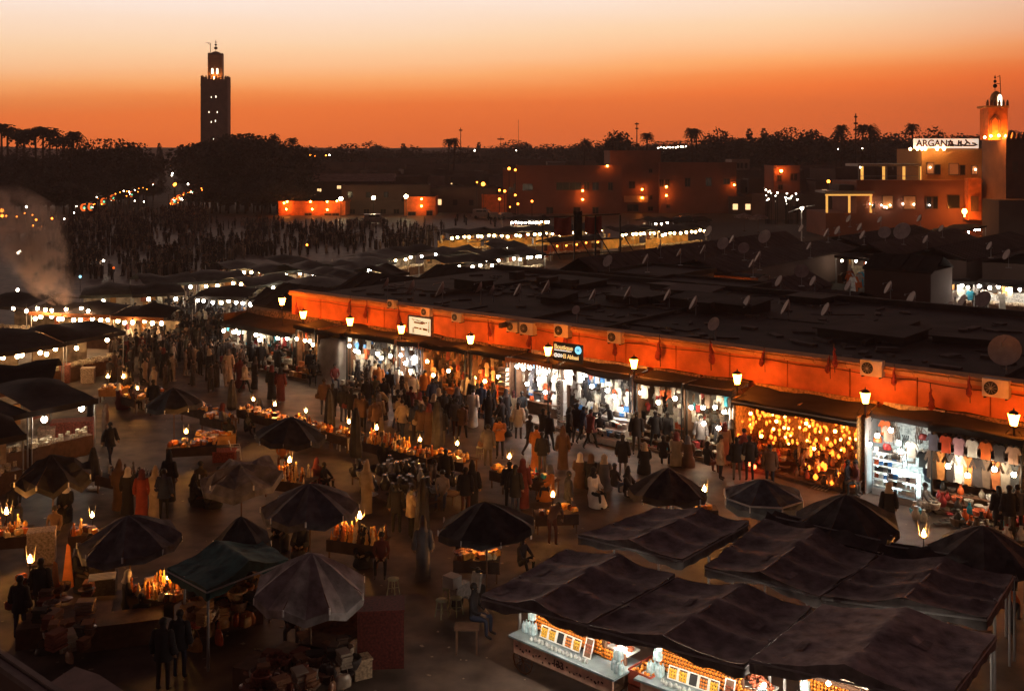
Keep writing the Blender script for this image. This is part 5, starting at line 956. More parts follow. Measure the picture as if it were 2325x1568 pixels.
for i in range(46):
    u = R.uniform(1905, 2330); u = R.choice([R.uniform(1900, 2005), R.uniform(2110, 2325), R.uniform(2150, 2235)]); v, z = (618, 2.2) if u < 2010 else (655, 2.0) if R.random() < .6 or u < 2150 else (550, 2.4)
    ware(R.choice(['dress', 'shirt', 'dress']), G(u, v + R.uniform(-6, 10), z), R.uniform(-.6, .2), 'mixed', 'hanging in the bright alleys behind the arcade', 'garments in the bright alleys', k=1.3)
for u, v, cnt in [(1745, 440, 10), (1790, 450, 10)]:                        # shopping street lamps left of restaurant
    for i in range(cnt): bulb(u + R.uniform(-10, 25), v + R.uniform(-12, 18), 215, r=R.choice([.07, .1, .14]), m=E_far, label='white lamp of the busy corner left of the restaurant', grp='lamps of the corner left of the restaurant', pole=True)
# ================================================================== PARASOLS
def canopy_mesh(r, h, n, sag, seed, jit=0):
    R.seed(seed); b = MB(); vs = [(0, 0, h)]; ring = 5
    for j in range(1, ring + 1):
        f = j / ring
        for i in range(n * 2):
            a = math.pi * i / n; rib = i % 2 == 0; rr = r * f * (1 if rib else 1 - .06 * f); z = h * (1 - f ** 1.25) - (0 if rib else sag * math.sin(math.pi * f * .5) * .8) + R.uniform(-.015, .015)
            vs.append((rr * math.cos(a), rr * math.sin(a) * (1 + R.uniform(-.015, .015)), z + (R.uniform(-.05, .03) if j == ring else 0) + jit * R.uniform(-1, .7) * f))
    m_ = n * 2; fs = [(0, 1 + i, 1 + (i + 1) % m_) for i in range(m_)] + [(1 + (j - 1) * m_ + i, 1 + j * m_ + i, 1 + j * m_ + (i + 1) % m_, 1 + (j - 1) * m_ + (i + 1) % m_) for j in range(1, ring) for i in range(m_)]
    o = len(vs)
    for i in range(m_): p = vs[1 + (ring - 1) * m_ + i]; vs.append((p[0] * 1.01, p[1] * 1.01, p[2] - .22))
    fs += [(1 + (ring - 1) * m_ + i, o + i, o + (i + 1) % m_, 1 + (ring - 1) * m_ + (i + 1) % m_) for i in range(m_)]
    b.add(vs, fs, 0, False); return b
def parasol(u, v, wpx, zr, col, label, n=8, h=.75, sag=.14, tilt=(0, 0), rz=0, seed=1, m=None):
    p = G(u, v, zr); r = wpx * (p.y / F) / 2 * 1.0; t = thing('market_parasol', label, 'parasol', (p.x, p.y, 0), rz)
    tilt = tilt if tilt != (0, 0) else (R.uniform(-.09, .09), R.uniform(-.09, .09)); b = canopy_mesh(r, h, n, sag, seed, .2 if 'crumpled' in label or 'shapeless' in label else .02); o = ob('canopy', b.mesh('canopy', m or M_canvas), t, (0, 0, zr), col=col, rot=(tilt[0], tilt[1], 0)); 
    b = MB(); b.tube((0, 0, 0), (0, 0, zr + h - .05), .03, n=8); b.tube((0, 0, 0), (0, 0, .12), .25, n=12); ob('pole', b.mesh('pole', M_wood), t)
    if 'rimmed' in label:
        b = MB(); e_ = [(r * math.cos(2 * math.pi * i / n), r * math.sin(2 * math.pi * i / n), zr + .02) for i in range(n)]
        for i in range(n): b.tube(e_[i], e_[(i + 1) % n], .035, n=4)
        ob('rim', b.mesh('rim', M_white), t)
    for i in range(n):
        a = 2 * math.pi * i / n; b = MB(); b.tube((0, 0, zr + h - .06), (r * math.cos(a), r * math.sin(a), zr - .03), .014, n=4); rb = ob('rib', b.mesh('rib', M_wood), t)
        b = MB(); b.tube((r * math.cos(a), r * math.sin(a), zr - .02), (r * math.cos(a), r * math.sin(a), zr - .2), .03, n=4); ob('rib_cap', b.mesh('rib_cap', M_white), t)
    return t
GR = (.11, .10, .10); DK = (.045, .04, .042)
parasol(295, 1222, 226, 2.3, (.12, .11, .115), 'grey parasol with pale seams behind the green tarp tent', seed=2, rz=.2, sag=.2)
parasol(705, 1330, 258, 2.5, (.30, .26, .25), 'largest pale grey parasol over the fruit cart', seed=3, rz=.5, h=.95, sag=.22)
parasol(704, 1146, 220, 2.3, (.11, .10, .11), 'dark grey scalloped parasol above the figurine table', seed=4, rz=.1, sag=.22)
parasol(660, 985, 160, 2.2, DK, 'dark parasol behind the bright table lamp left of the closed parasols', seed=5)
parasol(548, 1075, 190, 1.9, (.20, .18, .18), 'crumpled half-folded grey parasol with lit creases', seed=6, h=.4, sag=.38, tilt=(.12, -.1), n=6)
parasol(1105, 1190, 226, 2.3, DK, 'blackish parasol above the small round glowing table', seed=7, rz=.3)
parasol(1515, 1112, 180, 2.3, (.07, .055, .05), 'brown-black domed parasol behind the first flat canopy', seed=8, h=.8)
parasol(1732, 1125, 182, 2.2, (.14, .15, .16), 'white-rimmed parasol in front of the lantern shop', seed=9, h=.6, rz=.25)
parasol(1922, 1182, 236, 2.4, (.07, .065, .065), 'wide dark parasol in front of the glass counter', seed=10, rz=.15, h=.9)
parasol(2232, 1252, 236, 2.4, (.10, .09, .085), 'dark parasol with one pale seam at the right edge', seed=11, rz=.4, h=.8)
parasol(395, 915, 130, 2.2, DK, 'small dark parasol behind the glowing tables on the left', seed=12)
parasol(550, 1225, 130, 2.2, (.05, .045, .045), 'small blackish parasol just above the green tarp tent', seed=13)
parasol(120, 1075, 170, 2.3, DK, 'shapeless dark parasol on the left below the juice counter', seed=14, sag=.3)
parasol(2060, 625, 120, 3.0, (.12, .10, .09), 'flat beige sunshade in the alley behind the arcade', seed=15, h=.3); parasol(1690, 492, 44, 2.6, (.3, .2, .17), 'left pale parasol on the terrace before the restaurant corner', seed=16, h=.7); parasol(1722, 494, 44, 2.6, (.3, .2, .17), 'right pale parasol on the terrace before the restaurant corner', seed=17, h=.7)
def closed(u, v0, v1, label):
    p = G(u, v1); h = 1.7; 
    for _ in range(6): h += ((proj((p.x, p.y, h))[1] - v0) / (F / p.y))
    t = thing('closed_parasol', label, 'parasol', p, R.uniform(0, 6)); b = MB(); n = 14; prof = [(.05, h), (.10, h - .15), (.17, h - .5), (.21, h * .55), (.25, h * .3), (.22, h * .22)]
    vs = [(r * (1 + .22 * (i % 2)) * math.cos(2 * math.pi * i / n), r * (1 + .22 * (i % 2)) * math.sin(2 * math.pi * i / n), z) for r, z in prof for i in range(n)]
    b.add(vs, [(k * n + i, k * n + (i + 1) % n, (k + 1) * n + (i + 1) % n, (k + 1) * n + i)[::-1] for k in range(len(prof) - 1) for i in range(n)] + [tuple(range(n))]); ob('folded_canopy', b.mesh('folded_canopy', M_canvas), t, col=DK)
    b = MB(); b.tube((0, 0, 0), (0, 0, h), .03, n=6); b.tube((0, 0, 0), (0, 0, .1), .26, n=10); ob('pole', b.mesh('pole', M_metal), t)
for u, v0, v1, lb in [(527, 861, 948, 'fat closed parasol left of two small table lamps'), (590, 905, 946, 'short closed parasol between two small table lamps'), (748, 885, 1000, 'closed parasol standing before the walking couple'), (808, 925, 1068, 'tall closed parasol left of the long figurine table'), (993, 908, 1045, 'tallest closed parasol standing in the long figurine table'), (212, 1015, 1110, 'closed parasol on the left near the dim row of wares'), (959, 1085, 1245, 'closed parasol beside the person in the beige jacket'), (745, 1295, 1300, 'x')]:
    if lb != 'x': closed(u, v0, v1, lb)
# ================================================================== FLAT CANOPIES (lower right)
def flat_canopy(pts, ridge, ze, zr, col, label, drop=.32, seed=0, m=None, poles=True, seams=1):
    """pts: four eave corners L, B, R, N in pixels; ridge runs mid(B,R)->mid(N,L) when ridge == 1, else mid(L,B)->mid(R,N)"""
    q = [G(u, v, ze) for u, v in pts]
    if ridge == 0: q = [q[1], q[2], q[3], q[0]]
    c = sum(q, Vector()) / 4; t = thing('canopy_tent', label, 'canopy', (c.x, c.y, 0)); q = [p - Vector((c.x, c.y, 0)) for p in q]
    L, B, Rr, Nn = q; m0 = (B + Rr) / 2 + Vector((0, 0, zr - ze)); m1 = (Nn + L) / 2 + Vector((0, 0, zr - ze))       # ridge ends
    b = MB(); nu, nv = 24, 20; vs = []
    for j in range(nv + 1):
        f = j / nv
        for i in range(nu + 1):
            g = i / nu; e = L.lerp(B, g); e2 = Nn.lerp(Rr, g); rd = m1.lerp(m0, g)
            p = e.lerp(rd, f * 2) if f <= .5 else rd.lerp(e2, f * 2 - 1)
            n_ = noise.noise(Vector((p.x * .9 + seed, p.y * .9, seed))); cr = abs(math.sin((g * 3.0) * math.pi)) * .10; sg = math.sin(math.pi * ((f * 2) % 1)) * .10
            vs.append((p.x, p.y, p.z + .08 * n_ + .035 * noise.noise(Vector((p.x * 4, p.y * 2.2, seed + 9))) - sg + (-cr if seams else 0) * (1 if .02 < f < .98 else .3)))
    b.add(vs, [(j * (nu + 1) + i, (j + 1) * (nu + 1) + i, (j + 1) * (nu + 1) + i + 1, j * (nu + 1) + i + 1)[::-1] for j in range(nv) for i in range(nu)], 0, True)
    ob('roof_cloth', b.mesh('roof_cloth', m or M_canvas), t, col=col)
    b = MB(); per = [vs[i] for i in range(nu + 1)] + [vs[j * (nu + 1) + nu] for j in range(1, nv + 1)] + [vs[nv * (nu + 1) + i] for i in range(nu - 1, -1, -1)] + [vs[j * (nu + 1)] for j in range(nv - 1, 0, -1)]
    n = len(per); lo = [(x * 1.004, y * 1.004, z - drop - .03 * math.sin(i * 1.3)) for i, (x, y, z) in enumerate(per)]
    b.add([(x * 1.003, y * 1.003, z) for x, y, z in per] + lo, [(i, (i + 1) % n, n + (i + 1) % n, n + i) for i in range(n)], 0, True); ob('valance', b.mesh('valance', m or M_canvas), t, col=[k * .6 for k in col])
    for p in (B, Rr, L.lerp(B, .4), Nn.lerp(Rr, .4)): b = MB(); b.tube((p.x * .96, p.y * .96, 0), (p.x * .96, p.y * .96, ze), .04, n=6); ob('pole', b.mesh('pole', M_metal), t)
    b = MB(); b.tube(m0 - Vector((0, 0, .08)), m1 - Vector((0, 0, .08)), .03, n=5)
    for e0, e1 in ((L, B), (B, Rr), (Rr, Nn), (Nn, L)): b.tube(e0 - Vector((0, 0, .08)), e1 - Vector((0, 0, .08)), .03, n=5)
    ob('frame', b.mesh('frame', M_metal), t)
    for _ in range(3):                                  # sewn-on strips and folded edges lying on the cloth
        j = R.randint(1, nv - 3); i = R.randint(1, nu - 4); w_ = nu + 1; f_ = R.choice([.7, 1.25, .8]); g = [vs[j * w_ + i], vs[j * w_ + i + 3], vs[(j + 1) * w_ + i + 3], vs[(j + 1) * w_ + i]]; b = MB()
        for a_ in range(3): q_ = [vs[j * w_ + i + a_], vs[j * w_ + i + a_ + 1], vs[(j + 1) * w_ + i + a_ + 1], vs[(j + 1) * w_ + i + a_]]; b.add([(x, y, z + .02) for x, y, z in q_], [(3, 2, 1, 0)])
        ob('sewn_patch', b.mesh('sewn_patch', m or M_canvas), t, col=[k * f_ for k in col])
    return t
BR = (.27, .235, .225)
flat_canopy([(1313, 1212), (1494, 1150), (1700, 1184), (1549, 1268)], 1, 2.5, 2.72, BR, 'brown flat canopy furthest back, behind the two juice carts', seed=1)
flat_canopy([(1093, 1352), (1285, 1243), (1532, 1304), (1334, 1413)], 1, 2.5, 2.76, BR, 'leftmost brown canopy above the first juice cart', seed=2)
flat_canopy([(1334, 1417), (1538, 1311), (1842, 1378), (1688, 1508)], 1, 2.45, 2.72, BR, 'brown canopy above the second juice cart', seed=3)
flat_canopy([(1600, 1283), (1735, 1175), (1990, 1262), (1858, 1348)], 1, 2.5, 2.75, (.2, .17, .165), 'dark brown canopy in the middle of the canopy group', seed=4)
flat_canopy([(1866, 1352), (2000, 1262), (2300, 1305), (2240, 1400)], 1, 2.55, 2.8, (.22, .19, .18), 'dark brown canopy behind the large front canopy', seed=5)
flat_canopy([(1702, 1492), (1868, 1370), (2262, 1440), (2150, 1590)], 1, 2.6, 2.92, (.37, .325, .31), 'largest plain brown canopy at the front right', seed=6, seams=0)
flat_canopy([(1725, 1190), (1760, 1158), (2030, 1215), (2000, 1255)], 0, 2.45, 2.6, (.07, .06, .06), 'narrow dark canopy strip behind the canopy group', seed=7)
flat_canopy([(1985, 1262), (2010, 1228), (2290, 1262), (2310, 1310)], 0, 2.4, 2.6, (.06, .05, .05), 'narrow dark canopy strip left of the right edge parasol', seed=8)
flat_canopy([(380, 1290), (590, 1222), (655, 1268), (470, 1338)], 0, 2.3, 2.7, (.05, .13, .12), 'green tarp tent left of the largest parasol', seed=9, seams=0)
PAL['rusty'] = [((.28, .12, .06), 'rust'), ((.12, .06, .04), 'dark brown'), ((.35, .2, .12), 'tan'), ((.05, .035, .03), 'black'), ((.4, .3, .22), 'pale'), ((.2, .05, .03), 'dark red')]
# ================================================================== TABLES WITH WARES AND GAS LAMPS
E_gas = mat('gas_flame', emit=(1, .40, .08), strength=520)
PAL['glow'] = [((.88, .45, .10), 'golden'), ((.85, .52, .2), 'sand'), ((.85, .30, .04), 'orange'), ((.12, .04, .02), 'dark brown'), ((.88, .66, .36), 'pale'), ((.6, .16, .03), 'rust')]
b = MB(); b.tube((0, 0, 0), (0, 0, .42), .015, n=5); b.lathe([(.1, 0), (.1, .05), (.02, .08)], 8); b.lathe([(.05, .42), (.06, .45)], 8); lst = b.mesh('stand', M_dark)
b = MB(); b.lathe([(.015, 0), (.045, .03), (.05, .07), (.03, .12), (.012, .17), (.001, .2)], 8); lgl = b.mesh('flame', E_gas)
b = MB()
for i in range(4): a = i * 1.57; b.tube((.1 * math.cos(a), .1 * math.sin(a), .44), (.16 * math.cos(a), .16 * math.sin(a), .8), .006, n=3)
lwr = b.mesh('reflector_wires', M_metal)
def gaslamp(p, label, k=1.0, stand=True, m=None):
    k *= .78
    t = thing('gas_lamp', label, 'lamp', p, R.uniform(0, 6), 'gas lamps on the square')
    if stand: ob('stand', lst, t, sc_=k)
    ob('flame', lgl if m is None else m, t, (0, 0, .43 * k), sc_=k); ob('reflector_wires', lwr, t, sc_=k); return t
FIG = {}
b = MB(); b.lathe([(.05, 0), (.055, .02), (.03, .08), (.04, .14), (.03, .2), (.012, .24), (.03, .27), (.02, .31), (.001, .33)], 7); FIG['figurine'] = b.mesh('figurine', M_gloss)
b = MB(); b.lathe([(.06, 0), (.075, .05), (.06, .11), (.03, .13), (.035, .16)], 8); FIG['jar'] = b.mesh('jar', M_gloss)
b = MB(); b.lathe([(.035, 0), (.035, .16), (.012, .2), (.012, .25)], 7); FIG['bottle'] = b.mesh('bottle', M_gloss)
b = MB(); b.box((0, 0, .05), (.2, .13, .1)); b.box((0, 0, .11), (.17, .1, .02)); FIG['box'] = b.mesh('box', M_gloss)
b = MB(); b.lathe([(.02, 0), (.11, .02), (.13, .06), (.12, .06), (.02, .02)], 10); FIG['bowl'] = b.mesh('bowl', M_gloss)
def table(u, v, w_, d_, rz, kinds, pal, where, n=24, lamp=None, hgt=.75, cloth=None, lk=1.0):
    p = G(u, v, hgt); t = thing('vendor_table', 'vendor table ' + where, 'table', (p.x, p.y, 0), rz); b = MB(); b.box((0, 0, hgt - .02), (w_, d_, .04)); 
    ob('tabletop', b.mesh('tabletop', M_wood), t)
    for sx in (-1, 1):
        for sy in (-1, 1): b = MB(); b.box((sx * (w_ / 2 - .06), sy * (d_ / 2 - .06), hgt / 2 - .02), (.05, .05, hgt - .04)); ob('leg', b.mesh('leg', M_wood), t)
    if cloth is None and kinds: cloth = (.07, .04, .03)
    if cloth: b = MB(); b.box((0, 0, hgt + .006), (w_ + .04, d_ + .04, .008)); b.box((0, -d_ / 2 - .025, hgt - .2), (w_ + .04, .01, .4)); b.box((-w_ / 2 - .025, 0, hgt - .2), (.01, d_ + .03, .4)); ob('cloth', b.mesh('cloth', M_cloth), t, col=cloth)
    if kinds: 
        cr, sr = math.cos(rz), math.sin(rz)
        for i in range(n):
            x, y = R.uniform(-.46, .46) * w_, R.uniform(-.44, .44) * d_
            if 'figurine' in kinds and R.random() < .5: y = R.choice([-.42, .42, .1]) * d_
            kd = R.choice(kinds); c, cn = R.choice(PAL[pal]); o = ob(kd, FIG[kd], None, (p.x + x * cr - y * sr, p.y + x * sr + y * cr, hgt + .01), R.uniform(0, 6), col=c, sc_=R.uniform(1.0, 1.7))
            tag(o, ' '.join(('%s %s on the table %s' % (cn, kd, where)).split()[:16]), kd, 'wares on the table ' + where, same=True)
    if lamp:
        for (lx, ly) in lamp: cr, sr = math.cos(rz), math.sin(rz); gaslamp((p.x + lx * cr - ly * sr, p.y + lx * sr + ly * cr, hgt + .01), 'gas lamp burning on the table ' + where, lk)
    return t
TB = ['figurine', 'jar', 'bottle', 'box']; AR = ARZ
R.seed(55)
table(455, 925, 2.2, 1.0, AR, ['box', 'jar', 'bowl'], 'glow', 'furthest left in the glowing row', 26)
table(497, 948, 1.8, 1.0, AR, ['box', 'jar'], 'glow', 'left of the fat closed parasol', 18)
table(437, 1008, 2.2, 1.2, AR + .9, ['box', 'bowl', 'jar'], 'glow', 'with heaped wares left of the white plastic chair', 34, [(-.3, .2)], lk=1.4)
table(490, 985, 1.9, 1.0, AR + .9, ['box', 'bowl'], 'glow', 'covered with bright cloth behind the heaped one', 18, None, cloth=(.6, .32, .12))
table(568, 930, 1.2, .8, AR, ['jar', 'box'], 'glow', 'with one lamp left of the short closed parasol', 10, [(0, .2)], lk=1.3)
table(622, 945, 2.8, .9, AR, ['box', 'jar', 'bowl'], 'glow', 'long and bright right of the short closed parasol', 36, [(-.3, .3)], lk=1.3)
table(690, 958, 2.0, .9, AR, ['box', 'bottle'], 'glow', 'behind the dark parasol', 20, [(-.2, .3)], lk=1.2)
table(735, 972, 2.0, .9, AR, ['box', 'jar'], 'glow', 'left of the closed parasol before the couple', 22)
table(785, 985, 1.2, .9, AR, ['box', 'jar'], 'glow', 'between two closed parasols', 12, [(0, .2)], lk=1.4)
table(875, 1008, 2.6, .9, AR, ['figurine', 'jar', 'figurine'], 'glow', 'crowded with figurines right of the tall closed parasol', 46, [(-.8, .2)], lk=1.5)
table(940, 1026, 2.4, .9, AR, TB, 'glow', 'middle part of the long figurine table', 36, [(.1, .3)], lk=1.3)
table(1028, 1036, 2.2, 1.0, AR, ['box', 'bowl', 'jar'], 'glow', 'right of the tallest closed parasol', 30, [(0, .3)], lk=1.3)
table(662, 1085, 2.0, 1.1, AR + .3, ['figurine', 'bottle', 'figurine'], 'glow', 'with figurines beside the crumpled parasol', 44, [(-.3, .3)], lk=1.6)
table(815, 1222, 2.0, 1.0, -.35, ['figurine', 'bottle', 'figurine'], 'glow', 'of standing figurines under the strongest gas lamp', 60, [(-.1, .25)], lk=1.8)
table(1085, 1262, 1.5, .9, -.1, ['bowl', 'box', 'jar'], 'glow', 'small and round-looking under the blackish parasol', 30, [(.1, .2)], lk=1.4)
table(1150, 1068, 1.1, .9, AR, ['box', 'bowl'], 'glow', 'left one of two in front of the person in orange shirt', 14, [(0, .2)], lk=1.4)
table(1180, 1082, 1.3, .9, AR, ['box', 'bowl'], 'glow', 'right one of two in front of the person in orange shirt', 20, [(0, .3)], lk=1.3)
table(1225, 1085, 1.6, .8, AR, ['box', 'bowl', 'bottle'], 'mixed', 'dim with pale wares before the djellaba man', 18)
table(1262, 1160, 1.6, .8, .1, ['box'], 'glow', 'of the bending person with bare legs', 8, [(-.1, .1)], lk=1.5)
table(365, 1345, 1.9, 1.1, -.4, TB, 'glow', 'glowing beneath the green tarp tent', 50, [(.2, .1)], lk=1.2)
table(8, 1208, 1.8, 1.2, .2, TB, 'glow', 'at the left edge with a bright lamp', 40, [(.05, .2)], lk=1.7)
table(192, 1208, 1.0, .7, .3, ['figurine', 'box'], 'glow', 'small and dim behind the grey seamed parasol', 10, [(.25, .1)], lk=1.4)
table(65, 1322, .8, .6, 0, ['box'], 'glow', 'tall stand with lamp in the lower left', 6, [(0, .1)], hgt=1.0, lk=1.7)
table(262, 880, 1.6, .9, .1, ['box', 'bowl'], 'glow', 'with two flames in front of the broad lit stall', 22, [(-.5, .3), (.4, .2)], lk=1.5, cloth=(.5, .25, .1))
table(305, 902, 1.4, .8, AR, ['box'], 'glow', 'small with one flame left of the small dark parasol', 8, [(0, .2)], lk=1.2)
table(345, 886, 1.4, .8, AR, ['box', 'bowl'], 'glow', 'reddish before the crowd on the left', 12)
table(330, 1090, 2.6, .9, AR + .2, ['bottle', 'jar', 'figurine'], 'dim', 'with a dim row of pale bottles on the left', 60)
table(265, 1080, 1.6, .8, AR + .2, ['bottle', 'jar'], 'dim', 'dim with small bottles left of the pale bottle row', 24)
table(1600, 1152, .9, .6, 0, ['box'], 'glow', 'under the lamp between parasols', 5, [(0, .1)], lk=1.7)
table(2100, 1262, .8, .6, 0, ['box'], 'glow', 'with a lamp beside the right edge parasol', 4, [(0, .1)], lk=1.7, hgt=1.3)
table(1060, 1420, .7, .5, 0, None, None, 'low in the dark left of the leftmost brown canopy', 0)
# pots heap: dark shiny ware covering low tables
for k, (u, v) in enumerate([(850, 1085), (905, 1080), (960, 1078), (880, 1120), (940, 1130), (1000, 1110)]):
    table(u, v, 2.0, 1.1, AR + R.uniform(-.2, .2), None, None, ['first', 'second', 'third', 'fourth', 'fifth', 'sixth'][k] + ' of the low ones heaped with dark pots', 0, hgt=.4)
    p = G(u, v, .42)
    for i in range(16):
        o = ob('pot', WARE[R.choice(['pot', 'pot', 'basket', 'plate'])], None, (p.x + R.uniform(-.9, .9), p.y + R.uniform(-.6, .6), .42 + R.uniform(0, .25)), R.uniform(0, 6), col=R.choice([(.03, .03, .035), (.05, .045, .04), (.4, .4, .42)]), sc_=R.uniform(.9, 1.5)); tag(o, 'dark glazed pot in the heap behind the beige jacket person', 'pot', 'dark pots heaped on low tables', same=True)
# ================================================================== JUICE CARTS
E_cart = mat('cart_lamp_and_fill', emit=(1, .88, .72), strength=560)
b = MB(); b.ball((0, 0, 0), .042, 7, 5); FO = b.mesh('orange', mat('orange_peel', (.75, .22, .02), rough=.45, vary=.2, scale=8)); b = MB(); b.ball((0, 0, 0), .05, 7, 5); FA = b.mesh('apple', mat('dark_apple', (.28, .07, .03), rough=.4, vary=.4, scale=8))
b = MB(); b.ball((0, 0, 0), .05, 7, 5, sz=1.3); FM = b.mesh('lemon', mat('lemon_yellow', (.75, .42, .04), rough=.45, vary=.2, scale=8))
def cart(u0, v0, u1, v1, label, flip=False, num=True):
    zc = 1.05; a, c = G(u0, v0, zc), G(u1, v1, zc); mid = (a + c) / 2; w_ = (c - a).length; rz = math.atan2(c.y - a.y, c.x - a.x)
    t = thing('juice_cart', label, 'cart', (mid.x, mid.y, 0), rz); W2 = w_ / 2; wh = label.split(' cart')[0]
    b = MB(); b.box((0, .62, zc - .02), (w_, 1.3, .05)); ob('counter_top', b.mesh('counter_top', mat('zinc', (.20, .25, .26), rough=.4, vary=.3, scale=3)), t)
    b = MB(); b.box((.05, .04, zc - .24), (w_ - .25, .04, .40)); ob('front_board', b.mesh('front_board', mat('cream_board', (.75, .45, .32), vary=.4, scale=3)), t)
    b = MB()
    for i in range(26): x = -W2 * .84 + w_ * .84 * i / 26 + R.uniform(-.02, .02); b.box((x, .015, zc - .2 + R.uniform(-.08, .03) - .05 * (i % 3)), (R.uniform(.03, .09), .012, R.uniform(.02, .07)), 0, 0, 0, R.uniform(-.8, .8))
    ob('painted_script', b.mesh('painted_script', M_brown), t)
    o = ob('painted_number', text_mesh('133', .26, .006, M_brown), t, (-.25, .012, zc - .33), rot=(rad(90), 0, 0))
    for x in (-W2 + .35, W2 - .35):
        b = MB()
        for i in range(10): a0, a1 = i * .628, (i + 1) * .628; b.tube((.36 * math.cos(a0), 0, .36 * math.sin(a0)), (.36 * math.cos(a1), 0, .36 * math.sin(a1)), .028, n=4); b.tube((0, 0, 0), (.36 * math.cos(a0), 0, .36 * math.sin(a0)), .014, n=3)
        ob('wheel', b.mesh('wheel', M_wood), t, (x, .2, .38)); ob('wheel', bpy.data.meshes[t.children[-1].data.name], t, (x, 1.1, .38))
    b = MB(); b.box((0, .65, .55), (w_ - .5, 1.0, .12)); b.box((0, .65, .8), (w_ - .35, .08, .4)); ob('chassis', b.mesh('chassis', M_wood), t)
    # stepped fruit rack with frames
    b = MB(); b.box((-.25, .78, zc + .35), (w_ * .66, .06, .70)); b.box((W2 - .62, .8, zc + .14), (.8, .06, .3)); ob('fruit_rack', b.mesh('fruit_rack', M_wood), t); b = MB()
    x0, x1 = -.25 - w_ * .33, -.25 + w_ * .33; b.box((-.25, .74, zc + .72), (w_ * .66, .14, .02)); 
    ob('rack_edge', b.mesh('rack_edge', M_wood), t)
    nx = int((x1 - x0) / .088); cr, sr = math.cos(rz), math.sin(rz)
    def wp(x, y, z): return (mid.x + x * cr - y * sr, mid.y + x * sr + y * cr, z)
    heap = MB() if wh.startswith('third') else None
    for j in range(7):
        for i in range(nx):
            if j < 1: continue
            if heap: heap.ball(wp(x0 + .05 + i * .088, .65, zc + .06 + j * .092), .042, 7, 5); continue
            tag(ob('orange', FO, None, wp(x0 + .05 + i * .088 + (j % 2) * .03, (.70 - (6 - j) * .014), zc + .06 + j * .092), 0), 'orange in the wall of oranges on the ' + wh, 'orange', 'oranges of the ' + wh, same=True)
    if heap: tag(ob('oranges', heap.mesh('oranges', MATS['orange_peel']), None), kind='stuff')
    for j in range(3):
        for i in range(0 if heap else 8): tag(ob('orange', FO, None, wp(W2 - .98 + i * .09, .74, zc + .05 + j * .09), 0), 'orange in the short stack on the ' + wh, 'orange', 'oranges of the ' + wh, same=True)
    for i in range(46):
        r_ = R.random() ** .5 * .33; a_ = R.uniform(0, 6.28); tag(ob('apple', FA, None, wp(W2 - .62 + r_ * math.cos(a_) * 1.2, 1.05 + r_ * math.sin(a_) * .7, zc + .32 + (.33 - r_) * .75), 0), 'reddish fruit in the mound on the ' + wh, 'fruit', 'mound fruit of the ' + wh, same=True)
    b = MB(); b.box((W2 - .62, 1.05, zc + .26), (.9, .55, .04)); ob('mound_tray', b.mesh('mound_tray', M_white), t)
    # framed trays leaning on the rack
    for i, (fm, nm) in enumerate([(FM, 'lemons'), (FM, 'lemons'), (None, 'dark cloth'), (FO, 'oranges'), (FM, 'lemons'), (FA, 'dark fruit')]):
        x = -W2 * .52 + i * .29; big = i == 5; z = zc + .19; s_ = .15
        if big: x += .12
        tr = thing('fruit_tray', 'white-framed leaning tray of %s, number %d from left on the %s' % (nm, i + 1, wh), 'tray', wp(x, .5, z + (.05 if big else 0)), rz, 'framed trays of the ' + wh); b = MB(); hh = .24 if big else .15
        for q in [((0, 0, hh), (.27, .03, .025)), ((0, 0, -hh), (.27, .03, .025)), ((-.125, 0, 0), (.025, .03, hh * 2)), ((.125, 0, 0), (.025, .03, hh * 2))]: b.box(*q)
        ob('frame', b.mesh('frame', M_white), tr, rot=(-.35, 0, 0)); b = MB(); b.box((0, .02, 0), (.24, .02, hh * 2)); ob('base', b.mesh('base', M_dark if fm is None else M_wood), tr, rot=(-.35, 0, 0))
        if fm is not None:
            for jj in range(4 if big else 3):
                for ii in range(3): ob('fruit', fm, tr, (-.075 + ii * .075, -.02 + .03 * jj * .4, -hh + .05 + jj * .082), sc_=.75)
    # wrapped bottles packs and glass jars at both ends
    for i, (x, y, z) in enumerate([(-W2 + .22, .5, zc + .0), (-W2 + .45, .5, zc), (-W2 + .34, .62, zc + .34), (W2 - .3, .45, zc), (W2 - .12, .35, zc), (W2 - .22, .45, zc + .3)]):
        o = thing('bottle_pack', 'clear wrapped pack of water bottles, ' + ['left low', 'second low', 'stacked on top at left', 'at the right end', 'rightmost low', 'stacked on top at right'][i] + ' on the ' + wh, 'bottles', wp(x, y, z), rz, 'bottle packs of the ' + wh)
        b = MB()
        for p_ in (-.06, .06):
            for q_ in (-.06, .06): b.lathe([(.05, 0), (.055, .05), (.05, .2), (.02, .27), (.02, .3)], 8, (p_, q_, 0))
        ob('bottles', b.mesh('bottles', mat('clear_plastic', (.45, .62, .66), rough=.15, vary=.3, scale=9)), o); b = MB(); b.lathe([(.13, .0), (.14, .1), (.135, .25), (.06, .31)], 10); ob('wrapping', b.mesh('wrapping', mat('film', (.6, .72, .74), rough=.2, vary=.4, scale=12)), o, sc_=(.8, .8, .85))
    for i in range(16): tag(ob('glass_tumbler', FIG['jar'], None, wp(-W2 + .7 + i * .13, .18 + R.uniform(-.04, .04), zc + .01), 0, col=(.5, .52, .5), sc_=.7), 'small glass tumbler lined along the counter of the ' + wh, 'glass', 'tumblers of the ' + wh, same=True)
    b = MB()
    for i in range(14): b.ball((-.25 - w_ * .28 + i * w_ * .045, .84, zc + .76 + R.uniform(0, .04)), R.uniform(.06, .1), 7, 5)
    tag(ob('plastic_bags', b.mesh('plastic_bags', M_cloth), None, (mid.x, mid.y, 0), rz, col=(.75, .6, .45)), 'crumpled pale bags along the top of the rack of the ' + wh, 'bags')
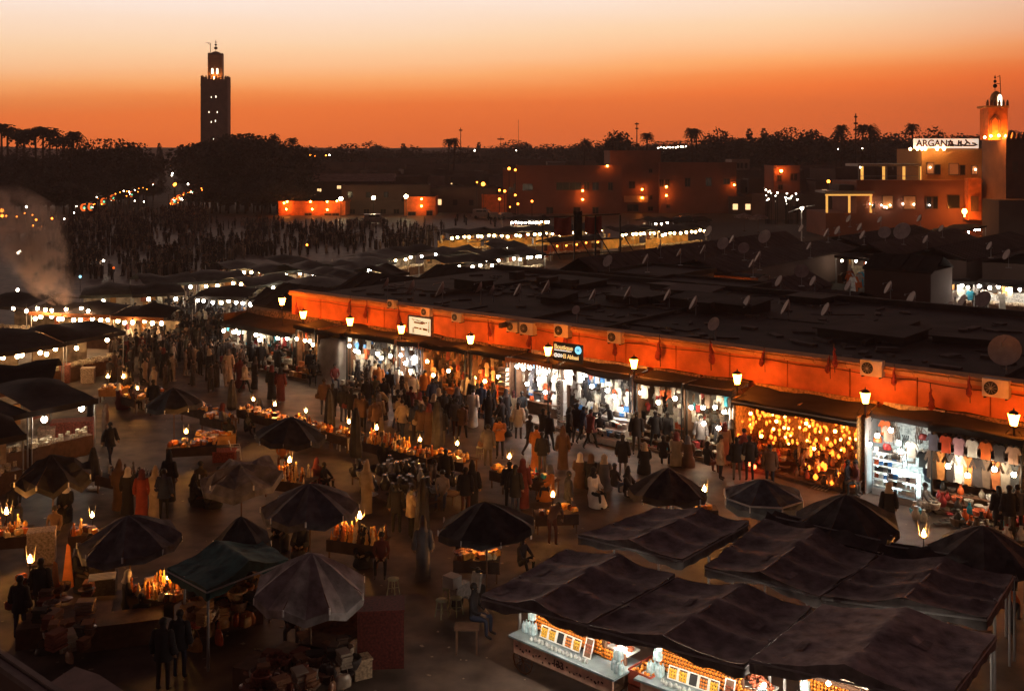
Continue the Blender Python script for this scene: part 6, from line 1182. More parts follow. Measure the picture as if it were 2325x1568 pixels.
    # crates standing behind at the right end
    for i in range(2):
        o = thing('fruit_crate', ('upper' if i else 'lower') + ' red crate full of fruit at the right end of the ' + wh, 'crate', wp(W2 + .3, 1.15, .32 + .42 * i), rz); b = MB()
        for q in [((0, 0, 0), (.7, 1.0, .03)), ((0, -.5, .18), (.7, .03, .36)), ((0, .5, .18), (.7, .03, .36)), ((-.35, 0, .18), (.03, 1.0, .36)), ((.35, 0, .18), (.03, 1.0, .36))]: b.box(*q)
        ob('crate_box', b.mesh('crate_box', mat('red_crate', (.35, .06, .03))), o)
        if i:
            for k in range(40): ob('orange', FO, o, (R.uniform(-.3, .3), R.uniform(-.45, .45), .34), sc_=1.1)
    for x, y, z in [(W2 - .2, .55, zc + .62), (-.9, -.22, 2.14), (0, -.22, 2.16), (.8, -.22, 2.14)]:  # the three under the canopy are added, unseen fill for the front board
        l = thing('cart_lamp_and_fill', 'white lamp ' + ('on a short arm at the right end' if y > .5 else 'left' if x < 0 else 'middle' if x == 0 else 'right') + (' ' if y > .5 else ' one added as fill light inside the canopy ') + 'of the ' + wh, 'lamp', wp(x, y, z), rz); b = MB(); b.ball((0, 0, 0), .05, 10, 7); ob('globe', b.mesh('globe', E_cart), l)
        b = MB(); b.tube((0, 0, .04), (-.05, 0, .14 if z > 2 else -.3), .012, n=4); ob('arm', b.mesh('arm', M_dark), l)
    return t
R.seed(61)
cart(1155, 1440, 1395, 1542, 'first juice cart with inscribed cream board below the leftmost canopy')
cart(1440, 1538, 1730, 1640, 'second juice cart cut by the lower edge below the next canopy')
cart(1775, 1612, 2010, 1690, 'third juice cart mostly hidden under the largest canopy')
# left white-lit counter cart and odd boxes
def crate(u, v, s, rz, col, label, h=.4, m=None, cat='box'):
    p = G(u, v); t = thing('storage_box', label, cat, p, rz); b = MB(); w_, d_ = s
    b.box((0, 0, h / 2), (w_, d_, h)); ob('body', b.mesh('body', m or M_goods), t, col=col); b = MB(); b.box((0, 0, h + .02), (w_ + .04, d_ + .04, .05)); ob('lid', b.mesh('lid', m or M_goods), t, col=[min(1, c * 1.35) for c in col])
crate(165, 1000, (2.0, .9), .25, (.30, .07, .04), 'red-brown counter box of the white-lit juice stall', 1.0); crate(106, 1012, (.75, .75), .3, (.5, .3, .2), 'pale cardboard barrel left of the red-brown counter', .85)
crate(15, 1000, (.9, .6), .2, (.25, .26, .16), 'greenish box at the left edge below the dark roof', .7); crate(510, 1045, (1.0, .7), .1, (.35, .07, .04), 'red crate beside the white plastic chair', .45); crate(95, 1275, (.9, .6), .3, (.42, .34, .30), 'pale-lidded cabinet in the lower left', 1.1)
crate(235, 1345, (.8, .5), .2, (.05, .04, .04), 'dark box under the slatted pale tray', .9); crate(820, 1535, (.5, .4), .5, (.42, .28, .17), 'cardboard carton at the end of the dim goods table', .5); crate(865, 1500, (1.3, 1.0), .1, (.12, .02, .015), 'dark red cabinet right of the fruit cart', 1.6)
crate(280, 855, (.9, .6), .1, (.45, .3, .2), 'pale carton under the two flames', .6); crate(200, 868, (.8, .6), .2, (.5, .36, .26), 'cream cooler box right of the broad lit stall', .9); crate(130, 868, (1.6, .8), .2, (.28, .1, .08), 'rusty red counter block below the broad lit stall', 1.1)
p = G(232, 1308, 1.1); tag(ob('slatted_tray', mesh1(lambda b: [b.box((0, y * .12, 0), (.8, .06, .03)) for y in range(-2, 3)] + [b.box((x, 0, -.02), (.05, .6, .03)) for x in (-.38, .38)], 'slatted_tray', M_white), None, p, .3), 'pale slatted tray lying on the dark box', 'tray')
# white plastic chair, stools
b = MB(); 
for sx in (-1, 1):
    for sy in (-1, 1): b.tube((sx * .22, sy * .22, 0), (sx * .19, sy * .19, .43), .02, n=5)
b.box((0, 0, .44), (.44, .44, .03)); b.tube((-.2, .2, .44), (-.22, .3, .85), .02, n=5); b.tube((.2, .2, .44), (.22, .3, .85), .02, n=5); b.tube((-.22, .3, .85), (.22, .3, .85), .025, n=5); b.tube((0, .2, .46), (0, .3, .85), .03, n=4)
for sx in (-1, 1): b.tube((sx * .22, .26, .66), (sx * .24, -.2, .64), .02, n=5); b.tube((sx * .24, -.2, .64), (sx * .2, -.2, .43), .018, n=5)
chm = b.mesh('plastic_chair', M_white); b = MB(); b.lathe([(.16, .44), (.17, .47), (.01, .475)], 12)
for i in range(4): a = i * 1.57; b.tube((.12 * math.cos(a), .12 * math.sin(a), .44), (.19 * math.cos(a), .19 * math.sin(a), 0), .014, n=4)
b.tube((.15, 0, .2), (-.15, 0, .2), .01, n=3); b.tube((0, .15, .2), (0, -.15, .2), .01, n=3); stm = b.mesh('stool', mat('stool_green', (.32, .34, .22)))
for u, v, rz, lb in [(535, 1042, 1.9, 'white plastic armchair beside the red crate'), (778, 1020, .5, 'white plastic chair glowing orange between closed parasols')]: tag(ob('plastic_chair', chm, None, G(u, v), rz), lb, 'chair', 'plastic chairs')
for u, v, lb in [(1003, 1400, 'round stool left one before the leftmost canopy'), (1036, 1395, 'round pale green stool right one before the leftmost canopy'), (1018, 1372, 'round stool behind the pale green stool'), (1430, 1020, 'white side stool near the white sloping counters'), (1160, 950, 'low stool in front of the dark-fronted bag stall'), (893, 1350, 'small white-topped stool right of the largest parasol'), (1090, 1040, 'small lit side stool left of the grey-clad person')]: tag(ob('stool', stm, None, G(u, v), R.uniform(0, 6), sc_=1.15), lb, 'stool', 'stools on the square')
# motor scooter parked in front of the leftmost canopy
p = G(1062, 1372); t = thing('motor_scooter', 'grey motor scooter parked by the leftmost brown canopy', 'scooter', p, .9)
b = MB(); b.lathe([(.12, -.3), (.2, -.1), (.22, .1), (.1, .3)], 10, (0, 0, 0)); b2 = MB(); b2.box((-.35, 0, .55), (.7, .28, .3)); b2.box((-.35, 0, .75), (.6, .26, .1)); b2.box((.1, 0, .3), (.5, .26, .08)); b2.box((.42, 0, .6), (.1, .36, .6), 0, 0, 0, .25); ob('body', b2.mesh('body', M_gloss), t, col=(.3, .28, .27))
for x in (-.5, .6): b = MB(); b.tube((0, -.05, 0), (0, .05, 0), .24, n=14); ob('wheel', b.mesh('wheel', M_dark), t, (x, 0, .24))
b = MB(); b.tube((.45, -.3, 1.0), (.45, .3, 1.0), .02, n=5); b.tube((.45, 0, .8), (.6, 0, .25), .03, n=5); b.ball((.5, 0, .95), .1, 8, 6); ob('handlebar', b.mesh('handlebar', M_dark), t); b = MB(); b.box((-.75, 0, 1.0), (.4, .45, .35)); ob('top_box', b.mesh('top_box', M_metal), t)
# fruit cart with a rising goods panel under the largest parasol, and heaps along the lower edge
t = thing('goods_cart', 'dim cart with upright rust-coloured goods panel under the largest parasol', 'cart', G(770, 1500), .45)
b = MB(); b.box((0, 0, .8), (2.2, 1.1, .06)); b.box((0, .5, 1.25), (1.5, .05, .95)); ob('bed', b.mesh('bed', mat('rusty_panel', (.30, .12, .05), vary=.5, scale=6)), t)
for x in (-.9, .9):
    for y in (-.45, .45): b = MB(); b.box((x, y, .39), (.07, .07, .78)); ob('leg', b.mesh('leg', M_wood), t)
R.seed(8)
for i in range(110):
    u, v = R.uniform(560, 800), 0; v = 1575 - (u - 560) * .32 + R.uniform(-45, 30); z = R.uniform(.5, .9); kd = R.choice(['slippers', 'basket', 'plate', 'folded_stack', 'handbag']); ware(kd, G(u, v, z + (.4 if kd == 'handbag' else 0)), R.uniform(0, 6), 'rusty', 'in the dim heap at the bottom left of centre', 'wares in the dim heap at the bottom', k=R.uniform(.8, 1.3))
for k, (u, v) in enumerate([(600, 1580), (670, 1555), (740, 1530)]): b = MB(); b.box((0, 0, .45), (1.3, 1.0, .9)); tag(ob('goods_table', b.mesh('goods_table', M_wood), None, G(u, v), -.35), ['left', 'middle', 'right'][k] + ' dim table under the heap at the bottom left of centre', 'table')
for i in range(70):
    u = R.uniform(430, 580); v = 1400 - (u - 430) * .35 + R.uniform(-35, 35); ware(R.choice(['handbag', 'folded_stack', 'basket']), G(u, v, R.uniform(.7, 1.3)), R.uniform(0, 6), 'orange', 'on the rust-coloured wares stand left of the largest parasol', 'wares on the rust-coloured stand', k=R.uniform(.9, 1.4))
t = thing('wares_stand', 'rust-coloured wares stand left of the largest parasol', 'stand', G(505, 1415), .5); b = MB(); b.box((0, 0, .35), (2.2, 1.2, .7)); b.box((0, .5, .8), (2.0, .1, .9)); ob('frame', b.mesh('frame', M_wood), t)
for i in range(50):
    u = R.uniform(90, 210); v = R.uniform(1330, 1480); ware(R.choice(['plate', 'basket', 'folded_stack', 'handbag']), G(u, v, R.uniform(.4, .9)), R.uniform(0, 6), 'rusty', 'in the dim pile in the lower left corner', 'wares piled in the lower left corner', k=R.uniform(.9, 1.5))
t = thing('wares_stand', 'long low stand under the dim pile in the lower left corner', 'stand', G(150, 1440), .3); b = MB(); b.box((0, 0, .3), (2.6, 1.4, .6)); b.box((1.6, -.9, .35), (2.4, 1.0, .7)); ob('frame', b.mesh('frame', M_wood), t)
# upright orange-lit cloth beside the leftmost lamp
for u, v, h_ in [(120, 1340, 1.3), (150, 1290, 1.2)]: p = G(u, v, .9); b = MB(); b.add([(-.15, 0, -.6), (.2, .1, -.65), (.1, .05, h_ - .5), (.02, 0, h_ - .4)], [(0, 1, 2, 3)]); b.add([(-.15, .05, -.6), (.2, .15, -.65), (.1, .1, h_ - .5), (.02, .05, h_ - .4)], [(3, 2, 1, 0)]); tag(ob('hanging_cloth', b.mesh('hanging_cloth', mat('orange_cloth', (.6, .2, .06))), None, p), 'orange cloth hanging upright ' + ('right of the lamp stand' if u < 130 else 'behind the lamp stand') + ' in the lower left', 'cloth')
b = MB(); b.ball((0, 0, 0), .05, 8, 6)
# terrace ledge in the lower left corner
a_, c_ = G(-30, 1455, 4), G(185, 1600, 4); d_ = (c_ - a_).normalized(); nn = Vector((-d_.y, d_.x, 0)); nn = nn if nn.y < 0 else -nn
t = thing('terrace_ledge', 'pale concrete terrace parapet crossing the lower left corner', 'wall', (0, 0, 0)); b = MB(); ext = a_ - d_ * 4; end = c_ + d_ * 4
def band(o0, o1, z0, z1, m): b = MB(); q = [ext + nn * o0, end + nn * o0, end + nn * o1, ext + nn * o1]; b.slab([(p.x, p.y) for p in q], z0, z1); return b.mesh('coping', m)
M_conc = mat('pale_concrete', (.20, .15, .13), vary=.3, scale=2, bump=.3)
ob('coping', band(0, .12, 3.9, 4.06, M_conc), t); ob('coping', band(.17, .34, 3.9, 4.02, M_conc), t); ob('wall', band(.05, .3, -.02, 3.88, M_bld), t)
b = MB(); q = [G(u, v, 3.2) for u, v in [(0, 1500), (60, 1450), (210, 1495), (330, 1600), (200, 1640), (0, 1640)]]
b.slab([(p.x, p.y) for p in [G(95, 1560, 3), G(170, 1512, 3), G(225, 1530, 3), G(330, 1600, 3), G(300, 1700, 3), G(90, 1700, 3)]], -.02, 3.0); tag(ob('kiosk_roof', b.mesh('kiosk_roof', mat('pink_concrete', (.24, .16, .14), vary=.3, scale=2)), None), 'flat pinkish kiosk roof right of the terrace parapet', 'building')
bulbs_at([G(u, v, 2.75) for u, v in [(85, 700), (103, 703), (118, 705), (150, 702), (185, 700), (200, 706), (30, 700), (60, 706)]], mat('stall_flare', emit=(1, .58, .3), strength=150), .12, 'bare lamp flaring above the orange stall edge beside the smoke', 'lamps above the orange stall edge')
# ================================================================== SMOKE
b = MB(); n = 12; prof = [(.8, 2.9, 0), (1.7, 3.6, -.5), (2.4, 4.6, -1.1), (3.0, 5.8, -2.2), (3.8, 7.2, -3.1), (4.4, 8.8, -3.7), (4.5, 10.3, -4.6), (3.4, 11.6, -5.6), (1.2, 12.6, -6.2)]
p0 = G(115, 712, 2.5) + Vector((0, 2, 0)); vs = []
for r_, z, ox_ in prof:
    for i in range(n): a = 2 * math.pi * i / n; q = 1 + .25 * noise.noise(Vector((math.cos(a) * 1.3, math.sin(a) * 1.3, z * .5))); vs.append((ox_ + r_ * q * math.cos(a), r_ * q * math.sin(a), z - 2.5))
b.add(vs, [(k * n + i, k * n + (i + 1) % n, (k + 1) * n + (i + 1) % n, (k + 1) * n + i) for k in range(len(prof) - 1) for i in range(n)] + [tuple(range(n))[::-1], tuple(range((len(prof) - 1) * n, len(prof) * n))], 0, True)
me = b.mesh('smoke', None); me.materials.clear(); ms = bpy.data.materials.new('smoke'); ms.use_nodes = True; t_ = ms.node_tree; t_.nodes.clear(); o_ = t_.nodes.new('ShaderNodeOutputMaterial'); v_ = t_.nodes.new('ShaderNodeVolumePrincipled'); t_.links.new(v_.outputs[0], o_.inputs['Volume'])
v_.inputs['Color'].default_value = (.98, .74, .62, 1); v_.inputs['Anisotropy'].default_value = .3
c_ = t_.nodes.new('ShaderNodeTexCoord'); nz = t_.nodes.new('ShaderNodeTexNoise'); nz.inputs['Scale'].default_value = .8; nz.inputs['Detail'].default_value = 6; nz.inputs['Distortion'].default_value = .6; t_.links.new(c_.outputs['Object'], nz.inputs[0])
mr = t_.nodes.new('ShaderNodeMapRange'); mr.inputs[1].default_value = .44; mr.inputs[2].default_value = .72; mr.inputs[3].default_value = .0; mr.inputs[4].default_value = 5; t_.links.new(nz.outputs[0], mr.inputs[0])
sx = t_.nodes.new('ShaderNodeSeparateXYZ'); t_.links.new(c_.outputs['Object'], sx.inputs[0]); fz_ = t_.nodes.new('ShaderNodeMapRange'); fz_.inputs[1].default_value = 0; fz_.inputs[2].default_value = 10; fz_.inputs[3].default_value = 1; fz_.inputs[4].default_value = .25; t_.links.new(sx.outputs[2], fz_.inputs[0])
def sm(op, a, b_):
    n_ = t_.nodes.new('ShaderNodeMath'); n_.operation = op
    for i_, q_ in enumerate((a, b_)):
        if isinstance(q_, (int, float)): n_.inputs[i_].default_value = q_
        else: t_.links.new(q_, n_.inputs[i_])
    return n_.outputs[0]
dx = sm('ADD', sx.outputs[0], sm('MULTIPLY', sx.outputs[2], .52)); rr_ = sm('ADD', 1.3, sm('MULTIPLY', sx.outputs[2], .38)); d2 = sm('DIVIDE', sm('SQRT', sm('ADD', sm('MULTIPLY', dx, dx), sm('MULTIPLY', sx.outputs[1], sx.outputs[1])), 0), rr_)
edge = t_.nodes.new('ShaderNodeMapRange'); edge.interpolation_type = 'SMOOTHSTEP'; t_.links.new(d2, edge.inputs[0]); edge.inputs[1].default_value = 1.0; edge.inputs[2].default_value = .2; edge.inputs[3].default_value = 0; edge.inputs[4].default_value = 1
top_ = t_.nodes.new('ShaderNodeMapRange'); top_.interpolation_type = 'SMOOTHSTEP'; t_.links.new(sx.outputs[2], top_.inputs[0]); top_.inputs[1].default_value = 10; top_.inputs[2].default_value = 5; top_.inputs[3].default_value = 0; top_.inputs[4].default_value = 1
ml = t_.nodes.new('ShaderNodeMath'); ml.operation = 'MULTIPLY'; t_.links.new(sm('MULTIPLY', sm('MULTIPLY', mr.outputs[0], edge.outputs[0]), top_.outputs[0]), ml.inputs[0]); t_.links.new(fz_.outputs[0], ml.inputs[1]); t_.links.new(ml.outputs[0], v_.inputs['Density'])
me.materials.append(ms); tag(ob('smoke', me, None, p0), 'pale pinkish cooking smoke rising beside the orange-edged stall', 'smoke', kind='stuff')

R.seed(3); b = MB()                                          # scraps of paper and peel on the ground
for i in range(420):
    u, v = R.uniform(0, 2325), R.uniform(880, 1568); p = G(u, v, .006); a = R.uniform(0, 6.3); k_ = R.uniform(.04, .13); b.box((p.x, p.y, .012), (k_, k_ * R.uniform(.4, 1), .008), a)
tag(ob('litter', b.mesh('litter', mat('paper', (.35, .27, .2)))), kind='stuff')
for u, v in [(1862, 1108)]:
    t = thing('drain_cover', 'dark iron drain cover set in the ground', 'drain cover', G(u, v, .004), AR); b = MB(); b.box((0, 0, .004), (.9, .6, .01)); ob('plate', b.mesh('plate', M_dark), t)
    for k_ in range(5): b = MB(); b.box((-.32 + k_ * .16, 0, .012), (.05, .5, .01)); ob('bar', b.mesh('bar', M_metal), t)
# ================================================================== HAZE
b = MB(); b.box((50, 660, 39.4), (2000, 1680, 81)); hz = ob('haze', b.mesh('haze', M_dark)); me = hz.data; me.materials.clear(); hm = bpy.data.materials.new('haze'); hm.use_nodes = True; t_ = hm.node_tree; t_.nodes.clear()
o_ = t_.nodes.new('ShaderNodeOutputMaterial'); v_ = t_.nodes.new('ShaderNodeVolumePrincipled'); t_.links.new(v_.outputs[0], o_.inputs['Volume']); v_.inputs['Color'].default_value = (.9, .72, .66, 1); v_.inputs['Density'].default_value = .00036; v_.inputs['Anisotropy'].default_value = .35
me.materials.append(hm); tag(hz, kind='stuff')
# ================================================================== PEOPLE
M_top = mat('jacket', tint=True, rough=.9, vary=.2, scale=6)
def pose(kind):
    J = dict(pel=(0, 0, .95), sp=(0, 0, 1.17), ch=(0, .01, 1.38), nk=(0, 0, 1.50), hd=(0, -.02, 1.60), tp=(0, -.03, 1.71),
             hl=(-.10, 0, .90), hr=(.10, 0, .90), kl=(-.11, -.02, .50), kr=(.11, -.02, .50), al=(-.12, .02, .09), ar=(.12, .02, .09), tl=(-.13, -.15, .04), tr=(.13, -.15, .04),
             sl=(-.19, 0, 1.42), sr=(.19, 0, 1.42), el=(-.25, .03, 1.15), er=(.25, .03, 1.15), wl=(-.26, -.06, .90), wr=(.26, -.06, .90))
    if kind == 'walk': J.update(kl=(-.10, -.18, .52), al=(-.11, -.26, .10), tl=(-.12, -.42, .07), kr=(.10, .08, .50), ar=(.11, .33, .14), tr=(.12, .22, .05), el=(-.24, .14, 1.16), wl=(-.25, .12, .92), er=(.24, -.10, 1.17), wr=(.23, -.26, 1.0))
    if kind == 'wide': J.update(hl=(-.11, 0, .88), kl=(-.2, -.05, .47), al=(-.3, .02, .09), tl=(-.34, -.12, .04), kr=(.18, .05, .47), ar=(.27, .08, .09), tr=(.31, -.07, .04), er=(.3, -.1, 1.18), wr=(.22, -.3, 1.1))
    if kind == 'phone': J.update(el=(-.22, -.12, 1.18), wl=(-.07, -.30, 1.26), er=(.22, -.12, 1.18), wr=(.07, -.30, 1.28), hd=(0, -.05, 1.59), tp=(0, -.09, 1.69))
    if kind == 'reach': J.update(ch=(0, -.08, 1.36), nk=(0, -.12, 1.47), hd=(0, -.17, 1.56), tp=(0, -.2, 1.66), sl=(-.19, -.08, 1.39), sr=(.19, -.08, 1.39), el=(-.22, -.30, 1.25), wl=(-.18, -.5, 1.08), er=(.24, -.05, 1.12), wr=(.25, -.15, .9), kr=(.11, .08, .5), ar=(.13, .25, .1), tr=(.14, .13, .04))
    if kind == 'bend': J.update(pel=(0, .1, .93), sp=(0, -.05, 1.08), ch=(0, -.26, 1.18), nk=(0, -.38, 1.2), hd=(0, -.47, 1.2), tp=(0, -.56, 1.2), hl=(-.1, .1, .9), hr=(.1, .1, .9), sl=(-.18, -.28, 1.17), sr=(.18, -.28, 1.17), el=(-.2, -.38, .95), wl=(-.15, -.48, .75), er=(.2, -.38, .95), wr=(.15, -.48, .75))
    if kind == 'sit': 
        J = {k: (x, y, z - .42) for k, (x, y, z) in J.items()}
        J.update(hl=(-.11, -.02, .48), hr=(.11, -.02, .48), kl=(-.16, -.42, .5), kr=(.16, -.42, .5), al=(-.15, -.42, .09), ar=(.15, -.42, .09), tl=(-.16, -.58, .04), tr=(.16, -.58, .04), wl=(-.14, -.28, .62), wr=(.14, -.28, .62), el=(-.24, -.05, .74), er=(.24, -.05, .74))
    if kind == 'squat':
        J = {k: (x, y, z - .72) for k, (x, y, z) in J.items()}
        J.update(hl=(-.11, 0, .20), hr=(.11, 0, .20), kl=(-.22, -.30, .42), kr=(.22, -.30, .42), al=(-.14, -.34, .08), ar=(.14, -.34, .08), tl=(-.15, -.48, .04), tr=(.15, -.48, .04), wl=(-.1, -.4, .42), wr=(.1, -.4, .42), el=(-.25, -.2, .45), er=(.25, -.2, .45))
    return J
ED = [('pel', 'sp', 1), ('sp', 'ch', 1), ('ch', 'nk', 1), ('nk', 'hd', 0), ('hd', 'tp', 0), ('pel', 'hl', 2), ('pel', 'hr', 2), ('hl', 'kl', 2), ('hr', 'kr', 2), ('kl', 'al', 2), ('kr', 'ar', 2), ('al', 'tl', 3), ('ar', 'tr', 3), ('ch', 'sl', 1), ('ch', 'sr', 1), ('sl', 'el', 1), ('sr', 'er', 1), ('el', 'wl', 1), ('er', 'wr', 1)]
RD = dict(pel=(.155, .115), sp=(.14, .105), ch=(.165, .12), nk=(.055, .055), hd=(.085, .098), tp=(.07, .08), hl=(.095, .095), hr=(.095, .095), kl=(.062, .062), kr=(.062, .062), al=(.045, .05), ar=(.045, .05), tl=(.04, .03), tr=(.04, .03), sl=(.07, .07), sr=(.07, .07), el=(.048, .048), er=(.048, .048), wl=(.033, .033), wr=(.033, .033))
def body_mesh(kind, fat=1.0):
    J = pose(kind); keys = list(J); idx = {k: i for i, k in enumerate(keys)}; me = bpy.data.meshes.new('b'); me.from_pydata([J[k] for k in keys], [(idx[a], idx[c]) for a, c, _ in ED], [])
    o = bpy.data.objects.new('b', me); C.objects.link(o); o.modifiers.new('s', 'SKIN'); sv = me.skin_vertices[0].data
    for k in keys: f = fat if k in ('pel', 'sp', 'ch') else 1; sv[idx[k]].radius = (RD[k][0] * f, RD[k][1] * f); sv[idx[k]].use_root = (k == 'pel')
    sb = o.modifiers.new('u', 'SUBSURF'); sb.levels = 1; bpy.context.view_layer.update()
    m2 = bpy.data.meshes.new_from_object(o.evaluated_get(bpy.context.evaluated_depsgraph_get())); bpy.data.objects.remove(o)
    V_ = {k: Vector(v) for k, v in J.items()}
    vs = [tuple(v.co) for v in m2.vertices]; b = MB()
    for p in m2.polygons:
        c = p.center; best = (9, 0)
        for a, d, rg in ED:
            A, D_ = V_[a], V_[d]; ab = D_ - A; tt = max(0, min(1, (c - A).dot(ab) / max(1e-9, ab.length_squared))); q = (c - (A + ab * tt)).length - (.08 if rg == 1 and a in ('pel', 'sp', 'ch') else 0)
            if q < best[0]: best = (q, rg)
        b.f.append(list(p.vertices)); b.m.append(best[1]); b.sm.append(True)
    b.v = vs
    for s in 'lr':                                             # hands: palm, four unequal fingers, thumb
        w_ = V_['w' + s]; e = V_['e' + s]; d = (w_ - e).normalized(); sd = d.cross(Vector((0, 1, .3))).normalized(); sg = -1 if s == 'l' else 1
        b.tube(w_ - d * .02, w_ + d * .08, .034, .036, 6, 0); 
        for i, L in enumerate((.06, .075, .07, .055)): o_ = w_ + d * .07 + sd * (.022 * (i - 1.5)); m_ = o_ + d * L * .6; b.tube(o_, m_, .010, .009, 4, 0); b.tube(m_, m_ + d * L * .4 - sd.cross(d) * .02, .009, .006, 4, 0)
        o_ = w_ + d * .03 - Vector((sg * .03, 0, 0)); b.tube(o_, o_ + d * .05 - Vector((sg * .025, 0, 0)), .011, .008, 4, 0)
    h = (V_['hd'] + V_['tp']) / 2; ax = (V_['tp'] - V_['nk']).normalized(); fw = Vector((0, -1, 0)); fw = (fw - ax * fw.dot(ax)).normalized()
    b.tube(h + fw * .085 + ax * .01, h + fw * .115 - ax * .02, .012, .016, 5, 0)                      # nose
    for sg in (-1, 1): b.ball(h + fw * .085 + Vector((sg * .035, 0, 0)) + ax * .02, .011, 5, 4, 4); b.ball(h + Vector((sg * .09, 0, 0)), .02, 5, 4, 0)
    b.tube(h + fw * .09 - ax * .045 + Vector((-.022, 0, 0)), h + fw * .09 - ax * .045 + Vector((.022, 0, 0)), .007, n=4, m=4)
    return b.mesh('person', [M_skin, M_top, M_legs, M_shoe, M_hair]), V_
def hair_mesh(V_, long=False):
    h = (V_['hd'] + V_['tp']) / 2; ax = (V_['tp'] - V_['nk']).normalized(); b = MB(); c = h + ax * .03 + Vector((0, .02, 0)); b.ball(c, .105, 9, 6)
    if long: b.tube(c + Vector((0, .04, 0)), c - ax * .25 + Vector((0, .09, 0)), .09, .06, 8)
    return b.mesh('hair', M_hair)
def scarf_mesh(V_, hood=False):
    h = (V_['hd'] + V_['tp']) / 2; ax = (V_['tp'] - V_['nk']).normalized(); b = MB(); c = h + ax * .02 + Vector((0, .025, 0)); n = 10; q = ax.to_track_quat('Z', 'Y')
    rings = [(.165 if not hood else .18, -.22), (.125, -.13), (.112, -.05), (.118, .03), (.095, .10), (.04, .15 if not hood else .24)]
    vs = [c + ax * z + q @ Vector((r * math.cos(2 * math.pi * i / n), r * math.sin(2 * math.pi * i / n), 0)) for r, z in rings for i in range(n)]
    b.add(vs, [(k * n + i, k * n + (i + 1) % n, (k + 1) * n + (i + 1) % n, (k + 1) * n + i) for k in range(5) for i in range(n)] + [tuple(range(50, 60))], 0, True); return b.mesh('hood' if hood else 'headscarf', M_cloth)
def robe_mesh(V_, z1=.07, flare=1.0, sit=False):
    b = MB(); n = 14; c = V_['ch']; p = V_['pel']; rings = [((c + Vector((0, 0, .10))), .10, .09), ((c + Vector((0, 0, .055))), .205, .13), (c - Vector((0, 0, .05)), .215, .15), (p + Vector((0, 0, .08)), .19, .15), (p - Vector((0, 0, .08)), .215, .17)]
    if sit: rings += [(Vector((0, p.y - .12, max(.3, p.z - .12))), .27, .32), (Vector((0, p.y - .22, .12)), .30, .36), (Vector((0, p.y - .2, .03)), .30, .34)]
    else:
        lg = (V_['kl'] + V_['kr']) / 2; ft = (V_['al'] + V_['ar']) / 2; sp_ = abs(V_['al'].y - V_['ar'].y) / 2
        if z1 < .45: rings += [(Vector((0, lg.y, .5)), .215 * flare, .17 + sp_ * .5), (Vector((0, ft.y, .25)), .235 * flare, .19 + sp_ * .9), (Vector((0, ft.y, z1)), .25 * flare, .20 + sp_)]
        else: rings += [(Vector((0, lg.y, z1)), .225 * flare, .19 + sp_ * .4)]
    for q, rx, ry in rings: pass
    vs = [(q.x + rx * (1 + .04 * math.sin(i * 2.5 + k)) * math.cos(2 * math.pi * i / n), q.y + ry * (1 + .05 * math.sin(i * 3.1 + k)) * math.sin(2 * math.pi * i / n), q.z) for k, (q, rx, ry) in enumerate(rings) for i in range(n)]
    b.add(vs, [((k + 1) * n + i, (k + 1) * n + (i + 1) % n, k * n + (i + 1) % n, k * n + i) for k in range(len(rings) - 1) for i in range(n)], 0, True)
    for s in 'lr': b.tube(V_['s' + s], V_['e' + s], .088, .085, 8); b.tube(V_['e' + s], V_['e' + s].lerp(V_['w' + s], .85), .085, .095, 8, cap=False); b.ball(V_['s' + s], .09, 8, 5)
    return b.mesh('robe' if z1 < .45 else 'coat' if z1 < .7 else 'jacket', M_cloth)
ARCH = {}
for nm, (ps, cov, cl, fat) in dict(man=('stand', 'hair', 'jacket', 1), man2=('walk', 'hair', 'jacket', 1.05), man3=('wide', 'hair', 'jacket', 1.1), phone=('phone', 'hair', 'jacket', 1), reach=('reach', 'hair', None, 1.15), bend=('bend', 'hair', None, 1), sit=('sit', 'hair', None, 1), squat=('squat', 'hair', None, 1.05),
        djel=('stand', 'hood', 'robe', 1), djelw=('walk', 'hair', 'robe', 1), woman=('stand', 'scarf', 'robe', 1), womanw=('walk', 'scarf', 'robe', 1), coat=('stand', 'long', 'coat', 1), coatw=('walk', 'scarf', 'coat', 1), sitw=('sit', 'scarf', 'sitrobe', 1), squatw=('squat', 'hood', 'sitrobe', 1)).items():
    me, V_ = body_mesh(ps, fat); kids = []
    kids.append(hair_mesh(V_, cov == 'long') if cov in ('hair', 'long') else scarf_mesh(V_, cov == 'hood'))
    if cl: kids.append(robe_mesh(V_, .07 if cl in ('robe', 'sitrobe') else .78 if cl == 'jacket' else .62, 1.0, cl == 'sitrobe'))
    ARCH[nm] = (me, kids)
COL = {'dark': (.022, .02, .024), 'navy': (.03, .04, .08), 'brown': (.13, .07, .045), 'beige': (.42, .32, .22), 'white': (.65, .6, .55), 'red': (.30, .05, .03), 'orange': (.5, .17, .04), 'grey': (.12, .11, .12), 'olive': (.08, .075, .05), 'maroon': (.14, .03, .03), 'green': (.06, .12, .08)}
DESC = dict(man='standing person in %s jacket', man2='walking person in %s jacket', man3='person striding with legs apart in %s clothes', phone='person in %s top looking at something in their hands', reach='person in %s clothes reaching forward', bend='person in %s clothes bending over', sit='seated person in %s jacket', squat='person in %s crouching on the ground', djel='person in %s hooded djellaba', djelw='bareheaded person walking in %s robe', woman='person in %s headscarf and long robe', womanw='walking person in %s headscarf and robe', coat='long-haired person in %s knee-length coat', coatw='walking person in %s coat and headscarf', sitw='seated person wrapped in %s robe and scarf', squatw='hooded person in %s sitting low')
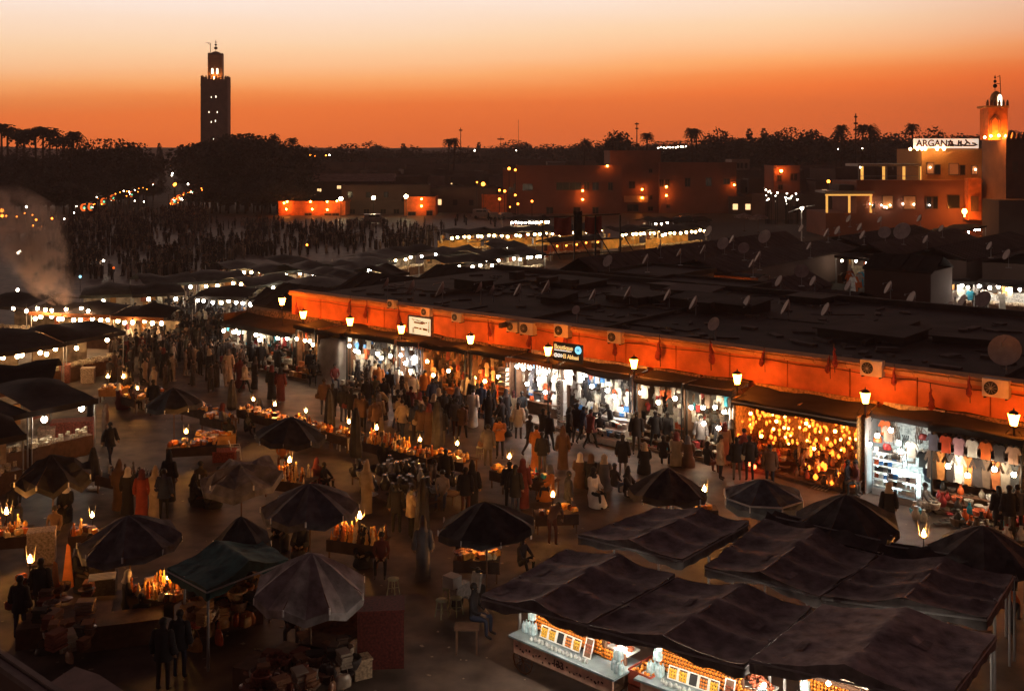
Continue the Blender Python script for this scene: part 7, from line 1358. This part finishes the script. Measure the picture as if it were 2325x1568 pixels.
def person(u, v, arch, col='dark', rz=None, s=1.0, head=None, label=None):
    p = G(u, v); me, kids = ARCH[arch]; c = COL[col]; s *= R.uniform(1.05, 1.15)
    o = ob('person', me, None, p, R.uniform(0, 6.28) if rz is None else rz, col=[q * R.uniform(.85, 1.15) for q in c], sc_=s)
    for k in kids:
        isr = k.name.startswith(('robe', 'coat', 'jacket')); hc = head or (col if arch in ('djel', 'squatw') else R.choice(['dark', 'grey', 'brown', 'beige', 'maroon', 'white']))
        ob(k.name.split('.')[0], k, o, col=c if isr else COL.get(hc, c))
    if arch in ('man', 'man2', 'coat', 'coatw', 'womanw') and R.random() < .3:
        if 'bag' not in BM: b = MB(); b.lathe([(.06, 0), (.13, .03), (.14, .16), (.1, .24)], 8, (.30, .02, .82), sy=.45); b.tube((.28, .02, 1.04), (.12, .02, 1.48), .012, n=4); BM['bag'] = b.mesh('shoulder_bag', M_cloth)
        ob('shoulder_bag', BM['bag'], o, col=COL[R.choice(['dark', 'brown', 'beige', 'maroon', 'dark'])])
    if head and not any(k.name.startswith(('hood', 'headscarf')) for k in kids):
        b = MB(); zt = 1.70; 
        if 'cap' not in BM: b.lathe([(.105, 0), (.10, .05), (.06, .09), (.01, .1)], 9); BM['cap'] = b.mesh('cap', M_cloth)
        J = pose({'sit': 'sit', 'squat': 'squat', 'man2': 'walk'}.get(arch, 'stand')); q = J['tp']; ob('cap', BM['cap'], o, (q[0], q[1] + .02, q[2] - .03), col=COL[head])
    return tag(o, label or DESC[arch] % col, 'person', 'people on the square')
R.seed(19)
FRONT, BACK = 0.0, math.pi
PP = [ # u, v(feet), archetype, colour, facing
 (617, 908, 'woman', 'dark', 3), (637, 912, 'woman', 'maroon', 3), (578, 884, 'djel', 'dark', 2), (545, 882, 'djelw', 'maroon', 1), (556, 893, 'man2', 'beige', 2), (736, 943, 'man', 'brown', 3), (756, 948, 'coat', 'dark', 3), (797, 965, 'man', 'dark', 3), (817, 972, 'coat', 'brown', 3.3),
 (873, 948, 'bend', 'beige', 4), (903, 972, 'man2', 'dark', 3), (918, 968, 'man2', 'dark', 3.3), (944, 1003, 'man', 'navy', 3), (957, 1007, 'coat', 'brown', 3), (974, 1010, 'woman', 'brown', 3), (1023, 985, 'man2', 'dark', 3), (1036, 993, 'man', 'grey', 3), (1050, 1000, 'man2', 'brown', 3), (1074, 968, 'djelw', 'white', 3), (1093, 952, 'man', 'navy', 3),
 (1108, 1060, 'man', 'grey', 3), (1135, 1040, 'phone', 'orange', 0), (1220, 944, 'man', 'grey', 0), (1246, 1022, 'man3', 'dark', 2.6), (1233, 1015, 'man2', 'dark', 2.4), (1203, 1035, 'man2', 'dark', 2), (1218, 1062, 'djelw', 'orange', 3), (1231, 1074, 'man', 'dark', 3), (1278, 1068, 'djel', 'brown', 3), (1293, 1011, 'coat', 'dark', 1.6), (1310, 1004, 'man2', 'dark', 3), (1325, 1008, 'man2', 'navy', 2), (1341, 1020, 'man2', 'maroon', 2),
 (1386, 998, 'reach', 'dark', -1.4), (1414, 1082, 'coat', 'dark', 3), (1488, 1021, 'man3', 'dark', 3), (1515, 1022, 'man2', 'dark', 3), (1591, 1037, 'man', 'grey', 0), (1506, 1062, 'sit', 'dark', 3), (1536, 1058, 'sitw', 'beige', 3), (1562, 1062, 'sitw', 'brown', 3), (1464, 1078, 'sitw', 'dark', 3), (1606, 1078, 'sit', 'dark', 2), (1636, 1088, 'coat', 'beige', 1), (1645, 1055, 'woman', 'beige', 0), (1630, 1040, 'man', 'dark', 2),
 (1673, 1092, 'man', 'dark', 3), (1702, 1092, 'man', 'dark', 3), (1690, 1068, 'man', 'maroon', 3), (1660, 1050, 'woman', 'dark', 3), (1816, 1078, 'sit', 'dark', 0), (1748, 1112, 'man', 'brown', 3), (1924, 1120, 'sit', 'dark', 1), (1943, 1122, 'sit', 'maroon', 5), (2018, 1212, 'woman', 'dark', 3, 'beige'), (2108, 1115, 'sit', 'dark', 0), (2100, 1160, 'squat', 'grey', 1), (2262, 1130, 'man', 'white', 0), (2268, 1215, 'coat', 'dark', 3), (2292, 1222, 'man', 'dark', 3), (2310, 1218, 'man', 'grey', 3), (2318, 1065, 'man', 'red', 0), (2318, 1160, 'woman', 'dark', 3),
 (1002, 1015, 'man', 'dark', 3), (985, 985, 'woman', 'brown', 2), (1150, 942, 'sit', 'dark', 0), (1168, 948, 'sitw', 'beige', 0), (1185, 950, 'sit', 'dark', 0), (1136, 935, 'squat', 'grey', 0), (1180, 975, 'sit', 'dark', 5), (1340, 1000, 'sit', 'brown', 0), (1362, 1002, 'sit', 'dark', 0), (1352, 985, 'sitw', 'dark', 0), (1445, 1030, 'man', 'dark', 0), (1600, 990, 'man', 'orange', 0), (1660, 1000, 'man', 'dark', 0), (1578, 1005, 'woman', 'dark', 0),
 (860, 905, 'man', 'orange', 0), (885, 912, 'man2', 'dark', 3), (905, 905, 'man', 'white', 3), (925, 918, 'djel', 'beige', 3), (938, 922, 'man', 'white', 0), (965, 920, 'man', 'orange', 0), (990, 935, 'coat', 'dark', 3), (880, 885, 'woman', 'beige', 0), (1020, 955, 'sit', 'brown', 0), (1060, 930, 'man', 'beige', 0), (1075, 940, 'woman', 'dark', 0), (838, 890, 'man', 'dark', 2), (812, 895, 'man2', 'dark', 2), (760, 880, 'sit', 'maroon', 0), (712, 872, 'sit', 'dark', 0), (725, 868, 'sit', 'dark', 1), (705, 865, 'man', 'dark', 3), (950, 905, 'sit', 'orange', 0), (1115, 915, 'man', 'dark', 0), (1040, 940, 'sit', 'dark', 0),
 (1317, 1108, 'sitw', 'brown', 3), (1342, 1112, 'sitw', 'dark', 3), (1372, 1115, 'sitw', 'grey', 3), (1291, 1182, 'man', 'dark', 2), (1255, 1238, 'bend', 'brown', 2.9), (1347, 1148, 'sitw', 'white', 1), (1395, 1128, 'sit', 'dark', 2), (1425, 1125, 'squatw', 'dark', 1), (1157, 1158, 'man', 'dark', 3), (1187, 1155, 'woman', 'maroon', 3), (1170, 1165, 'coat', 'dark', 3), (1057, 1172, 'man', 'dark', 3), (1072, 1168, 'djel', 'dark', 3), (1012, 1120, 'man', 'dark', 3), (1185, 1292, 'squat', 'dark', 1), (1250, 1135, 'sitw', 'orange', 5), (1005, 1150, 'sit', 'beige', 0), (985, 1120, 'sit', 'grey', 2),
 (832, 1166, 'djel', 'beige', 2.5), (900, 1212, 'man', 'dark', 3), (933, 1224, 'phone', 'beige', 2), (866, 1302, 'sit', 'maroon', 0), (960, 1316, 'djel', 'grey', 3), (735, 1108, 'squat', 'dark', 1), (718, 1105, 'squatw', 'maroon', 1), (642, 1062, 'sit', 'orange', 0), (250, 1052, 'man2', 'dark', 1), (384, 1140, 'djel', 'dark', 3), (322, 1178, 'woman', 'red', 3, 'maroon'), (352, 1178, 'djel', 'beige', 3), (290, 1170, 'woman', 'dark', 3, 'white'), (372, 1180, 'man', 'navy', 3), (270, 1160, 'djel', 'brown', 3), (440, 1148, 'squatw', 'dark', 2), (473, 1155, 'squatw', 'dark', 2), (455, 1130, 'sit', 'brown', 3), (497, 1140, 'sit', 'dark', 0),
 (45, 1452, 'man', 'dark', 3), (92, 1410, 'man', 'dark', 3), (110, 1470, 'squat', 'dark', 2), (370, 1570, 'man', 'dark', 3), (408, 1540, 'man', 'dark', 3), (668, 1460, 'sit', 'dark', 0, 'white'), (555, 1400, 'sit', 'dark', 2), (206, 985, 'man', 'dark', 2), (240, 1010, 'woman', 'brown', 2), (520, 1020, 'sit', 'dark', 3), (560, 985, 'squat', 'dark', 1), (505, 985, 'sitw', 'grey', 2), (685, 1260, 'squatw', 'dark', 0), (150, 1180, 'sitw', 'dark', 0), (125, 1240, 'sit', 'brown', 0), (30, 1180, 'sit', 'dark', 1), (180, 1340, 'sitw', 'dark', 1), (205, 1290, 'squat', 'maroon', 0), (290, 1400, 'sitw', 'dark', 2), (320, 1430, 'squat', 'dark', 0), (2300, 1440, 'bend', 'orange', 4), (2285, 1415, 'sit', 'maroon', 2), (1075, 1440, 'sit', 'dark', 1), (1045, 1265, 'squat', 'dark', 1), (830, 1280, 'squatw', 'dark', 0), (640, 1245, 'sitw', 'dark', 0),
 (290, 905, 'man', 'dark', 3), (320, 890, 'sit', 'dark', 2), (780, 960, 'man', 'dark', 3), (805, 1010, 'sit', 'dark', 1), (905, 1055, 'squat', 'dark', 1), (870, 1060, 'squat', 'dark', 3), (690, 1010, 'squatw', 'dark', 2), (348, 945, 'man', 'dark', 3), (300, 935, 'sit', 'brown', 2), (270, 930, 'sitw', 'maroon', 2)]
for q in PP: person(q[0], q[1], q[2], q[3], q[4] + R.uniform(-.3, .3), head=q[5] if len(q) > 5 else None)
# mid-left crowd: individuals scattered between the stall rows and the shops
M_one = None
taken = [G(q[0], q[1]) for q in PP]; cnt = 0; tries = 0
cols = ['dark'] * 8 + ['grey', 'brown', 'navy', 'maroon', 'beige', 'white', 'olive']
while cnt < 115 and tries < 4000:
    tries += 1; u, v = (R.uniform(820, 1180), R.uniform(885, 1000)) if cnt < 38 else R.choice([(R.uniform(250, 560), R.uniform(770, 868)), (R.uniform(370, 640), R.uniform(715, 800)), (R.uniform(560, 700), R.uniform(770, 860)), (R.uniform(420, 720), R.uniform(730, 860))])
    if cnt >= 38 and u > 560 and v < 770: continue
    if v < 700 + (560 - u) * .1: continue
    p = G(u, v)
    if any((p - t_).length < .75 for t_ in taken): continue
    taken.append(p); o = person(u, v, R.choice(['man', 'man2', 'woman', 'womanw', 'djel', 'coat', 'man', 'man2', 'phone', 'djelw']), R.choice(cols), None); cnt += 1
# far crowd: simple figures; nearest ones stay objects, the mass behind is one object
def far_fig(seed):
    R.seed(seed); b = MB(); w_ = R.uniform(.9, 1.15); rb = seed % 2
    if rb: b.lathe([(.2, .05), (.19, .5), (.17, 1.0), (.2, 1.32), (.09, 1.46)], 7, sx=w_, sy=.75)
    else:
        st = .12 if seed % 3 else .02
        for s in (-1, 1): b.tube((s * .1, s * st, 0), (s * .09, 0, .85), .06, .09, 6); b.box((s * .1, s * st - .06, .04), (.09, .25, .07))
        b.lathe([(.15, .8), (.15, 1.0), (.18, 1.35), (.08, 1.47)], 7, sx=w_, sy=.7)
    for s in (-1, 1): b.tube((s * .2, 0, 1.38), (s * .26, -.05, 1.1), .05, .045, 5); b.tube((s * .26, -.05, 1.1), (s * .25, -.12, .85), .045, .035, 5)
    b.tube((0, 0, 1.44), (0, 0, 1.52), .05, n=5, m=1); b.ball((0, -.01, 1.61), .1, 7, 5, 1 if not rb else 0, 1.15); b.ball((0, .02, 1.64), .104, 7, 4, 2); return b.mesh('person', [M_top, M_skin, M_hair])
FF = [far_fig(i) for i in range(6)]; R.seed(101)
CL = [(R.uniform(90, 1000), R.uniform(498, 640), R.uniform(8, 30)) for _ in range(46)]
def crowd_pt():
    k = R.random()
    if k < .2: return R.uniform(372, 468), R.uniform(452, 520)
    if k < .3: return R.uniform(150, 470), R.uniform(482, 530)
    if k < .6: return R.uniform(90, 1010), R.uniform(495, 640)
    c = R.choice(CL); a = R.uniform(0, 6.28); q = R.gauss(1, .35) * c[2]; return c[0] + q * math.cos(a) * 1.6, c[1] + q * math.sin(a) * .32
def ok_far(u, v): return not (u > 520 and v > 592 - (u - 520) * .05) and not (u > 640 and v < 512) and not (470 < u < 640 and v < 505) and v > 478 - (u - 160) * .28 * (u < 372)
n = 0
while n < 8:
    u, v = R.uniform(1000, 1130), R.uniform(500, 520); n += 1; p = G(u, v); tag(ob('person', R.choice(FF), None, p, R.uniform(0, 6.28), col=(.04, .035, .035), sc_=R.uniform(.93, 1.05)), 'dark figure standing before the orange market row', 'person', 'people of the far crowd', same=True)
pts = []
while len(pts) < 2350:
    u, v = crowd_pt()
    if ok_far(u, v): pts.append((v, u))
for _ in range(360): pts.append((R.uniform(690, 830), R.uniform(280, 640)))
for _ in range(60): pts.append((R.uniform(640, 700), R.uniform(430, 640)))
for _ in range(70): pts.append((R.uniform(800, 900), R.uniform(250, 560)))
pts.sort(reverse=True); pts = pts[::-1][:3] + pts[3:]
b = MB()
for i, (v, u) in enumerate(pts):
    if v > 640 and any((G(u, v) - t_).length < .6 for t_ in taken): continue
    p = G(u, v) + Vector((R.gauss(0, .3), R.gauss(0, .5), 0)); me = R.choice(FF); s = R.uniform(.9, 1.05); rz = R.uniform(0, 6.28)
    if i < 0: tag(ob('person', me, None, p, rz, col=(.03, .027, .03), sc_=s), 'dark figure at the near edge of the far crowd', 'person', 'people of the far crowd', same=True)
    else:
        mt = Matrix.Translation(p) @ Matrix.Rotation(rz, 4, 'Z') @ Matrix.Scale(s, 4); k = 3 if R.random() < .26 else 0
        o = len(b.v); b.v += [tuple(mt @ x.co) for x in me.vertices]
        for f in me.polygons: b.f.append([o + x for x in f.vertices]); b.m.append(k if f.material_index == 0 else f.material_index); b.sm.append(True)
tag(ob('crowd', b.mesh('crowd', [mat('crowd_dark', (.055, .042, .042), vary=.5), M_skin, M_hair, mat('crowd_pale', (.32, .24, .19), vary=.4)]), None), 'dense crowd of small dark figures filling the far square', 'crowd', kind='stuff')
# sagging power cables and poles across the lantern shop
# ================================================================== LABELS: make every label point at one thing
LM = [('by the amber lantern shop', 1830, 1050), ('before the black boutique board', 1290, 960), ('by the blazing glass counter', 2035, 1090), ('under the row of t-shirts', 2210, 1080), ('by the grey draped stall', 775, 870), ('by the amber leather stall', 1050, 940), ('by the long figurine table', 930, 1030), ('near the juice carts', 1350, 1440),
      ('by the green tarp tent', 500, 1275), ('by the largest pale parasol', 705, 1400), ('by the broad lit food tent', 90, 800), ('by the crumpled parasol', 550, 1080), ('by the closed parasol before the couple', 770, 960), ('by the heap of dark pots', 930, 1110), ('by the strongest gas lamp', 815, 1220), ('in the lower left corner', 150, 1450), ('at the white-lit juice counter', 190, 980),
      ('behind the grey seamed parasol', 320, 1150), ('by the white-clothed counters', 1430, 1010), ('behind the first flat canopy', 1350, 1120), ('by the cream garment stall', 1640, 1050), ('before the white garment shop', 900, 910), ('in the crowd beyond the flames', 330, 820), ('in the crowd before the arcade end', 560, 800), ('in the crowd by the pointed lamps', 500, 735), ('in the crowd between stall rows', 420, 770),
      ('before the dim arcade end', 650, 830), ('by the bending person', 1262, 1180), ('by the two flames', 280, 890), ('at the right edge', 2310, 1200), ('beside the white-rimmed parasol', 1740, 1110), ('by the small round glowing table', 1090, 1250), ('on the far skyline', 1300, 320), ('below the park trees', 150, 470), ('along the street', 400, 440), ('by the restaurant', 2050, 440), ('by the pink building', 1400, 430), ('in the roofscape right of centre', 1700, 600), ('on the roofs by the tower', 2150, 620), ('on the arcade roof', 1500, 720), ('by the orange market row', 1200, 540), ('in the upper stall rows', 700, 610)]
bpy.context.view_layer.update()
def uv(o): return proj(o.matrix_world.translation)
ORD = ['leftmost', 'second', 'third', 'fourth', 'fifth', 'sixth', 'seventh', 'eighth', 'ninth', 'tenth', 'eleventh', 'twelfth'] + ['%dth' % i for i in range(13, 80)]
def groups(L):
    d = {}
    for o in L: d.setdefault(o['label'], []).append(o)
    return {k: v for k, v in d.items() if len(v) > 1}
for base, L in groups(REG).items():
    for o in L:
        u, v = uv(o)
        if o['category'] == 'tree' or len(base.split()) > 10: continue
        lm = min(LM, key=lambda q: (q[1] - u) ** 2 + ((q[2] - v) * 1.6) ** 2)[0]
        if lm.split()[-1] not in base: o['label'] = base + ' ' + lm
for base, L in groups(REG).items():
    L.sort(key=lambda o: uv(o)[0]); n = len(L)
    for i, o in enumerate(L): o['label'] = ('leftmost ' if i == 0 else 'rightmost ' if i == n - 1 else ORD[i] + ' from left, ') + base
for o in REG:
    w_ = o['label'].split()
    if len(w_) > 16: o['label'] = ' '.join(w_[:16])
for base, L in groups(REG).items():
    for i, o in enumerate(L): o['label'] = ORD[i] + ' ' + ' '.join(base.split()[:14])

for o in bpy.data.objects:
    if o.get('label') and len(o['label'].split()) > 16: o['label'] = ' '.join(o['label'].split()[:16])
